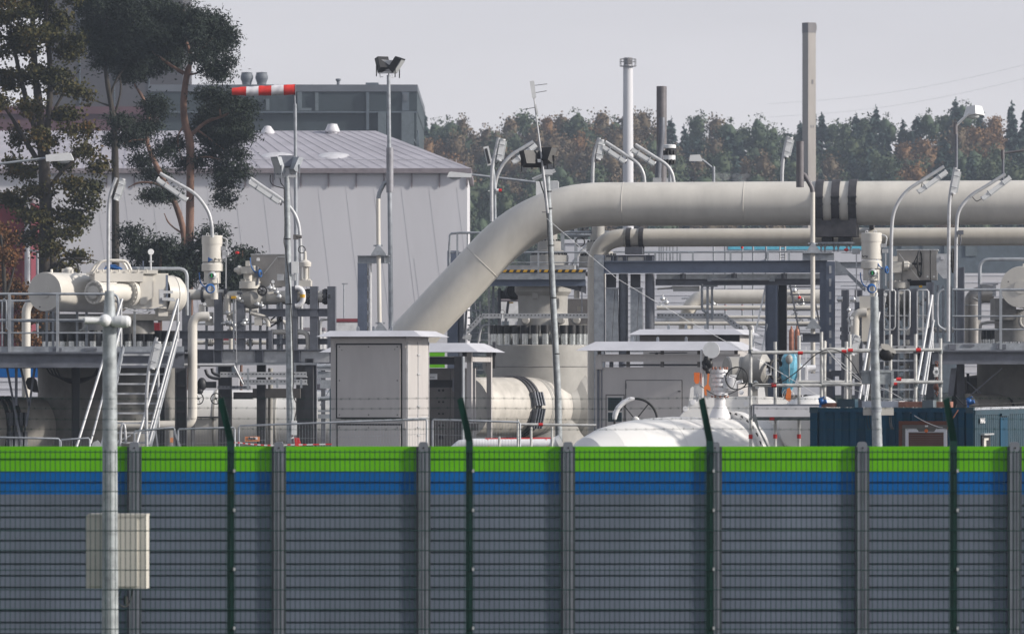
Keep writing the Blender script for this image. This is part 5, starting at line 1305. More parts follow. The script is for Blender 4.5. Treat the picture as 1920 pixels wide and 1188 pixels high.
b = MB(g); b.tube([(2,648,20),(2,566,20),(6,560,20),(10,566,20),(10,615,20),(14,619,20)],2,6); b.tube([(14,648,24),(14,562,24)],2.4,6)
b.build('gate', 'galv', t)
b = MB(g)
for u, v0, v1, u2 in ((8,690,860,40),(34,690,760,50),(60,690,800,44)): b.bar((u,v0,60),(u2,v1,60),4,4)
b.bar((27,690,40),(27,760,40),5,5); b.build('brace', 'steel', t)
# actuator
ga = G(143, 0, 200); ax = rot_ax(27)
t = T('valve_actuator', 'huge cream actuator drum with a flat round end facing the viewer at the left', 'actuator', ga, 200, v=600)
c = ga.w((97.5,549.5,-170)); c = Vector((ga.w((97.5,549.5,0)).x, c.y, c.z))
b = MB(ga); b.lathe(c, ax, [(0,0),(35.5,0),(36.2,1.2),(36.2,258),(34,262)], 56); b.build('drum', 'cream', t)
b = MB(ga); b.lathe(c, -ax, [(0,1.6),(11.4,1.6),(11.4,0)], 30); b.build('end_cap', 'cream', t)
b = MB(ga)
for x, z in ((7,24),(-8,-28)): q = c-ax*.5*ga.s+Vector((x*ga.s,0,z*ga.s)); b.cyl(q,q-ax*2*ga.s,1.2,None,8)
b.build('plug', 'steel_dark', t)
b = MB(ga); 
for k in (24, 96): q = c+ax*k*ga.s; b.cyl(q+Vector((0,0,35*ga.s)), q+Vector((0,0,42*ga.s)), 3, 2.2, 10)
b.build('top_port', 'cream', t)
gh = G(141.2, 12, 240)
b = MB(gh); b.box(176,512,268,528,-8,70); b.box(240,513,314,578,6,80); b.prism([(276,516),(288,518),(288,556),(270,570),(262,570),(262,516)],0,6); b.build('housing', 'cream', t)
b = MB(gh); b.box(182,506,296,513,-4,74); b.box(296,512,318,534,10,70); b.box(300,556,318,592,16,60); b.build('cover', 'cream', t)
b = MB(gh)
for u in (180,192,206,222,240,258,274): b.cyl((u,510,-9),(u,505,-9),1.6,None,6)
b.build('cover_bolt', 'cream', t)
a2 = rot_ax(33); c2 = gh.w((240,549,10)); e2 = c2-a2*104*gh.s
b = MB(ga); b.cyl(e2, c2, 17.5, None, 36); b.build('spring_can', 'cream', t)
b = MB(ga); b.lathe(e2, a2, [(0,-2),(12,-2),(12,0),(21.5,0),(21.5,8),(17,8)], 36); bolts(b, e2+a2*2*ga.s, a2, 18.5, 14, 1.6, 7); b.build('can_flange', 'cream', t)
b = MB(ga); b.lathe(c2, a2, [(17,-5),(28,-5),(28,4),(17,4)], 40); bolts(b, c2-a2*4*ga.s, a2, 24.5, 18, 2.1, 7); b.build('housing_flange', 'cream', t)
b = MB(ga); b.lathe(gh.w((334,552,40)), rot_ax(60), [(36,-26),(36,-6),(33,6),(25,14),(0,19)], 44); b.torus(gh.w((334,552,40))-rot_ax(60)*6*gh.s, rot_ax(60), 36, 1, 44, 5); b.build('rear_dome', 'cream', t)
b = MB(gh)
for d in (0, 44): b.tube([(174,513,d),(186,493,d),(196,488,d),(232,488,d),(240,493,d),(248,511,d)],2.5,8,smooth=1)
b.tube([(190,490,0),(190,490,44)],2.4,8); b.tube([(236,490,0),(236,490,44)],2.4,8); b.box(168,510,180,515,-4,50); b.box(242,509,256,514,-4,50); b.build('lifting_frame', 'cream', t)
b = MB(gh); b.ball((212,500,16),8,1.6,1,.6); b.ball((222,503,14),6,1.4,1,.6); b.tube([(196,504,8),(210,499,6),(230,505,6)],1.4,6); one(b, 'blue_rag', 'blue_cable', 'blue cloth bundle lying under the lifting frame of the big actuator', 'cloth')
handwheel(ga, '', '', (124,504,40), (-.25,-1,.12), 21, 1.6, 4, 'rubber', t, .75)
b = MB(ga); b.box(113,503,134,514,34,60); b.lathe(ga.w((126,508,40)), (0,0,1), [(9,-6),(9,4),(5,8),(0,8)], 16); b.build('wheel_gear', 'cream', t)
b = MB(gh); b.box(300,545,322,550,-20,-17); b.prism([(300,558),(322,558),(326,565),(300,563)],-30,-16); b.box(296,542,304,570,-22,-14); b.build('indicator_plate', 'galv_light', t)
b = MB(gh); b.tube([(232,577,-10),(262,586,-10),(310,573,-10)],1.2,6); b.build('cable_guard', 'alu', t)
b = MB(ga); b.box(90,588,330,600,20,120); b.cyl((128,588,60),(128,625,60),20,24,20); b.cyl((250,588,60),(250,625,60),34,36,24); b.build('stem_housing', 'valve_shade', t)
# gauge, air pipe
b = MB(gh); b.tube([(246,502,60),(330,502,60),(352,502,60),(361,510,60),(361,530,60),(361,590,60)],3.4,10,smooth=1); one(b, 'air_pipe', 'galv', 'galvanised air pipe over the top of the big actuator bending down at right', 'pipe')
t = T('pressure_gauge', 'small round dial gauge on a thin stem above the big actuator', 'gauge', gh, 289, v=506, d=40)
b = MB(gh); b.tube([(289,512,40),(289,474,40)],1.8,8); b.box(285,488,294,490,38,42); b.box(284,505,294,511,34,46); b.build('stem', 'alu', t)
b = MB(gh); b.cyl((289,471,36),(289,471,42),5.6,None,20); b.build('dial', 'lamp_white', t)
b = MB(gh); b.bar((276,508,50),(276,488,50),2.4,2.4); b.bar((272,508,50),(272,496,50),2,2); b.box(310,515,314,560,-12,-8); one(b, 'steel_bracket', 'steel_blue', 'dark upright bracket straps along the big actuator housing', 'bracket', part='bracket')
# ring of studs below the actuator and the buried valve body
gv = G(147, 0, 200); t = T('ball_valve', 'dark shaded valve body with a ring of studs under the left platform', 'valve', gv, 190)
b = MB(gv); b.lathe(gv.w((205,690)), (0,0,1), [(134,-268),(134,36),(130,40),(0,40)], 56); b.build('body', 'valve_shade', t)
b = MB(gv); b.lathe(gv.w((205,650)), (0,0,1), [(84,0),(84,24),(74,30),(70,52),(0,52)], 44); b.build('bonnet', 'valve_shade', t)
for i in range(17):
    a = -math.pi*.97+math.pi*.94*i/16; x = 205+118*math.cos(a); d = 118*math.sin(a)
    b = MB(gv); b.cyl((x,652,d),(x,634,d),7,None,12); s_ = b.build('stud_sleeve', 'chrome', t)
    b = MB(gv); b.cyl((x,640,d),(x,620,d),7.8,None,8); b.build('stud_cap', 'black', s_)
b = MB(gv); b.prism([(72,735),(60,728),(56,716),(60,708),(70,706),(76,712),(80,735)],-100,-88); b.cyl((66,716,-101),(66,716,-87),4,None,12); b.build('lifting_lug', 'steel_dark', t)
ax3 = rot_ax(62); c0 = gv.w((210,802,20)); 
t = T('valve_pipe', 'thick dusty cream pipe running into the shaded valve at the lower left', 'pipe', gv, 60)
e0 = c0-ax3*300*gv.s
b = MB(gv); b.cyl(e0, c0, 58, None, 52); b.build('pipe_run', 'cream_dirty', t)
b = MB(gv); b.lathe(c0-ax3*62*gv.s, ax3, [(58.3,0),(61,4),(66,16),(70,60)], 48); b.lathe(c0-ax3*120*gv.s, ax3, [(58,0),(58.4,0),(58.4,5),(58,5)], 48); b.build('hub', 'valve_grey', t)
t3 = T('pipe_clamp', 'grey bolted clamp jaws on the dusty pipe at the left edge', 'pipe clamp', gv, 20, v=800, d=-60)
gn = Vector((ax3.y, -ax3.x, 0))
b = MB(gv)
for k in (216, 228, 240): b.lathe(c0-ax3*k*gv.s, ax3, [(58,0),(60.5,0),(60.5,7),(58,7)], 44)
b.build('band', 'clamp', t3)
b = MB(gv); m_ = c0-ax3*222*gv.s+gn*58*gv.s
for k in (-14,-4,6,16):
    q = m_+ax3*k*gv.s
    for z0, z1 in ((6,30),(-40,-6)): b.hexa([q+gn*x*gv.s+ax3*y*gv.s+Vector((0,0,z*gv.s)) for z in (z0,z1) for x, y in ((-4,-3),(12,-3),(12,3),(-4,3))])
    q2 = q+gn*6*gv.s; b.cyl(q2-Vector((0,0,9*gv.s)), q2+Vector((0,0,9*gv.s)), 1.6, None, 6)
b.build('jaw', 'steel', t3)
b = MB(G(152)); b.tube([(-30,606),(-30,600)]+[(51,700)][:0]+[(52,830),(52,600)]+bend((52,588),(52,560),(80,560))+[(110,560)],8.2,18,False) if False else b.tube([(49,840),(49,600)]+bend((49,590),(49,563),(74,563))+[(100,563)],8.3,18,False)
one(b, 'riser_pipe', 'cream', 'slim cream riser pipe bending behind the big drum at the left', 'pipe')
b = MB(gv); b.box(258,604,296,621,60,70); one(b, 'red_cover', 'vehicle_red', 'dark red cover glimpsed under the housing of the big actuator', 'cover')
# stairs
gs = G(137, 0, 250); t = T('steel_stair', 'grey steel stair with bright handrails climbing to the left platform', 'stairs', gs, 240)
b = MB(gs)
for i in range(11): b.box(222-1.2*i,663+18.2*i,313-3.0*i,666.5+18.2*i,30-14*i,46-14*i)
b.build('tread', 'galv_light', t)
b = MB(gs); b.bar((327,640,40),(281,860,-120),4,16); b.bar((228,650,40),(196,860,-120),4,14); b.build('stringer', 'galv', t)
b = MB(gs)
b.tube([(332,560,30),(262,837,-120)],2.6,8); b.tube([(334,603,30),(279,840,-110)],2.2,8); b.tube([(332,628,34),(286,832,-110)],2,8)
b.tube([(332,560,30),(331,640,30)],2.4,8); b.tube([(299,690,-40),(300,800,-40)],2.4,8)
b.build('right_handrail', 'galv_light', t)
b = MB(gs); b.tube([(227,560,30),(152,838,-120)],2.6,8); b.tube([(226,606,30),(176,836,-110)],2.1,8); b.tube([(222,625,34),(182,815,-110)],1.9,8); b.tube([(225,560,30),(225,650,30)],2.2,8); b.build('left_handrail', 'galv_light', t)
t = T('steel_post', 'dark I shaped steel post with ribs beside the stair', 'steel frame', gs, 336, d=60)
b = MB(gs); b.ibeam((336,870,60),(336,690,60),22,20,up=gs.a); b.box(327,697,346,870,58,60); b.build('column', 'steel_dark', t)
b = MB(gs)
for v in (722,750,771): b.box(326,v,347,v+2,50,58)
b.build('rib', 'steel_dark', t)
b = MB(gs); b.tube([(232,838,-100),(234,800,-100),(237,793,-100),(241,796,-100),(243,828,-100)],2.4,8,smooth=1); b.tube([(228,826,-100),(252,815,-100)],1.8,6); b.tube([(228,828,-100),(243,828,-100)],1.6,6)
one(b, 'barrier_loop', 'galv_light', 'small bent tube loop by the foot of the left stair', 'barrier')
b = MB(gs); b.prism([(178,838),(182,828),(190,824),(196,830),(196,838)],-110,-90); one(b, 'cable_drum', 'galv_light', 'grey rounded box just left of the thick camera mast above the wall', 'box')
# small guard fences above the wall
gf = G(95, 0, 400)
def mesh_panel(u0, v0, u1, v1, lab, n=None, dense=True, Y=95, th=0):
    gq = G(Y, th, u0); t = T('mesh_barrier', lab, 'mobile fence', gq, (u0+u1)/2, 'mobile fence panels')
    b = MB(gq); b.tube([(u0,990),(u0,v0+3),(u0+2,v0),(u1-2,v1),(u1,v1+3),(u1,990)],1.9,8); b.build('frame', 'galv', t)
    b = MB(gq); n = int((u1-u0)/5.4)
    for i in range(1, n):
        u = u0+(u1-u0)*i/n; v = v0+(v1-v0)*i/n; b.tube([(u,v),(u,990)],.2,4,False)
    for k in (28, 80, 130): b.tube([(u0,v0+k),(u1,v1+k)],.25,4,False)
    b.build('mesh', 'galv', t); return t
mesh_panel(-70, 818, 112, 822, 'mobile fence panel at the far left just above the wall')
mesh_panel(114, 824, 168, 821, 'short mobile fence panel left of the thick camera mast')
mesh_panel(252, 808, 327, 801, 'mobile fence panel just right of the thick camera mast')
mesh_panel(334, 804, 440, 801, 'mobile fence panel left of the first cranked post')
mesh_panel(448, 798, 800, 785, 'longest mobile fence panel crossing the tall riveted cabinet')
mesh_panel(811, 786, 975, 791, 'mobile fence panel between the two cabinets and the mud streaked pipe')
b = MB(G(96)); b.tube([(975,795),(1118,797)],2.6,10); r_ = one(b, 'rail_tube', 'scaffold', 'level grey tube with a red band left of the white valve', 'tube')
for u, v, w in ((971,786,'tallest grey standing tube right of the mud streaked pipe clamp'),(996,800,'grey standing tube between the tallest one and the leaning mast'),(936,818,'shortest grey tube peeping over the wall left of the tallest one'),(1035,800,'grey standing tube just left of the foot of the leaning mast')):
    b = MB(G(96)); b.tube([(u,990),(u,v)],2.3,8); one(b, 'scaffold_tube', 'scaffold', w, 'tube', 'standing scaffold tubes')
b = MB(G(96)); b.cyl((1010,795.5),(1018,795.6),3.2,None,10); b.build('red_band', 'red', r_)
b = MB(gf); b.box(319.5,820,325,829,-6,-4.5); one(b, 'warning_tag', 'sign_orange', 'small orange and white tag hanging on the fence panel beside the camera mast', 'tag')
b = MB(gf); b.bar((327,806,-3),(338,838,-3),3.4,3.4); b.bar((292,806,-2),(296,838,-2),2.6,2.6); one(b, 'fence_brace', 'galv', 'slanting grey brace tubes behind the mobile fence right of the camera mast', 'brace', part='brace')
g = G(94, 0, 470); t = T('fence_sign', 'orange plate with dark lettering on white hung on the mobile fence', 'sign', g, 473, v=827)
b = MB(g); b.box(459.5,818,487,827,-1,1); b.build('plate', 'sign_orange', t)
b = MB(g); b.box(465.5,819,483,823.6,-1.6,-1); b.build('label_field', 'white', t)
text('lettering', 'Boels', 6.0, g, 466.2, 823.0, -2.0, 'black', t, True)
b = MB(G(93)); pts = [(432,829),(450,829.5),(470,832),(495,834),(520,834.5),(545,833),(575,833),(622,832)]
b2 = MB(G(93))
for i, (p, q) in enumerate(zip(pts, pts[1:])):
    for k in range(4):
        a = [p[j]+(q[j]-p[j])*k/4 for j in (0,1)]; e = [p[j]+(q[j]-p[j])*(k+1)/4 for j in (0,1)]
        (b if k % 2 else b2).bar((*a,0),(*e,0),.4,2.3)
t = T('barrier_tape', 'red and white barrier tape strung above the wall near the orange plate', 'tape', G(93), 520, v=834); b.build('red_part', 'red_tape', t); b2.build('white_part', 'white', t)
# ---- valve rack left of the diagonal pipe
g = G(145, -6, 480)
t = T('steel_rack', 'grey steel rack of columns and beams that carries the small valves', 'steel frame', g, 480)
for u, v0 in ((348,548),(409,548),(451,548),(551,537),(590,537),(623,537)):
    b = MB(g); b.ibeam((u,660,0),(u,v0,0),17,14,up=g.b); b.box(u+5.5,v0,u+8,660,-8.6,8.6); b.build('column', 'steel', t)
b = MB(g); b.ibeam((340,668,-8),(640,668,-8),27,16); b.build('main_beam', 'steel', t)
b = MB(g); b.ibeam((336,627,-6),(506,627,-6),15,14); b.box(505,619,512,656,-12,10); b.ibeam((488,586,-4),(616,586,-4),15,12); b.ibeam((508,640,6),(640,640,6),11,10); b.build('cross_beam', 'steel', t)
b = MB(g)
for u in (352,401,416,478,494,549,563): b.box(u,655.5,u+2.2,680.5,-15,-9)
b.build('stiffener', 'steel', t)
b = MB(g); b.box(418,658,478,679,-9.6,-8.4); b.box(497,658,548,679,-9.6,-8.4); b.box(566,658,620,679,-9.6,-8.4); b.build('lit_web_patch', 'galv_light', t)  # pale patches stand in for sunlight falling on the beam's web
b = MB(g); b.box(402,680,600,684,-22,10); b.build('cable_channel', 'galv', t)
for u, w, dd in ((420,24,10),(486,16,30),(560,20,50),(583,15,-12)):
    b = MB(g); b.ibeam((u,880,dd),(u,672,dd),w,14,up=g.a); b.box(u-w/2,684,u+w/2,880,dd-8,dd-6.5); b.build('leg', 'steel_dark', t)
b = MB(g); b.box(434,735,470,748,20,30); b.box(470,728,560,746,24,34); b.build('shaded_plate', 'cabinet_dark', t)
t = T('white_header', 'wide pale header pipe lying low behind the legs of the valve rack', 'pipe', G(151), 480)
gh2 = G(151, -4, 480); b = MB(gh2); b.cyl((300,792),(640,792),61,None,48); b.build('pipe_run', 'white_paint', t)  # white puts a sunlit look into the colour; the rack shades this pipe
b = MB(gh2); b.lathe(gh2.w((505,792)), gh2.a, [(61,0),(63.5,0),(63.5,18),(61,18)], 48); b.lathe(gh2.w((404,792)), gh2.a, [(61,0),(62,0),(62,4),(61,4)], 48); b.build('ring', 'valve_grey', t)
b = MB(gh2); b.box(370,780,420,783,-68,-62); b.build('strap', 'steel_dark', t)
handwheel(G(143), 'hand_wheel', 'small thin hand wheel before the pale header, left of two', (372,747,0), (-.5,-1,0), 10.5, 1, 4, 'rubber')
handwheel(G(143), 'hand_wheel', 'small thin hand wheel half behind the cranked fence post', (405,747,0), (-.2,-1,0), 10, 1, 4, 'rubber')
tray(G(142, -4, 480), [(413,702),(576,702)], 10, 'cable_tray', 'upper cable tray below the valve rack beam', -6)
tray(G(142, -4, 480), [(452,716),(576,716)], 10, 'cable_tray', 'lower shiny cable tray below the valve rack beam', 2, 'alu')
tray(G(142, -4, 480), [(408,726),(470,726)], 6, 'cable_tray', 'short dark cable tray at the left end of the two long ones', -4, 'steel')
b = MB(G(142)); b.tube([(336,684,-4),(410,684,-4),(440,683.5,-4)],3.2,10); b.tube([(438,684,-4),(446,700,-6),(456,720,-6)],2,8); one(b, 'cable_conduit', 'galv_light', 'pale conduit with a black cable dropping from it under the rack beam', 'conduit')
b = MB(G(142)); b.tube([(384,692,20),(388,704,20),(400,709,20),(412,709,20)],3,8,smooth=1); b.tube([(396,690,24),(398,700,24),(412,704,24)],3,8,smooth=1); b.ball((378,720,10),9,1,1,1.4); b.ball((374,732,10),7); b.box(385,715,405,727,6,16)
one(b, 'shaded_fittings', 'steel_dark', 'dark shaded hoses and fittings under the left end of the rack', 'fittings', part='fitting')
for u, va in ((465,690),(520,709),(564,709)):
    pass
b = MB(G(141.4, -4, 480)); b.bar((466,690,-8),(466,731,-8),4.5,4); b.bar((521,709,-8),(521,727,-8),4,4); b.bar((566,709,-8),(566,727,-8),4,4); one(b, 'tray_hanger', 'galv', 'slotted hangers holding the two long cable trays of the rack', 'hanger', part='hanger')
gp_ = G(140.5, 0, 360); b = MB(gp_); b.tube([(210,797),(330,797)]+bend((338,797),(361,797),(361,775))+[(361,700),(361,625)]+bend((361,612),(361,593),(380,593))+[(392,593)],9,18,True)
one(b, 'bent_pipe', 'cream', 'cream pipe rising in front of the rack with elbows at top and bottom', 'pipe')
b = MB(g); b.tube([(508,622,4),(560,622,4)]+[(571,623,4),(577,628,4),(578.5,640,4)]+[(578.5,675,4)],5,14,smooth=1); one(b, 'bent_pipe', 'cream', 'thin cream pipe turning down behind the floodlight mast', 'pipe')
# vertical spring actuator
def spring_can(g, u, v, lab, word, name='spring_actuator', tri=True):
    t = T(name, lab, 'actuator', g, u, v=v+125)
    b = MB(g); b.lathe(g.w((u,v+17)), (0,0,1), [(18.5,0),(19.8,0),(19.8,15),(18.5,16.5),(0,16.5)], 36); b.build('cap', 'cream', t)
    b = MB(g); b.cyl((u,v+50),(u,v+17),18.9,None,36); b.build('barrel', 'cream', t)
    b = MB(g); b.lathe(g.w((u,v+68)), (0,0,1), [(18,0),(20,1),(20,13),(18,16.5)], 36); b.build('lower_cap', 'cream', t)
    b = MB(g); b.cyl((u,v+90),(u,v+68),15.5,None,30); b.cyl((u+4,v+120),(u+4,v+88),7,None,18); b.build('neck', 'cream', t)
    b = MB(g); b.torus((u-9,v-1.5),(.3,-1,0),2.4,.8,14,5); b.torus((u+7,v-1.5),(.5,-1,0),2.6,.8,14,5); b.build('eye_bolt', 'galv_light', t)
    b = MB(g); b.lathe(g.w((u+3,v+76,-17)), (0,-1,0), [(8,0),(8,4),(6.5,7),(4,9),(0,9.6)], 22); d = b.build('indicator_dome', 'lamp_glass', t)
    b = MB(g); b.cyl((u+3,v+76,-27),(u+3,v+76,-26),4.4,None,16); b.build('indicator_disc', 'black', d)
    b = MB(g); b.prism([(u+.6,v+72.8),(u+5.2,v+72.8),(u+3.2,v+75.6),(u+5.2,v+78.8),(u+.8,v+78.8),(u+2.6,v+75.6)],-28,-27); b.build('indicator_mark', 'green_lens', d)
    b = MB(g); b.tube([(u-16,v+104,-14),(u-10,v+99,-16),(u-4,v+86,-18)],.9,5); b.tube([(u+14,v+100,-14),(u+12,v+80,-18)],.9,5); b.build('signal_cable', 'alu', t)
    b = MB(g); b.tube([(u+19,v+5,-4),(u+24,v+5,-4),(u+29,v+9,-4),(u+28,v+16,-4),(u+27,v+22,-4)],1.5,8,smooth=1); b.box(u+18,v+21,u+28,v+28,-8,2); b.box(u+20,v+31,u+31,v+38,-8,4); b.bar((u+27,v+38,-6),(u+27,v+100,-6),2.2,2.2); b.build('air_filter', 'galv_light', t)
    if tri:
        b = MB(g); 
        for k in range(5):          # a small blue arrowhead sitting on the barrel
            u0 = u-5+k*1.7; h = 4.4-k*.95; dd = -math.sqrt(18.95**2-(u0+.8-u)**2)-.5
            b.box(u0,v+46-h,u0+1.7,v+46+h,dd,dd+.6)
        b.build('blue_arrow', 'blue_cable', t)
    return t
ga2 = G(144, -6, 400)
t = spring_can(ga2, 398, 441, 'upright cream spring actuator with a blue arrow emblem at left', 'Petr')
text('lettering', 'Petr', 7.5, ga2, 404.5, 489.6, -19.4, 'black', t, True)
def coil(g, u, v, r, lab, d=-20, tilt=(.15,-1,.1)):
    b = MB(g)
    for k in range(3): b.torus((u+k*.7,v+k*.5,d-k*1.2),tilt,r-k*.8,.95,26,6)
    b.tube([(u-r,v-2,d),(u-r-7,v-6,d+2),(u-r-12,v-16,d+4),(u-r-13,v-30,d+6)],1.1,6,smooth=2)
    one(b, 'cable_coil', 'blue_cable', lab, 'cable')
coil(ga2, 397, 541, 8.4, 'blue cable coil below the spring actuator with the arrow emblem')
b = MB(ga2); b.tube([(378,478,2),(369,486,2),(367,500,2),(372,512,2),(382,518,2)],1.3,8,smooth=2); one(b, 'black_hose', 'rubber', 'black hose loop on the left side of the arrow marked actuator', 'hose')
b = MB(ga2); b.tube([(446,474,-4),(441,482,-4),(440,500,-4)],1,6); r_ = one(b, 'red_beacon', 'rubber', 'tiny red beacon on a thin stem right of the arrow marked actuator', 'beacon')
b = MB(ga2); b.ball((446,474,-5),2.8,1.5,1,1); b.build('lens', 'red', r_)
# rack valves
t = T('control_valve', 'cream globe valve with a gearbox and bolted bonnet on the rack', 'valve', g, 465, v=575)
b = MB(g); b.lathe(g.w((440,558,4)), (1,0,0), [(10,0),(14,4),(14,10),(18,16),(22,30),(20,42),(15,52),(13,60),(12,95)], 30); b.build('body', 'valve_grey', t)
b = MB(g); b.lathe(g.w((468,541,4)), (0,0,1), [(20,0),(20,13),(18,14),(0,14)], 30); bolts(b, (468,525,4),(0,0,1),16,12,1.8,4); b.cyl((464,528,4),(464,512,4),8,None,16); b.build('bonnet', 'cream', t)
b = MB(g); b.box(453,500,477,513,-10,14); b.box(461,489,469,499,-6,6); b.box(470,498,477,512,-11,15); b.build('gearbox', 'cream', t)
b = MB(g); b.lathe(g.w((452,506,2)), (-1,-.1,0), [(8,0),(9,1),(9,6),(5,9),(3,14),(0,14)], 20); b.build('hub', 'cream', t)
b = MB(g); b.tube([(422,560,-2),(432,552,-4),(441,551,-4),(444,558,-4)],7,14); b.tube([(427,552,-4),(426,590,-4)],7,14); b.build('elbow', 'cream', t)
handwheel(g, '', '', (494,545,-14), (-.1,-1,0), 8.2, 1.5, 6, 'rubber', t)
t = T('stainless_panel', 'plain stainless equipment cabinet above the valve rack at left', 'cabinet', g, 500, v=545)
b = MB(g); b.box(467,477,518,538,24,80); b.build('body', 'stainless', t)
b = MB(g); b.box(518,476,535,536,26,78); b.build('side_panel', 'stainless', t)
b = MB(g); b.box(466,475.5,536,477,22,82); b.box(518,480,535,482,23,26); b.bar((517,481,23),(492,512,23),.8,.8); b.build('rim', 'galv_light', t)
b = MB(g); b.prism([(477.5,488.5),(477.5,484),(479,482.4),(482,482.4),(483.5,484),(483.5,488.5)],22.5,24); b.build('sticker', 'white', t)
for u, v, w in ((527,520,'left one'),(550,520,'right one')):
    b = MB(g); b.box(u-6,v-6,u+6,v+6,-8,6); one(b, 'junction_box', 'galv_light', 'small grey junction box beside the floodlight mast at rack height, the ' + w, 'junction box', 'junction boxes on the rack')
b = MB(g); b.tube([(484,534,-10),(486,508,-10),(490,504,-10)],2.4,8); b.cyl((484,500,-10),(484,506,-10),3,None,8); b.box(478,508,484,520,-12,-6); one(b, 'instrument', 'steel', 'dark small instrument with a tube before the stainless cabinet', 'instrument')
coil(g, 490, 513, 6.5, 'narrow blue cable loop before the stainless equipment cabinet', -16, (1,-.5,0))
t = T('diaphragm_valve', 'cream diaphragm valve with a domed head right of the floodlight mast', 'valve', g, 573, v=540)
b = MB(g); b.lathe(g.w((573,493,0)), (0,0,1), [(4,-8),(11,-7),(11.6,-2),(11.6,1),(10,2),(6,5),(3,6),(2.5,20),(1.2,22),(0,22)], 26); b.build('dome', 'cream', t)
b = MB(g); b.cyl((574,524,0),(574,500,0),5,None,14); b.bar((567,524,0),(567,501,0),2,4); b.bar((580,524,0),(580,501,0),2,4); b.box(563,526,585,537,-10,10); bolts(b,(574,525,0),(0,0,1),8,8,1.6,4); b.build('body', 'cream', t)
b = MB(g); b.torus((566,468,4),(.2,-1,0),6.6,1,20,6); one(b, 'hose_coil', 'rubber', 'thin black loop of cable on the pole above the diaphragm valve', 'cable')
b = MB(g); b.tube([(556,540,-10),(563,540,-10),(570,546,-10),(571,556,-10),(570,566,-10),(562,573,-10),(556,574,-10)],5,12,smooth=1); o = one(b, 'insulated_elbow', 'white_wrap', 'white ribbed bend of an insulated pipe right of the floodlight mast', 'pipe')
b = MB(g); b.cyl((570,552,-10),(570,558,-10),5.6,None,14); b.build('yellow_band', 'yellow', o)
t = T('flanged_pipe', 'horizontal flanged pipe with dark bolted wafers along the top of the rack', 'pipe', g, 600, v=570)
b = MB(g); b.cyl((500,556,6),(612,556,6),11,None,24); b.cyl((344,552,6),(425,552,6),10,None,22); b.build('pipe_run', 'cream', t)
for u in (576,608,617,376,420):
    b = MB(g); b.cyl((u,556 if u > 500 else 552,6),(u+5,556 if u > 500 else 552,6),15,None,24); b.build('flange', 'steel_dark', t)
b = MB(g)
for u in (576,610): bolts(b,(u+3,556,6),(1,0,0),12,10,2.2,16)
b.build('flange_bolt', 'rubber', t)
t = T('pipe_fittings', 'mixed silver fittings and small valves between the rack columns', 'fittings', g, 470, v=620)
b = MB(g); rr = random.Random(14)
for u, v in ((385,588),(393,596),(427,586),(433,606),(427,604),(421,606),(440,610),(449,560),(456,564),(458,606),(462,600),(508,540),(515,542),(521,548),(525,556),(484,570),(492,573)):
    b.ball((u,v,-8),3.6+rr.random()*2); b.cyl((u-6,v,-8),(u+6,v,-8),2,None,8); b.cyl((u,v-8,-8),(u,v+2,-8),1.3,None,6)
b.build('fitting', 'alu', t)
b = MB(g); b.box(372,570,382,600,-4,6); b.box(384,585,398,610,-2,10); b.box(424,588,436,602,2,14); b.box(384,548,402,575,0,14); b.build('block', 'cream', t)
b = MB(g); b.tube([(470,586,-4),(484,590,-4),(496,594,-4),(503,600,-4),(504,612,-4)],4.4,12,smooth=1); b.box(478,594,492,610,-8,8); b.build('small_elbow', 'cream', t)
b = MB(g)
for u, r in ((487,2.6),(526,4),(385,2.4),(500,2.2),(468,2.4),(520,2.2)): b.tube([(u,662,8),(u,560,8)],r,8)
one(b, 'conduit_bundle', 'galv', 'upright grey conduits standing between the rack columns', 'conduit', part='conduit')
b = MB(g); b.tube([(440,660,-14),(440,556,-14)],2.2,6); b.box(436,556,444,560,-18,-10); b.bar((446,690,-16),(444,556,-16),1.6,1.6); r_ = one(b, 'slotted_rail', 'galv_light', 'pale slotted upright rail with a yellow cap on the rack', 'rail')
b = MB(g); b.box(436,555,445,560,-20,-18); b.build('yellow_cap', 'yellow', r_)
b = MB(g); b.tube([(508,600,0),(520,590,0),(528,596,0),(515,608,0),(506,612,0)],1.6,6,smooth=1); b.tube([(508,612,0),(530,600,0)],1.4,6); one(b, 'black_cables', 'rubber', 'tangled black cables under the cross beam of the rack', 'cable', part='conduit')
b = MB(G(146)); b.ibeam((585,870),(585,672),18,14); b.bar((606,870),(606,690),8,6); one(b, 'rack_leg', 'steel', 'steel post directly left of the tall riveted cabinet', 'steel frame')
b = MB(G(140)); b.box(596,690,622,694,0,20); b.box(596,696,622,708,4,8); b.cyl((594,686,6),(624,686,6),4,None,12); b.box(600,712,622,728,4,16); b.cyl((596,748,0),(624,745,0),4,None,12); b.box(596,768,622,772,0,4); b.box(596,776,622,784,2,8); b.bar((600,760,4),(618,730,4),2,2)
one(b, 'stacked_fittings', 'galv', 'stack of trays and pipes in the gap left of the tall riveted cabinet', 'fittings', part='fitting')
b = MB(G(139)); b.box(618,728,623,860,0,10); one(b, 'blue_post', 'container_side', 'thin blue upright behind the left edge of the tall riveted cabinet', 'post')
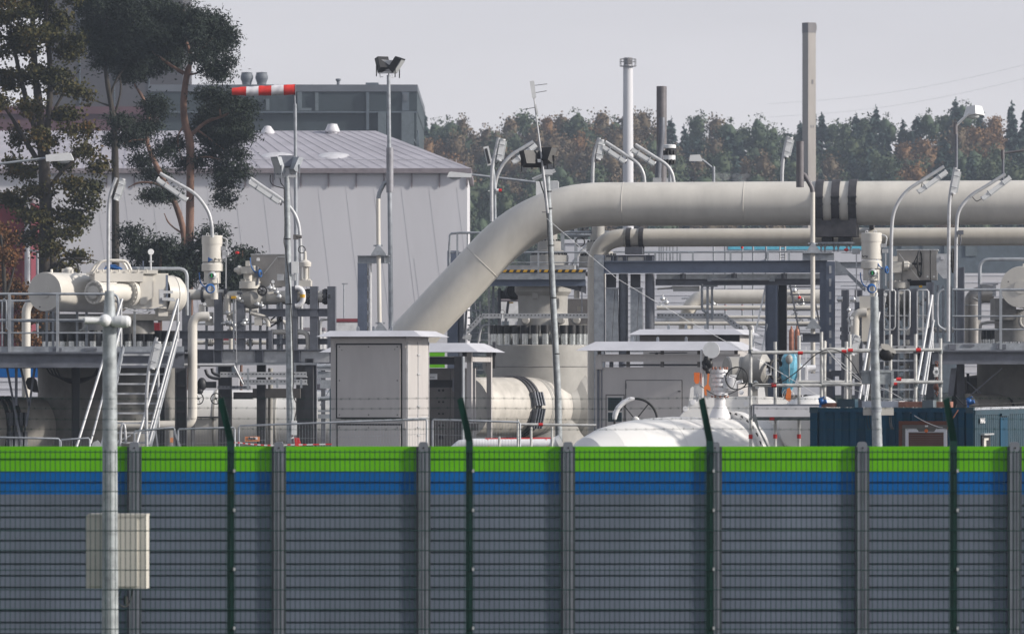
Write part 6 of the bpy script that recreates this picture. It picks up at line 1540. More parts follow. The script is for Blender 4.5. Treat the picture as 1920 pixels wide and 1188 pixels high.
# ================================================================== right: actuator platform and valve rack
g = G(140, 0, 1850)
t = T('work_platform', 'grey railed work platform at the right edge above the blue container', 'platform', g, 1850, v=682)
b = MB(g); b.box(1748,643,2400,656,-2,1); b.build('toe_board', 'galv', t)
b = MB(g); b.box(1748,656,2400,658.5,-8,760); b.build('deck', 'steel', t)
b = MB(g); b.ibeam((1748,669,500),(2400,669,500),24,12); b.ibeam((1748,669,250),(2400,669,250),24,12); b.box(1748,658,2400,681,2,6); b.box(1748,658,2400,660.5,-6,14); b.box(1748,679.5,2400,682.5,-6,14); b.build('beam', 'steel', t)
b = MB(g); rails(b, (1786,2400), 543, 655, [592.5,617.5], [1876,1966,2060,2150,2240,2330], 2.4, -3); b.build('handrail', 'galv', t)
b = MB(g); b.tube([(1770,543,-6),(1762,545,-6),(1757,552,-6),(1757,605,-6),(1760,612,-6),(1772,619,-6)],2.4,8,smooth=1); b.build('rail_end', 'galv', t)
b = MB(g); b.box(1868,645,1886,654,-5,-2); b.box(1806,645,1827,649,-4,-2); b.box(1778,645,1792,655,-4,-2); b.build('splice_plate', 'steel', t)
b = MB(g); b.prism([(1786,690),(1796,690),(1790,742),(1780,742)],30,40); b.bar((1818,745,40),(1880,690,20),2,2); b.bar((1818,715,60),(1842,737,40),2,2); b.build('brace', 'steel', t)
ga = G(143, 0, 1900); ax = rot_ax(9)
t = T('valve_actuator', 'cream actuator drum cut by the right edge, its round end facing the viewer', 'actuator', ga, 1905, v=600)
c = ga.w((1904,540,-120))+Vector((-120*ga.s*0,0,0)); c = Vector((ga.w((1904,540)).x, c.y, c.z))
b = MB(ga); b.lathe(c, ax, [(0,0),(38,0),(38.6,1.2),(38.6,250),(36,254)], 56); b.build('drum', 'cream', t)
b = MB(ga); b.lathe(c, -ax, [(0,1.6),(12.6,1.6),(12.6,0)], 30); b.build('end_cap', 'cream', t)
b = MB(ga); b.cyl(c+Vector((-24*ga.s,-.02,10*ga.s)), c+Vector((-24*ga.s,.01,10*ga.s)),1.2,None,8); b.build('plug', 'steel_dark', t)
b = MB(ga); b.cyl((1911,503,-100),(1911,496,-100),3,2.4,10); b.build('top_port', 'cream', t)
b = MB(ga); b.box(1860,560,1900,600,-60,40); b.cyl((1905,640,0),(1905,580,0),40,None,30); b.build('stem_housing', 'valve_shade', t)
b = MB(ga); b.tube([(1832,640,-60),(1832,500,-60)]+bend((1832,498,),(1832,487),(1852,486.5))+[(2000,486.5)],3.4,10,False) if False else b.tube([(1832,600,-60),(1832,510,-60),(1833,496,-60),(1840,489,-60),(1852,487,-60),(2000,487,-60)],3.4,10,smooth=1)
one(b, 'air_pipe', 'galv', 'galvanised air pipe arching left of the right hand drum', 'pipe')
b = MB(ga); b.prism([(1830,541),(1838,534),(1860,537),(1858,543)],-60,-30); b.box(1832,532,1866,535,-64,-60); b.box(1856,532,1862,556,-66,-60); one(b, 'indicator_plate', 'galv_light', 'small shiny pointer plate left of the right hand drum', 'plate')
gk = G(148, 0, 1830); t = T('insulated_elbow', 'shiny sheet clad pipe bend rising left of the right hand drum', 'pipe', gk, 1825)
b = MB(gk); b.tube([(1823,650),(1823,570)]+[(1824,562),(1830,555),(1840,552),(1862,552)],16,20,smooth=1); b.build('cladding', 'stainless', t)
b = MB(gk); b.torus((1823,572),(0,0,1),16,.7,28,5); b.torus((1828,560),(.5,0,1),16,.7,28,5); b.build('clad_seam', 'galv_light', t)
b = MB(ga); b.tube([(1834,660,-40),(1834,612,-40),(1838,605,-40),(1876,604,-40)],3,10,smooth=1); b.tube([(1908,590,-60),(1906,605,-60),(1912,614,-60),(1930,618,-60)],3.4,10,smooth=1); one(b, 'drain_pipe', 'valve_grey', 'thin bent drain pipes below the right hand drum', 'pipe', part='drain')
gv = G(147, 0, 1930); t = T('ball_valve', 'dark shaded valve body with a ring of studs below the right platform', 'valve', gv, 1930)
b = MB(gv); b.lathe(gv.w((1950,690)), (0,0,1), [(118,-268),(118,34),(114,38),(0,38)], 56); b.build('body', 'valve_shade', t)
for i in range(20):
    a = -math.pi*.97+math.pi*.94*i/19; x = 1950+106*math.cos(a); d = 106*math.sin(a)
    if x > 1990: continue
    b = MB(gv); b.cyl((x,656,d),(x,634,d),6.5,None,12); s_ = b.build('stud_sleeve', 'chrome', t)
    b = MB(gv); b.cyl((x,636,d),(x,616,d),7.4,None,8); b.build('stud_cap', 'black', s_)
t = T('dusty_pipe', 'dusty white pipe with dark bands emerging behind the right end of the container', 'pipe', gv, 1840, d=-60)
ax3 = rot_ax(66); c0 = gv.w((1980,792,-20)); e0 = c0-ax3*190*gv.s
b = MB(gv); b.cyl(e0, c0, 55, None, 48); b.build('pipe_run', 'cream_dirty', t)
b = MB(gv)
for k in (120,110,100,40): b.lathe(c0-ax3*k*gv.s, ax3, [(55,0),(57,0),(57,4),(55,4)], 44)
b.build('band', 'clamp', t)
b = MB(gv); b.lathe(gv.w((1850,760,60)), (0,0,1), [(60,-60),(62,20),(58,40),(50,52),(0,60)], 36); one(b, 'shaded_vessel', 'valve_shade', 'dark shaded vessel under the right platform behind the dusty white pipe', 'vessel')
b = MB(gv); b.bar((1790,860,-20),(1790,690,-20),14,10); b.bar((1814,860,-10),(1814,700,-10),5,5); one(b, 'platform_leg', 'steel_dark', 'dark leg of the right platform beside the hanging chain hoist', 'steel frame')
b = MB(G(136)); b.ball((1806,763,0),40,1,.7,.42); one(b, 'white_tank_top', 'white_wrap', 'white rounded tank top peeping over the container roof right of the scaffold', 'tank') if False else None
t = T('chain_hoist', 'rusty chain hoist with a pale block hanging at the right platform edge', 'hoist', G(136), 1755, v=742)
gq = G(136, 0, 1755); b = MB(gq)
for i in range(16): b.torus((1756+(i%2)*.6,680+4*i),(1 if i%2 else 0,-1 if not i%2 else 0,0),2.6,1.1,12,5)
b.build('chain', 'hose', t)
b = MB(gq); b.lathe(gq.w((1755,697,-4)), (0,-1,0), [(3,-2),(6,-2),(6,4),(3,4)], 18); b.box(1751,688,1759,706,-4,-1); b.build('block', 'lamp_white', t)
b = MB(gq); b.ball((1757,725,0),6,1.2,1,1.3); b.build('chain_bag', 'hose', t)
# stairs beside it
gs = G(134, 0, 1720); t = T('steel_stair', 'bright handrails and treads of the stair up to the right platform', 'stairs', gs, 1700)
b = MB(gs); b.tube([(1749,553,20),(1703,772,-100)],2.9,8); b.tube([(1752,600,20),(1722,740,-80)],2.2,8); b.tube([(1751,622,20),(1728,740,-80)],2,8); b.tube([(1749,553,20),(1750,660,20)],2.4,8)
b.build('right_handrail', 'galv_light', t)
b = MB(gs); b.tube([(1645,549,20),(1605,748,-100)],2.9,8); b.tube([(1650,585,20),(1612,770,-100)],2.2,8); b.tube([(1645,612,20),(1620,750,-80)],2,8); b.build('left_handrail', 'galv_light', t)
b = MB(gs)
for i in range(7): b.box(1650-3*i,674+18*i,1742-3*i,677.5+18*i,30-14*i,46-14*i)
b.build('tread', 'galv', t)
b = MB(gs); b.bar((1742,650,34),(1706,860,-90),4,14); b.build('stringer', 'steel', t)
# rack with cage rails
g = G(146, -6, 1680); t = T('steel_rack', 'grey steel rack of columns with ladder like cages between the camera mast and platform', 'steel frame', g, 1690)
for u, v0 in ((1584,543),(1609,543),(1651,541),(1676,541),(1713,541),(1743,529),(1800,501)):
    b = MB(g); b.ibeam((u,870,4),(u,v0,4),15,13,up=g.b); b.box(u+5,v0,u+8,870,-5,10); b.build('column', 'steel', t)
for u in (1665,1692,1727):
    b = MB(g); b.tube([(u-7,860,-10),(u-7,547,-10),(u-4,544,-10),(u+12,544,-10),(u+14,547,-10),(u+14,612,-10),(u+10,618,-10),(u-7,618,-10)],1.9,6); b.tube([(u-7,592,-10),(u+14,592,-10)],1.5,6); b.bar((u+4,860,-10),(u+4,545,-10),3,3); b.build('cage_rail', 'galv_light', t)
b = MB(g); b.ibeam((1575,632,0),(1748,632,0),9,10); b.ibeam((1575,617,0),(1650,617,0),8,8); b.build('cross_beam', 'steel', t)
b = MB(g); b.box(1646,648,1735,662,-16,-12); b.build('notched_plate', 'galv_light', t)
b = MB(g)
for u in (1680,1696,1720): b.box(u,650,u+4,654,-17,-16); b.box(u,656,u+4,659,-17,-16)
b.build('plate_hole', 'steel_dark', t)
ga2 = G(145, -6, 1640)
t = spring_can(ga2, 1634, 436, 'upright cream spring actuator beside the triple clamp at right', 'lves', tri=False)
text('lettering', 'lves', 7.0, ga2, 1617, 483, -19.4, 'black', t, True)
b = MB(ga2); b.bar((1578,474,-4),(1604,474,-4),1.6,1.6); b.bar((1606,560,-4),(1606,474,-4),2,2); b.box(1598,466,1612,476,-2,8); r_ = one(b, 'red_beacon', 'galv_light', 'tiny red beacon on a grey arm below the feet of the triple clamp', 'beacon')
b = MB(ga2); b.ball((1587,468,-4),2.8,1.6,1,1); b.build('lens', 'red', r_)
coil(ga2, 1635, 541, 8.2, 'blue cable coil below the spring actuator at right')
coil(ga2, 1663, 506, 6.5, 'blue cable hank right of the spring actuator at right', -18, (1,-.6,0))
b = MB(ga2); b.box(1616,570,1636,640,-2,12); b.box(1612,555,1634,578,-8,12); b.tube([(1603,700,-10),(1603,600,-10),(1605,590,-10),(1614,586,-10),(1626,586,-10)],8.3,16,smooth=1); one(b, 'bent_pipe', 'cream', 'cream pipe with a top elbow left of the right camera mast', 'pipe')
b = MB(ga2); b.cyl((1572,561,-6),(1580,561,-6),5,None,12); b.ball((1574,561,-6),5); b.cyl((1594,562,-6),(1612,562,-6),4,None,10); b.ball((1600,561,-6),5.5); b.box(1606,556,1612,566,-10,2); one(b, 'small_valve', 'alu', 'silver small valve between the first two columns of the right rack', 'valve', part='fitting')
b = MB(ga2); b.tube([(1592,622,-8),(1592,575,-8)],1.5,6); b.tube([(1576,536,0),(1612,536,0)],1,6); b.ball((1592,581,-8),4); b.cyl((1590,596,-8),(1594,606,-8),3,None,8); one(b, 'impulse_tube', 'alu', 'thin impulse tube clipped to the right rack column', 'tube')
t = T('control_valve', 'pale globe valve with a black hand wheel seen edge on at right', 'valve', g, 1685, v=560)
b = MB(g); b.lathe(g.w((1660,560,20)), (1,0,0), [(12,0),(18,8),(24,22),(22,36),(14,46)], 28); b.lathe(g.w((1684,540,20)), (0,0,1), [(21,0),(21,12),(12,14),(0,14)], 28); bolts(b,(1684,528,20),(0,0,1),17,12,2,5); b.cyl((1683,530,20),(1683,508,20),7,None,14); b.build('body', 'valve_grey', t)
b = MB(g); b.box(1673,491,1690,511,8,30); b.lathe(g.w((1694,498,16)), (1,0,0), [(9,0),(9,8),(5,12),(3,18)], 20); b.box(1674,480,1682,490,12,20); b.build('gearbox', 'cream', t)
handwheel(g, '', '', (1724,494,10), (1,-.25,0), 24, 1.8, 4, 'rubber', t, .6, 12)
handwheel(G(147), 'hand_wheel', 'black hand wheel edge on behind the tall bent lamp pole at right', (1788,488,20), (1,-.15,0), 22, 1.7, 4, 'rubber', None, .6, 10)
t = T('stainless_panel', 'stainless double door equipment cabinet behind the edge on hand wheel', 'cabinet', g, 1710, v=530)
b = MB(g); b.box(1680,468,1731,525,40,100); b.build('body', 'stainless', t)
b = MB(g); b.box(1731,468,1742,524,38,100); b.box(1744,468,1755,524,38,100); b.build('door', 'stainless', t)
b = MB(g); b.box(1679,466.5,1757,468.5,36,102); b.build('rim', 'galv_light', t)
b = MB(g); b.cyl((1738,518,37),(1738,518,33),2,None,8); b.cyl((1750,518,37),(1750,518,33),2,None,8); b.bar((1684,474,38),(1726,528,38),.8,.8); b.build('door_knob', 'alu', t)
t = T('switch_box', 'flat light grey switch box left of the tall bent lamp pole', 'switch box', g, 1765, v=522)
b = MB(g); b.prism([(1756,476),(1779,476),(1779,522),(1768,522),(1756,508)],-6,20); b.build('body', 'galv_light', t)
b = MB(g); b.box(1764,481,1770,487,-8,-6); b.build('window', 'roof_sheet', t)
b = MB(g); b.box(1700,525,1745,530,20,50); b.box(1698,530,1740,535,22,48); b.box(1700,523,1708,527,14,20); one(b, 'cable_gland_row', 'rubber', 'row of black cable entries under the stainless double door cabinet', 'fittings', part='fitting')
b = MB(g); b.box(1723,535,1729,539,0,4); one(b, 'yellow_tag', 'yellow', 'tiny yellow tag below the stainless double door cabinet', 'tag')
t = T('pipe_fittings', 'jumble of silver fittings between the cages of the right rack', 'fittings', g, 1690, v=620)
b = MB(g); rr = random.Random(4)
for i in range(26):
    u = rr.uniform(1655,1745); v = rr.uniform(552,640); b.ball((u,v,14),rr.uniform(2.4,4.5)); b.cyl((u-5,v,14),(u+5,v,14),1.8,None,8); b.cyl((u,v-7,14),(u,v+5,14),1.3,None,6)
b.build('fitting', 'alu', t)
b = MB(g); b.box(1664,562,1690,600,18,30); b.box(1690,556,1722,596,22,34); b.cyl((1697,585,16),(1697,612,16),5,None,12); b.build('block', 'valve_grey', t)
b = MB(g)
for u in (1758,1768,1782,1790): b.tube([(u,650,10),(u,535,10)],2.2,8)
b.box(1752,568,1760,571,0,10); b.box(1752,600,1760,603,0,10); one(b, 'conduit_bundle', 'galv', 'bundle of grey conduits below the tall bent lamp pole at right', 'conduit', part='conduit')
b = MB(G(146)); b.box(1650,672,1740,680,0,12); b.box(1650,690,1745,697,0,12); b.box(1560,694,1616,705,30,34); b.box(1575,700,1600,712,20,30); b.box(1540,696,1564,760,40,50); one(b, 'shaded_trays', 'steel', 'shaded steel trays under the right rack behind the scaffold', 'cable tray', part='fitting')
for u, w in ((1484,'left'),(1494.5,'right')):
    b = MB(G(143)); b.lathe(G(143).w((u,672)),(0,0,1),[(5,0),(5,50),(3.4,55),(1.6,57),(1.6,61),(0,61)],14); one(b, 'gas_bottle', 'copper', 'brown gas bottle behind the scaffold, the %s one of the pair' % w, 'gas bottle', 'pair of brown gas bottles')
b = MB(G(143)); b.cyl((1545,760),(1545,640),5,None,12); one(b, 'thin_pipe', 'cream_dirty', 'short upright pipe behind the scaffold right of the blue foil', 'pipe')

for u in (2110, 2380):
    b = MB(G(141)); b.ibeam((u,960,20),(u,683,20),16,14); b.ibeam((u,960,700),(u,683,700),16,14); one(b, 'platform_leg', 'steel_dark', 'legs of the right platform beyond the picture edge', 'steel frame', 'outer platform legs', part='strut')
# ================================================================== lamps, masts, windsock
tube_light(139.5, [(203,655),(203,420),(203.5,385),(207,362),(218,333)], (218,374), (230,336), 'tube light turned edge on, on the pole directly above the thick camera mast')
tube_light(143.5, [(398,445),(397.5,420),(390,393),(366,362),(335,345),(300,325)], (296,336), (350,374), 'tube light leaning left on the arched pole above the arrow marked actuator')
tube_light(146, [(565,625),(564.5,445),(556,402),(530,374),(500,355),(470,334)], (468,341), (524,379), 'tube light leaning left just behind the silver floodlights')
tube_light(133, [(275,840),(274,760),(276,715),(282,670),(294,632)], (286,690), (297,641), 'low tube light standing on the left stair')
tube_light(152, [(922,415),(921.5,330),(925,300),(935,258)], (936,300), (943,262), 'tall tube light edge on, left end of the row over the huge pipe')
tube_light(153, [(927,415),(927,345),(938,314),(958,290),(978,279),(1000,265)], (962,304), (1004,272), 'tube light leaning right above the start of the huge pipe')
g = G(152.5); t = T('tube_light', 'tube light seen from its end beside the tall edge on one', 'lamp post', g, 930, 'tube lights on bent poles')
b = MB(g); b.tube([(928,415),(927,330),(921,305),(912,278)],3.2,10,smooth=2); b.build('pole', 'galv', t)
b = MB(g); b.bar((919,310,-3),(911,275,-3),10,10); f = b.build('fixture', 'lamp_white', t)
b = MB(g); b.bar((917.5,307,-9),(911,279,-9),5,3); b.build('diffuser', 'steel_dark', f)
b = MB(g); b.bar((915,358,-2),(936,357,-2),1.5,1.5); b.cyl((930,357,-4),(935,357,-4),3.4,None,10); tt = b.build('beacon_base', 'lamp_white', t)
b = MB(g); b.cyl((935,357,-4),(941,357,-4),3,None,10); b.build('beacon_lens', 'red', t)
tube_light(156, [(1111,350),(1111.5,312),(1114,285),(1124,258)], (1122,298), (1128,263), 'tube light edge on, above the middle of the huge pipe')
tube_light(156, [(1209,345),(1207,325),(1196,305),(1175,292),(1135,266)], (1131,275), (1172,303), 'tube light leaning left before the white chimney')
tube_light(156, [(1264,345),(1261,325),(1250,308),(1230,296),(1191,271)], (1185,280), (1227,307), 'tube light leaning left just before the tallest dark vent stack')
tube_light(156, [(1466,345),(1466.5,320),(1469,290),(1477,255)], (1474,293), (1482,259), 'tube light edge on, left of the concrete chimney')
tube_light(141, [(1671,545),(1671,425),(1677,390),(1698,358),(1730,338),(1770,312)], (1722,359), (1774,322), 'tube light leaning right across the huge pipe, right of the triple clamp')
tube_light(139, [(1778,640),(1779,420),(1780,370),(1791,314)], (1787,362), (1795,319), 'tallest edge on tube light in front of the huge pipe at right')
tube_light(142, [(1792,540),(1793,415),(1799,390),(1820,366),(1848,350),(1885,326)], (1842,372), (1893,333), 'tube light leaning right nearest the right edge')
tube_light(131, [(1585,755),(1587,700),(1591,665),(1601,626)], (1598,664), (1608,630), 'low tube light behind the scaffold rails')
b = MB(G(141.9)); b.box(1796,432,1806,440,-8,4); b.tube([(1800,440,-2),(1802,452,-2),(1799,462,-2),(1795,458,-2)],1.2,6,smooth=2); one(b, 'lamp_switch', 'steel', 'small grey switch with a cable loop on the right edge lamp pole', 'switch')
b = MB(G(145.8)); b.box(550,440,560,449,-8,4); b.cyl((558,444,-6),(566,444,-6),3,None,8); one(b, 'pole_beacon', 'cabinet_dark', 'small dark red beacon on the pole above the diaphragm valve', 'beacon')
# street lamps
def street_lamp(Y, lab, arm, head, pole, m='galv', dome=True, hm='lamp_white'):
    g = G(Y); t = T('street_lamp', lab, 'street lamp', g, pole[0][0], 'street lamps')
    b = MB(g); b.tube(pole, 3, 10); b.build('pole', m, t)
    b = MB(g); b.tube(arm, 2.3, 8); b.build('arm', m, t)
    b = MB(g); b.prism(head, -8, 8); h = b.build('lamp_head', hm, t)
    if dome:
        us = [p[0] for p in head]; vs = [p[1] for p in head]; c = ((min(us)+max(us))/2+(8 if dome == 1 else -8), max(vs)-1)
        b = MB(g); b.ball((*c,0),9,1.25,.8,.55); b.build('lens', 'lamp_glass', h)
street_lamp(168, 'white street lamp head on a long arm reaching in from the left edge', [(-40,311),(0,307),(90,296)], [(86,291),(128,286),(133,288),(138,298),(137,301),(87,303)], [(-40,840),(-40,308)])
street_lamp(160, 'white street lamp head at the hall corner on a long arm', [(1016,343),(880,327)], [(838,332),(842,323),(846,322),(884,326),(884,333)], [(1019,520),(1019,342)], dome=2)
street_lamp(170, 'small white street lamp head left of the concrete chimney', [(1337,316),(1316,299)], [(1292,302),(1294,291),(1312,290),(1317,300),(1316,303)], [(1338,420),(1338,312)], dome=0)
g = G(150); t = T('street_lamp', 'boxy white street lamp high at right on a dark collared pole', 'street lamp', g, 1793, 'street lamps')
b = MB(g); b.cyl((1793,420),(1793,250),3,None,12); b.build('pole', 'steel', t)
b = MB(g); b.cyl((1791.5,252),(1791.5,230),4.2,None,14); b.build('collar', 'vent_dark', t)
b = MB(g); b.tube([(1794,234),(1817,212,-10)],2.6,10); b.build('arm', 'lamp_white', t)
gh_ = G(150, -40, 1825); b = MB(gh_); b.hexa([gh_.w(q) for q in ((1812,218,-14),(1840,214,-14),(1840,216,16),(1812,218,16),(1816,200,-10),(1836,198,-10),(1836,199,12),(1816,200,12))]); h = b.build('lamp_head', 'lamp_white', t)
b = MB(gh_); b.ball((1826,218,0),9,1.2,1,.6); b.build('lens', 'lamp_glass', h)
g = G(160); t = T('street_lamp', 'street lamp pole with a dark collar whose arm leaves at the right edge', 'street lamp', g, 1880, 'street lamps')
b = MB(g); b.cyl((1880.5,420),(1880.5,281),2.6,None,12); b.build('pole', 'steel', t)
b = MB(g); b.cyl((1880,298),(1880,281),3.6,None,12); b.build('collar', 'vent_dark', t)
b = MB(g); b.tube([(1882,287),(1905,284),(1960,276)],2.2,8); b.build('arm', 'vent_dark', t)
b = MB(G(158)); b.prism([(1005,341),(1045,339),(1048,342),(1048,380),(1005,380)],-16,16)
for i in range(5): b.box(1034+3*i,340,1035+3*i,378,-17,-16)
one(b, 'antenna_box', 'lamp_white', 'pale ribbed box peeping over the bend of the huge pipe', 'box')
g = G(165); t = T('siren', 'layered black and white signal siren with a flat cap beside the tallest vent', 'siren', g, 1255, v=345)
b = MB(g); b.cyl((1256,345),(1256,308),3,None,10); b.build('pole', 'galv', t)
b = MB(g); b.lathe(g.w((1255,277)), (0,0,1), [(6,-1),(12.5,-1),(12.5,5),(9,6),(0,6)], 22); b.lathe(g.w((1255,300)), (0,0,1), [(11.5,0),(11.5,9)], 20); b.build('cap', 'lamp_white', t)
b = MB(g); b.cyl((1255,308),(1255,279),8,None,16); bolts(b,(1255,287),(0,0,1),9.5,9,2.6,9); bolts(b,(1255,303),(0,0,1),9.5,9,2.8,8); b.build('horn', 'black', t)
# floodlight masts
def flood(g, c, ax, w, h, dp, m, t, lens='lamp_glass'):
    """a rectangular flood head: box tapering backwards, glazed front; ax = where it shines"""
    ax = Vector(ax).normalized(); x = ax.cross(Vector((0,0,1))).normalized(); z = x.cross(ax); c = g.w(c); k = g.s
    f = [c+(x*a*w/2+z*b_*h/2)*k for a, b_ in ((-1,-1),(1,-1),(1,1),(-1,1))]; r_ = [c-ax*dp*k+(x*a*w*.44+z*b_*h*.4)*k for a, b_ in ((-1,-1),(1,-1),(1,1),(-1,1))]
    b = MB(g); b.hexa(f+r_); o = b.build('flood_head', m, t)
    b = MB(g); f2 = [q+ax*.8*k for q in f]; i_ = [c+ax*.9*k+(x*a*w*.44+z*b_*h*.42)*k for a, b_ in ((-1,-1),(1,-1),(1,1),(-1,1))]; b.hexa([q-ax*.4*k for q in i_]+[q+ax*.4*k for q in i_]); b.build('glass', lens, o)
    b = MB(g)
    for s_ in (-1, 1):
        p = c+x*s_*w*.52*k-ax*dp*.3*k; b.bar(p, p-Vector((0,0,h*.75*k)), 2, 2.4)
    b.build('yoke', m, o)
g = G(124); t = T('floodlight_mast', 'galvanised mast with three silver floodlights left of the diagonal pipe', 'floodlight', g, 540)
b = MB(g); b.tube([(546,960),(543,690),(540,480),(538,330)],[7.5,6.6,5.8,5],16); b.build('mast', 'galv_speckle', t)
b = MB(g); b.box(517,328,556,333,-4,4); b.box(533,312,543,332,-3,3); b.build('crossbar', 'galv_light', t)
flood(g, (519,311,-2), (-.8,-.5,-.35), 26, 36, 9, 'galv', t)
flood(g, (537,306,8), (-.1,.9,-.55), 32, 30, 9, 'steel', t); flood(g, (556,310,-1), (.75,.5,-.45), 28, 32, 9, 'galv', t)
b = MB(g); b.tube([(507,328),(506,340),(512,348),(528,352),(534,354)],1,6,smooth=2); b.tube([(525,334),(527,344),(534,352)],1,6); b.tube([(533,352,-6),(535,440,-6.6),(532,450,-6),(536,470,-6),(546,560,-6.4),(551,700,-8),(549,740,-8),(558,760,-8),(550,800,-8)],1.1,6,smooth=1); b.build('cable', 'rubber', t)
b = MB(g); b.cyl((539,447),(539,449),6.6,None,14); b.cyl((541,569),(541,571),7,None,14); b.build('band', 'rubber', t)
b = MB(g); b.box(547,788,557,815,-12,-4); b.build('socket_box', 'lamp_white', t)
b = MB(g); b.prism([(552,820),(561,820),(566,836),(555,836)],-12,-4); b.build('red_plug', 'red', t)
b = MB(g); b.box(548,490,560,512,-8,0); b.build('control_box', 'lamp_white', t)
g = G(170); t = T('floodlight_mast', 'tallest mast with two dark floodlights before the white hall', 'floodlight', g, 730)
b = MB(g); b.tube([(735,790),(733,600),(730.5,360),(728.5,141)],[5.2,4.8,4.2,3.4],14); b.build('mast', 'galv', t)
b = MB(g); b.box(708,134,742,138,-4,4); b.tube([(712,138),(713,145),(718,144)],.8,5); b.tube([(735,140),(738,146),(731,145)],.8,5); b.build('crossbar', 'lamp_white', t)
flood(g, (716,123,4), (-.35,.8,-.5), 24, 30, 13, 'black', t); flood(g, (748,124,0), (.8,-.2,-.55), 30, 32, 13, 'black', t)
b = MB(g); b.prism([(714,112),(742,114),(735,134),(712,132)],-6,-2); b.build('reflector', 'galv_light', t)
g = G(122, 0, 1030); t = T('floodlight_mast', 'leaning galvanised mast with black floodlights before the huge pipe', 'floodlight', g, 1050)
b = MB(g); b.tube([(1051,970),(1046,740),(1038,580),(1032,450),(1026,322)],[7.2,6.6,6,5.4,5],14); b.build('mast', 'galv_speckle', t)
b = MB(g); b.bar((998,335,-4),(1040,318,-4),3,3); b.bar((1000,338,2),(1042,321,2),3,3); b.box(1018,318,1036,328,-6,6); b.build('crossbar', 'alu', t)
flood(g, (994,299,-2), (-.5,.75,-.35), 42, 33, 12, 'black', t, 'steel_dark'); flood(g, (1028,293,0), (.65,.6,-.4), 36, 32, 12, 'black', t, 'steel_dark'); flood(g, (1012,297,6), (.05,.95,-.3), 28, 28, 10, 'black', t, 'steel_dark')
b = MB(g); b.box(1008,299,1014,305,-14,-12); b.box(1031,289,1037,294,-14,-12); b.build('ballast_box', 'lamp_white', t)
b = MB(g); b.tube([(1012,338,-4),(1016,352,-5),(1022,368,-6),(1027,420,-6.6),(1032,560,-7),(1038,650,-7.4),(1042,760,-8),(1044,840,-8)],1.3,6,smooth=1); b.build('cable', 'rubber', t)
b = MB(g)
for u, v in ((1028,358),(1029.5,390),(1033,459),(1038,557),(1043,662)): b.cyl((u,v),(u+.1,v+2),6.6,None,14)
b.build('band', 'rubber', t)
ta = T('antenna_rod', 'thin tilted rod with short side spikes and a white panel on the leaning mast', 'antenna', g, 1012, v=340)
b = MB(g); b.tube([(1027,400,-7),(1020,335,-7),(1014,285,-7),(1005,215,-7),(998,158,-7)],[2.6,2.6,1.6,1.3,1.0],8); b.build('rod', 'galv_light', ta)
b = MB(g); b.tube([(1000,161,-8),(1026,158,-8)],.6,5); b.tube([(1001,175,-8),(1025,171,-8)],.6,5); b.tube([(980,206,-8),(1003,202,-8)],.6,5); b.tube([(1016,398,-8),(1030,398,-8)],.7,5); b.build('spike', 'steel_dark', ta)
b = MB(g); b.hexa([g.w(q) for q in ((998,185,-12),(1005.5,184,-12),(1005.5,184,-8),(998,185,-8),(993,153,-12),(1001.5,152,-12),(1001.5,152,-8),(993,153,-8))]); b.bar((1004,196,-8),(1008,215,-8),3,3); b.build('panel_antenna', 'lamp_white', ta)
# windsock
g = G(185); t = T('windsock', 'red and white striped windsock streaming left from its pole', 'windsock', g, 553)
b = MB(g); b.tube([(555,720),(555,480),(553.5,195)],[4.2,3.8,2.8],12); b.cyl((553.2,196),(552.6,178),1.2,None,8); b.build('pole', 'galv', t)
xs = [(554,168.5,9.8,10),(532,168.4,9.6,10),(509,169.5,9.4,9.6),(485,170.5,9,9.2),(462,171.2,8.6,8.8),(435,171.5,6.6,6.8)]
for i, (a, c) in enumerate(zip(xs, xs[1:])):
    b = MB(g); vs = []
    for k in range(7):
        f = k/6; u = a[0]+(c[0]-a[0])*f; v = a[1]+(c[1]-a[1])*f; r = a[2]+(c[2]-a[2])*f
        for j in range(20):
            an = 2*math.pi*j/20; w = 1+.05*math.sin(an*3+u*.2)+.03*math.sin(u*.5+an)
            vs.append(g.w((u, v-math.sin(an)*r*w, math.cos(an)*r*w)))
    b.add(vs, [(k*20+j, k*20+(j+1)%20, (k+1)*20+(j+1)%20, (k+1)*20+j) for k in range(6) for j in range(20)], True)
    if i == 4: b.add(vs[-20:], [tuple(range(20))])
    b.build('red_stripe' if i % 2 == 0 else 'white_stripe', 'sock_red' if i % 2 == 0 else 'sock_white', t)
b = MB(g); b.torus((554,168.5),(1,0,0),10,.6,24,5); b.build('hoop', 'steel', t)
# ================================================================== further pipework and fittings that fill the racks
def xpipe(Y, pts, r, lab, m='cream', th=0, name='thin_pipe', flanges=()):
    g = G(Y, th, pts[0][0]); t = thing(name, lab, 'pipe', g.w(pts[0]))
    MB(g).tube(pts, r, 14, smooth=1).build('pipe_run', m, t)
    for u, v, ax in flanges:
        b = MB(g); c = g.w((u, v)); a = Vector(ax)
        b.cyl(c-a*3.4*g.s, c-a*.5*g.s, r*1.75, None, 18); b.cyl(c+a*.5*g.s, c+a*3.4*g.s, r*1.75, None, 18); f = b.build('flange', 'valve_grey', t)
        b = MB(g); bolts(b, c, a, r*1.4, 8, 1.1, 10); b.build('flange_bolt', 'steel_dark', f)
Z = (0,0,1); X = (1,0,0)
xpipe(149, [(1628,880),(1628,600),(1632,592),(1642,590),(1700,590)], 6, 'cream pipe with an elbow between the first cages of the right rack', flanges=((1628,640,Z),(1668,590,X)))
xpipe(149.5, [(1700,880),(1700,628),(1704,620),(1714,618),(1790,618)], 5, 'cream pipe with an elbow behind the middle cages of the right rack', flanges=((1700,650,Z),(1748,618,X)))
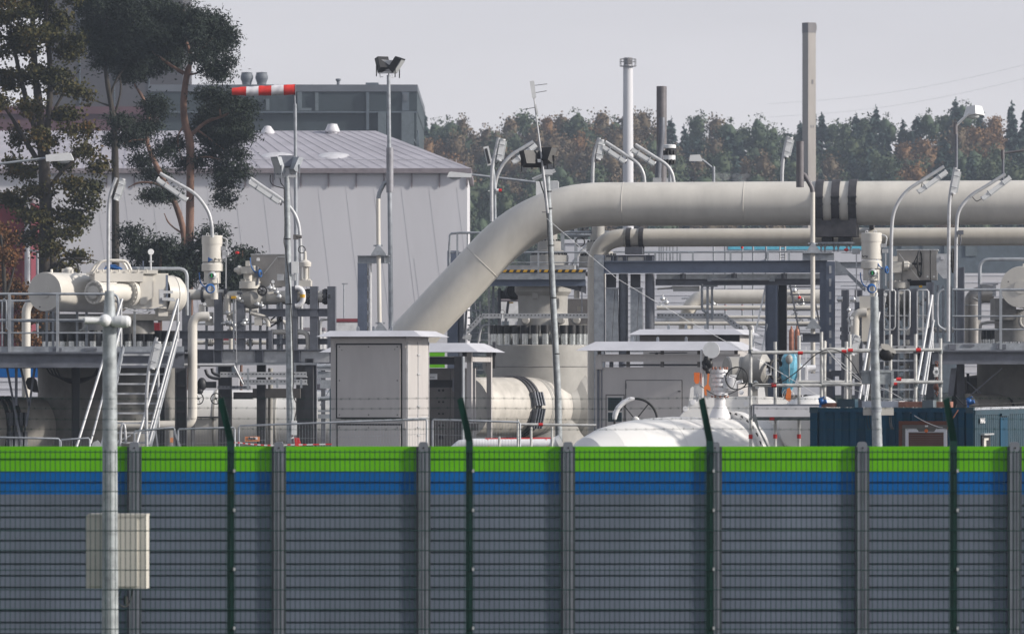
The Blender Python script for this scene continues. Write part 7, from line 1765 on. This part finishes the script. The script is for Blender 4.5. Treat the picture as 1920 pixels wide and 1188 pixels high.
xpipe(150, [(1592,880),(1592,690),(1596,682),(1606,680),(1760,680)], 5.5, 'grey pipe crossing low behind the scaffold rails', 'valve_grey', flanges=((1640,680,X),(1700,680,X)))
xpipe(150, [(1575,706),(1760,706)], 3.4, 'thin silver pipe just under the grey crossing pipe behind the scaffold', 'alu')
xpipe(148.5, [(362,606),(500,606)], 3, 'thin silver pipe across the rack columns at mid height', 'alu', -6, flanges=((430,606,X),))
xpipe(148.5, [(362,642),(560,642)], 4, 'cream pipe across the foot of the rack columns', 'cream', -6, flanges=((395,642,X),(470,642,X)))
xpipe(148, [(433,660),(433,590),(437,584),(446,582),(484,582)], 4.2, 'cream pipe with a small elbow between the second and third rack columns', 'cream', -6, flanges=((433,622,Z),))
xpipe(148, [(538,660),(538,610),(534,604),(526,602),(500,602)], 4, 'cream pipe elbow left of the floodlight mast foot in the rack', 'cream', -6, flanges=((538,632,Z),))
xpipe(146, [(600,660),(600,602),(604,598),(628,598)], 3, 'thin galvanised pipe at the right end of the rack', 'galv_light', -6)
xpipe(146, [(507,880),(507,690)], 4.6, 'slim upright pipe between the rack legs before the pale header', 'valve_grey', -4)
xpipe(146, [(494,880),(494,690)], 3.4, 'slimmer upright pipe beside the other before the pale header', 'valve_grey', -4)
# dials and little valves on the rack and under the platforms
def dial(Y, u, v, lab, r=4.2):
    g = G(Y); t = thing('pressure_gauge', lab, 'gauge', g.w((u, v+14)), 'small dial gauges in the plant')
    MB(g).cyl((u, v+14), (u, v), 1.2, None, 8).build('stem', 'alu', t)
    b = MB(g); b.cyl((u, v, 1), (u, v, -3), r, None, 18); d = b.build('case', 'steel_dark', t)
    MB(g).cyl((u, v, -3), (u, v, -3.6), r*.82, None, 18).build('dial', 'lamp_white', d)
dial(144, 384, 570, 'small dial gauge between the arrow marked actuator and the first rack column')
dial(144, 512, 528, 'small dial gauge in front of the stainless cabinet of the left rack')
dial(144, 1597, 596, 'small dial gauge beside the first column of the right rack')
dial(144, 1660, 552, 'small dial gauge left of the pale globe valve at right')
dial(147, 942, 585, 'small dial gauge under the work platform left of the central valve')
# sheet added to block sun from the valve, and conduits below the left platform
b = MB(G(140.3)); b.box(349, 690, 351, 900, 150, 270); one(b, 'sun_block_sheet', 'steel_dark', 'added dark sheet that keeps the sun off the valve under the left platform', 'panel')
g = G(141.5); t = thing('cable_run', 'bundle of dark cables hanging in a bow under the left platform', 'cable', g.w((120, 690)))
for k in range(4):
    MB(g).tube([(88+6*k,690),(96+6*k,704+2*k),(140,712+3*k),(184-4*k,704+2*k),(192-3*k,690)], 1.6, 6, smooth=2).build('cable', 'rubber', t)
for u, w in ((140, 'left one'), (300, 'one beside the stair')):
    b = MB(G(141)); b.ibeam((u,958,30),(u,688,30),15,13); b.box(u-12,948,u+12,958,18,42); one(b, 'platform_leg', 'steel_dark', 'dark steel leg under the left platform, the ' + w, 'steel frame', 'legs of the left platform')
# ================================================================== haze
b = MB(); x0, x1, y0, y1, z0, z1 = -330, 330, -8, 900, -1.0, 64
b.hexa([(x0,y0,z0),(x1,y0,z0),(x1,y1,z0),(x0,y1,z0),(x0,y0,z1),(x1,y0,z1),(x1,y1,z1),(x0,y1,z1)])
hm = bpy.data.materials.new('haze'); hm.use_nodes = True; ht = hm.node_tree; ht.nodes.clear()
vp = ht.nodes.new('ShaderNodeVolumePrincipled'); ho = ht.nodes.new('ShaderNodeOutputMaterial')
vp.inputs['Color'].default_value = (.70,.80,.96,1); vp.inputs['Density'].default_value = HAZE; vp.inputs['Anisotropy'].default_value = .2
ht.links.new(vp.outputs[0], ho.inputs['Volume'])
h = b.build('haze', hm); h['kind'] = 'stuff'
for o in bpy.data.objects:
    if '_w' in o: del o['_w']
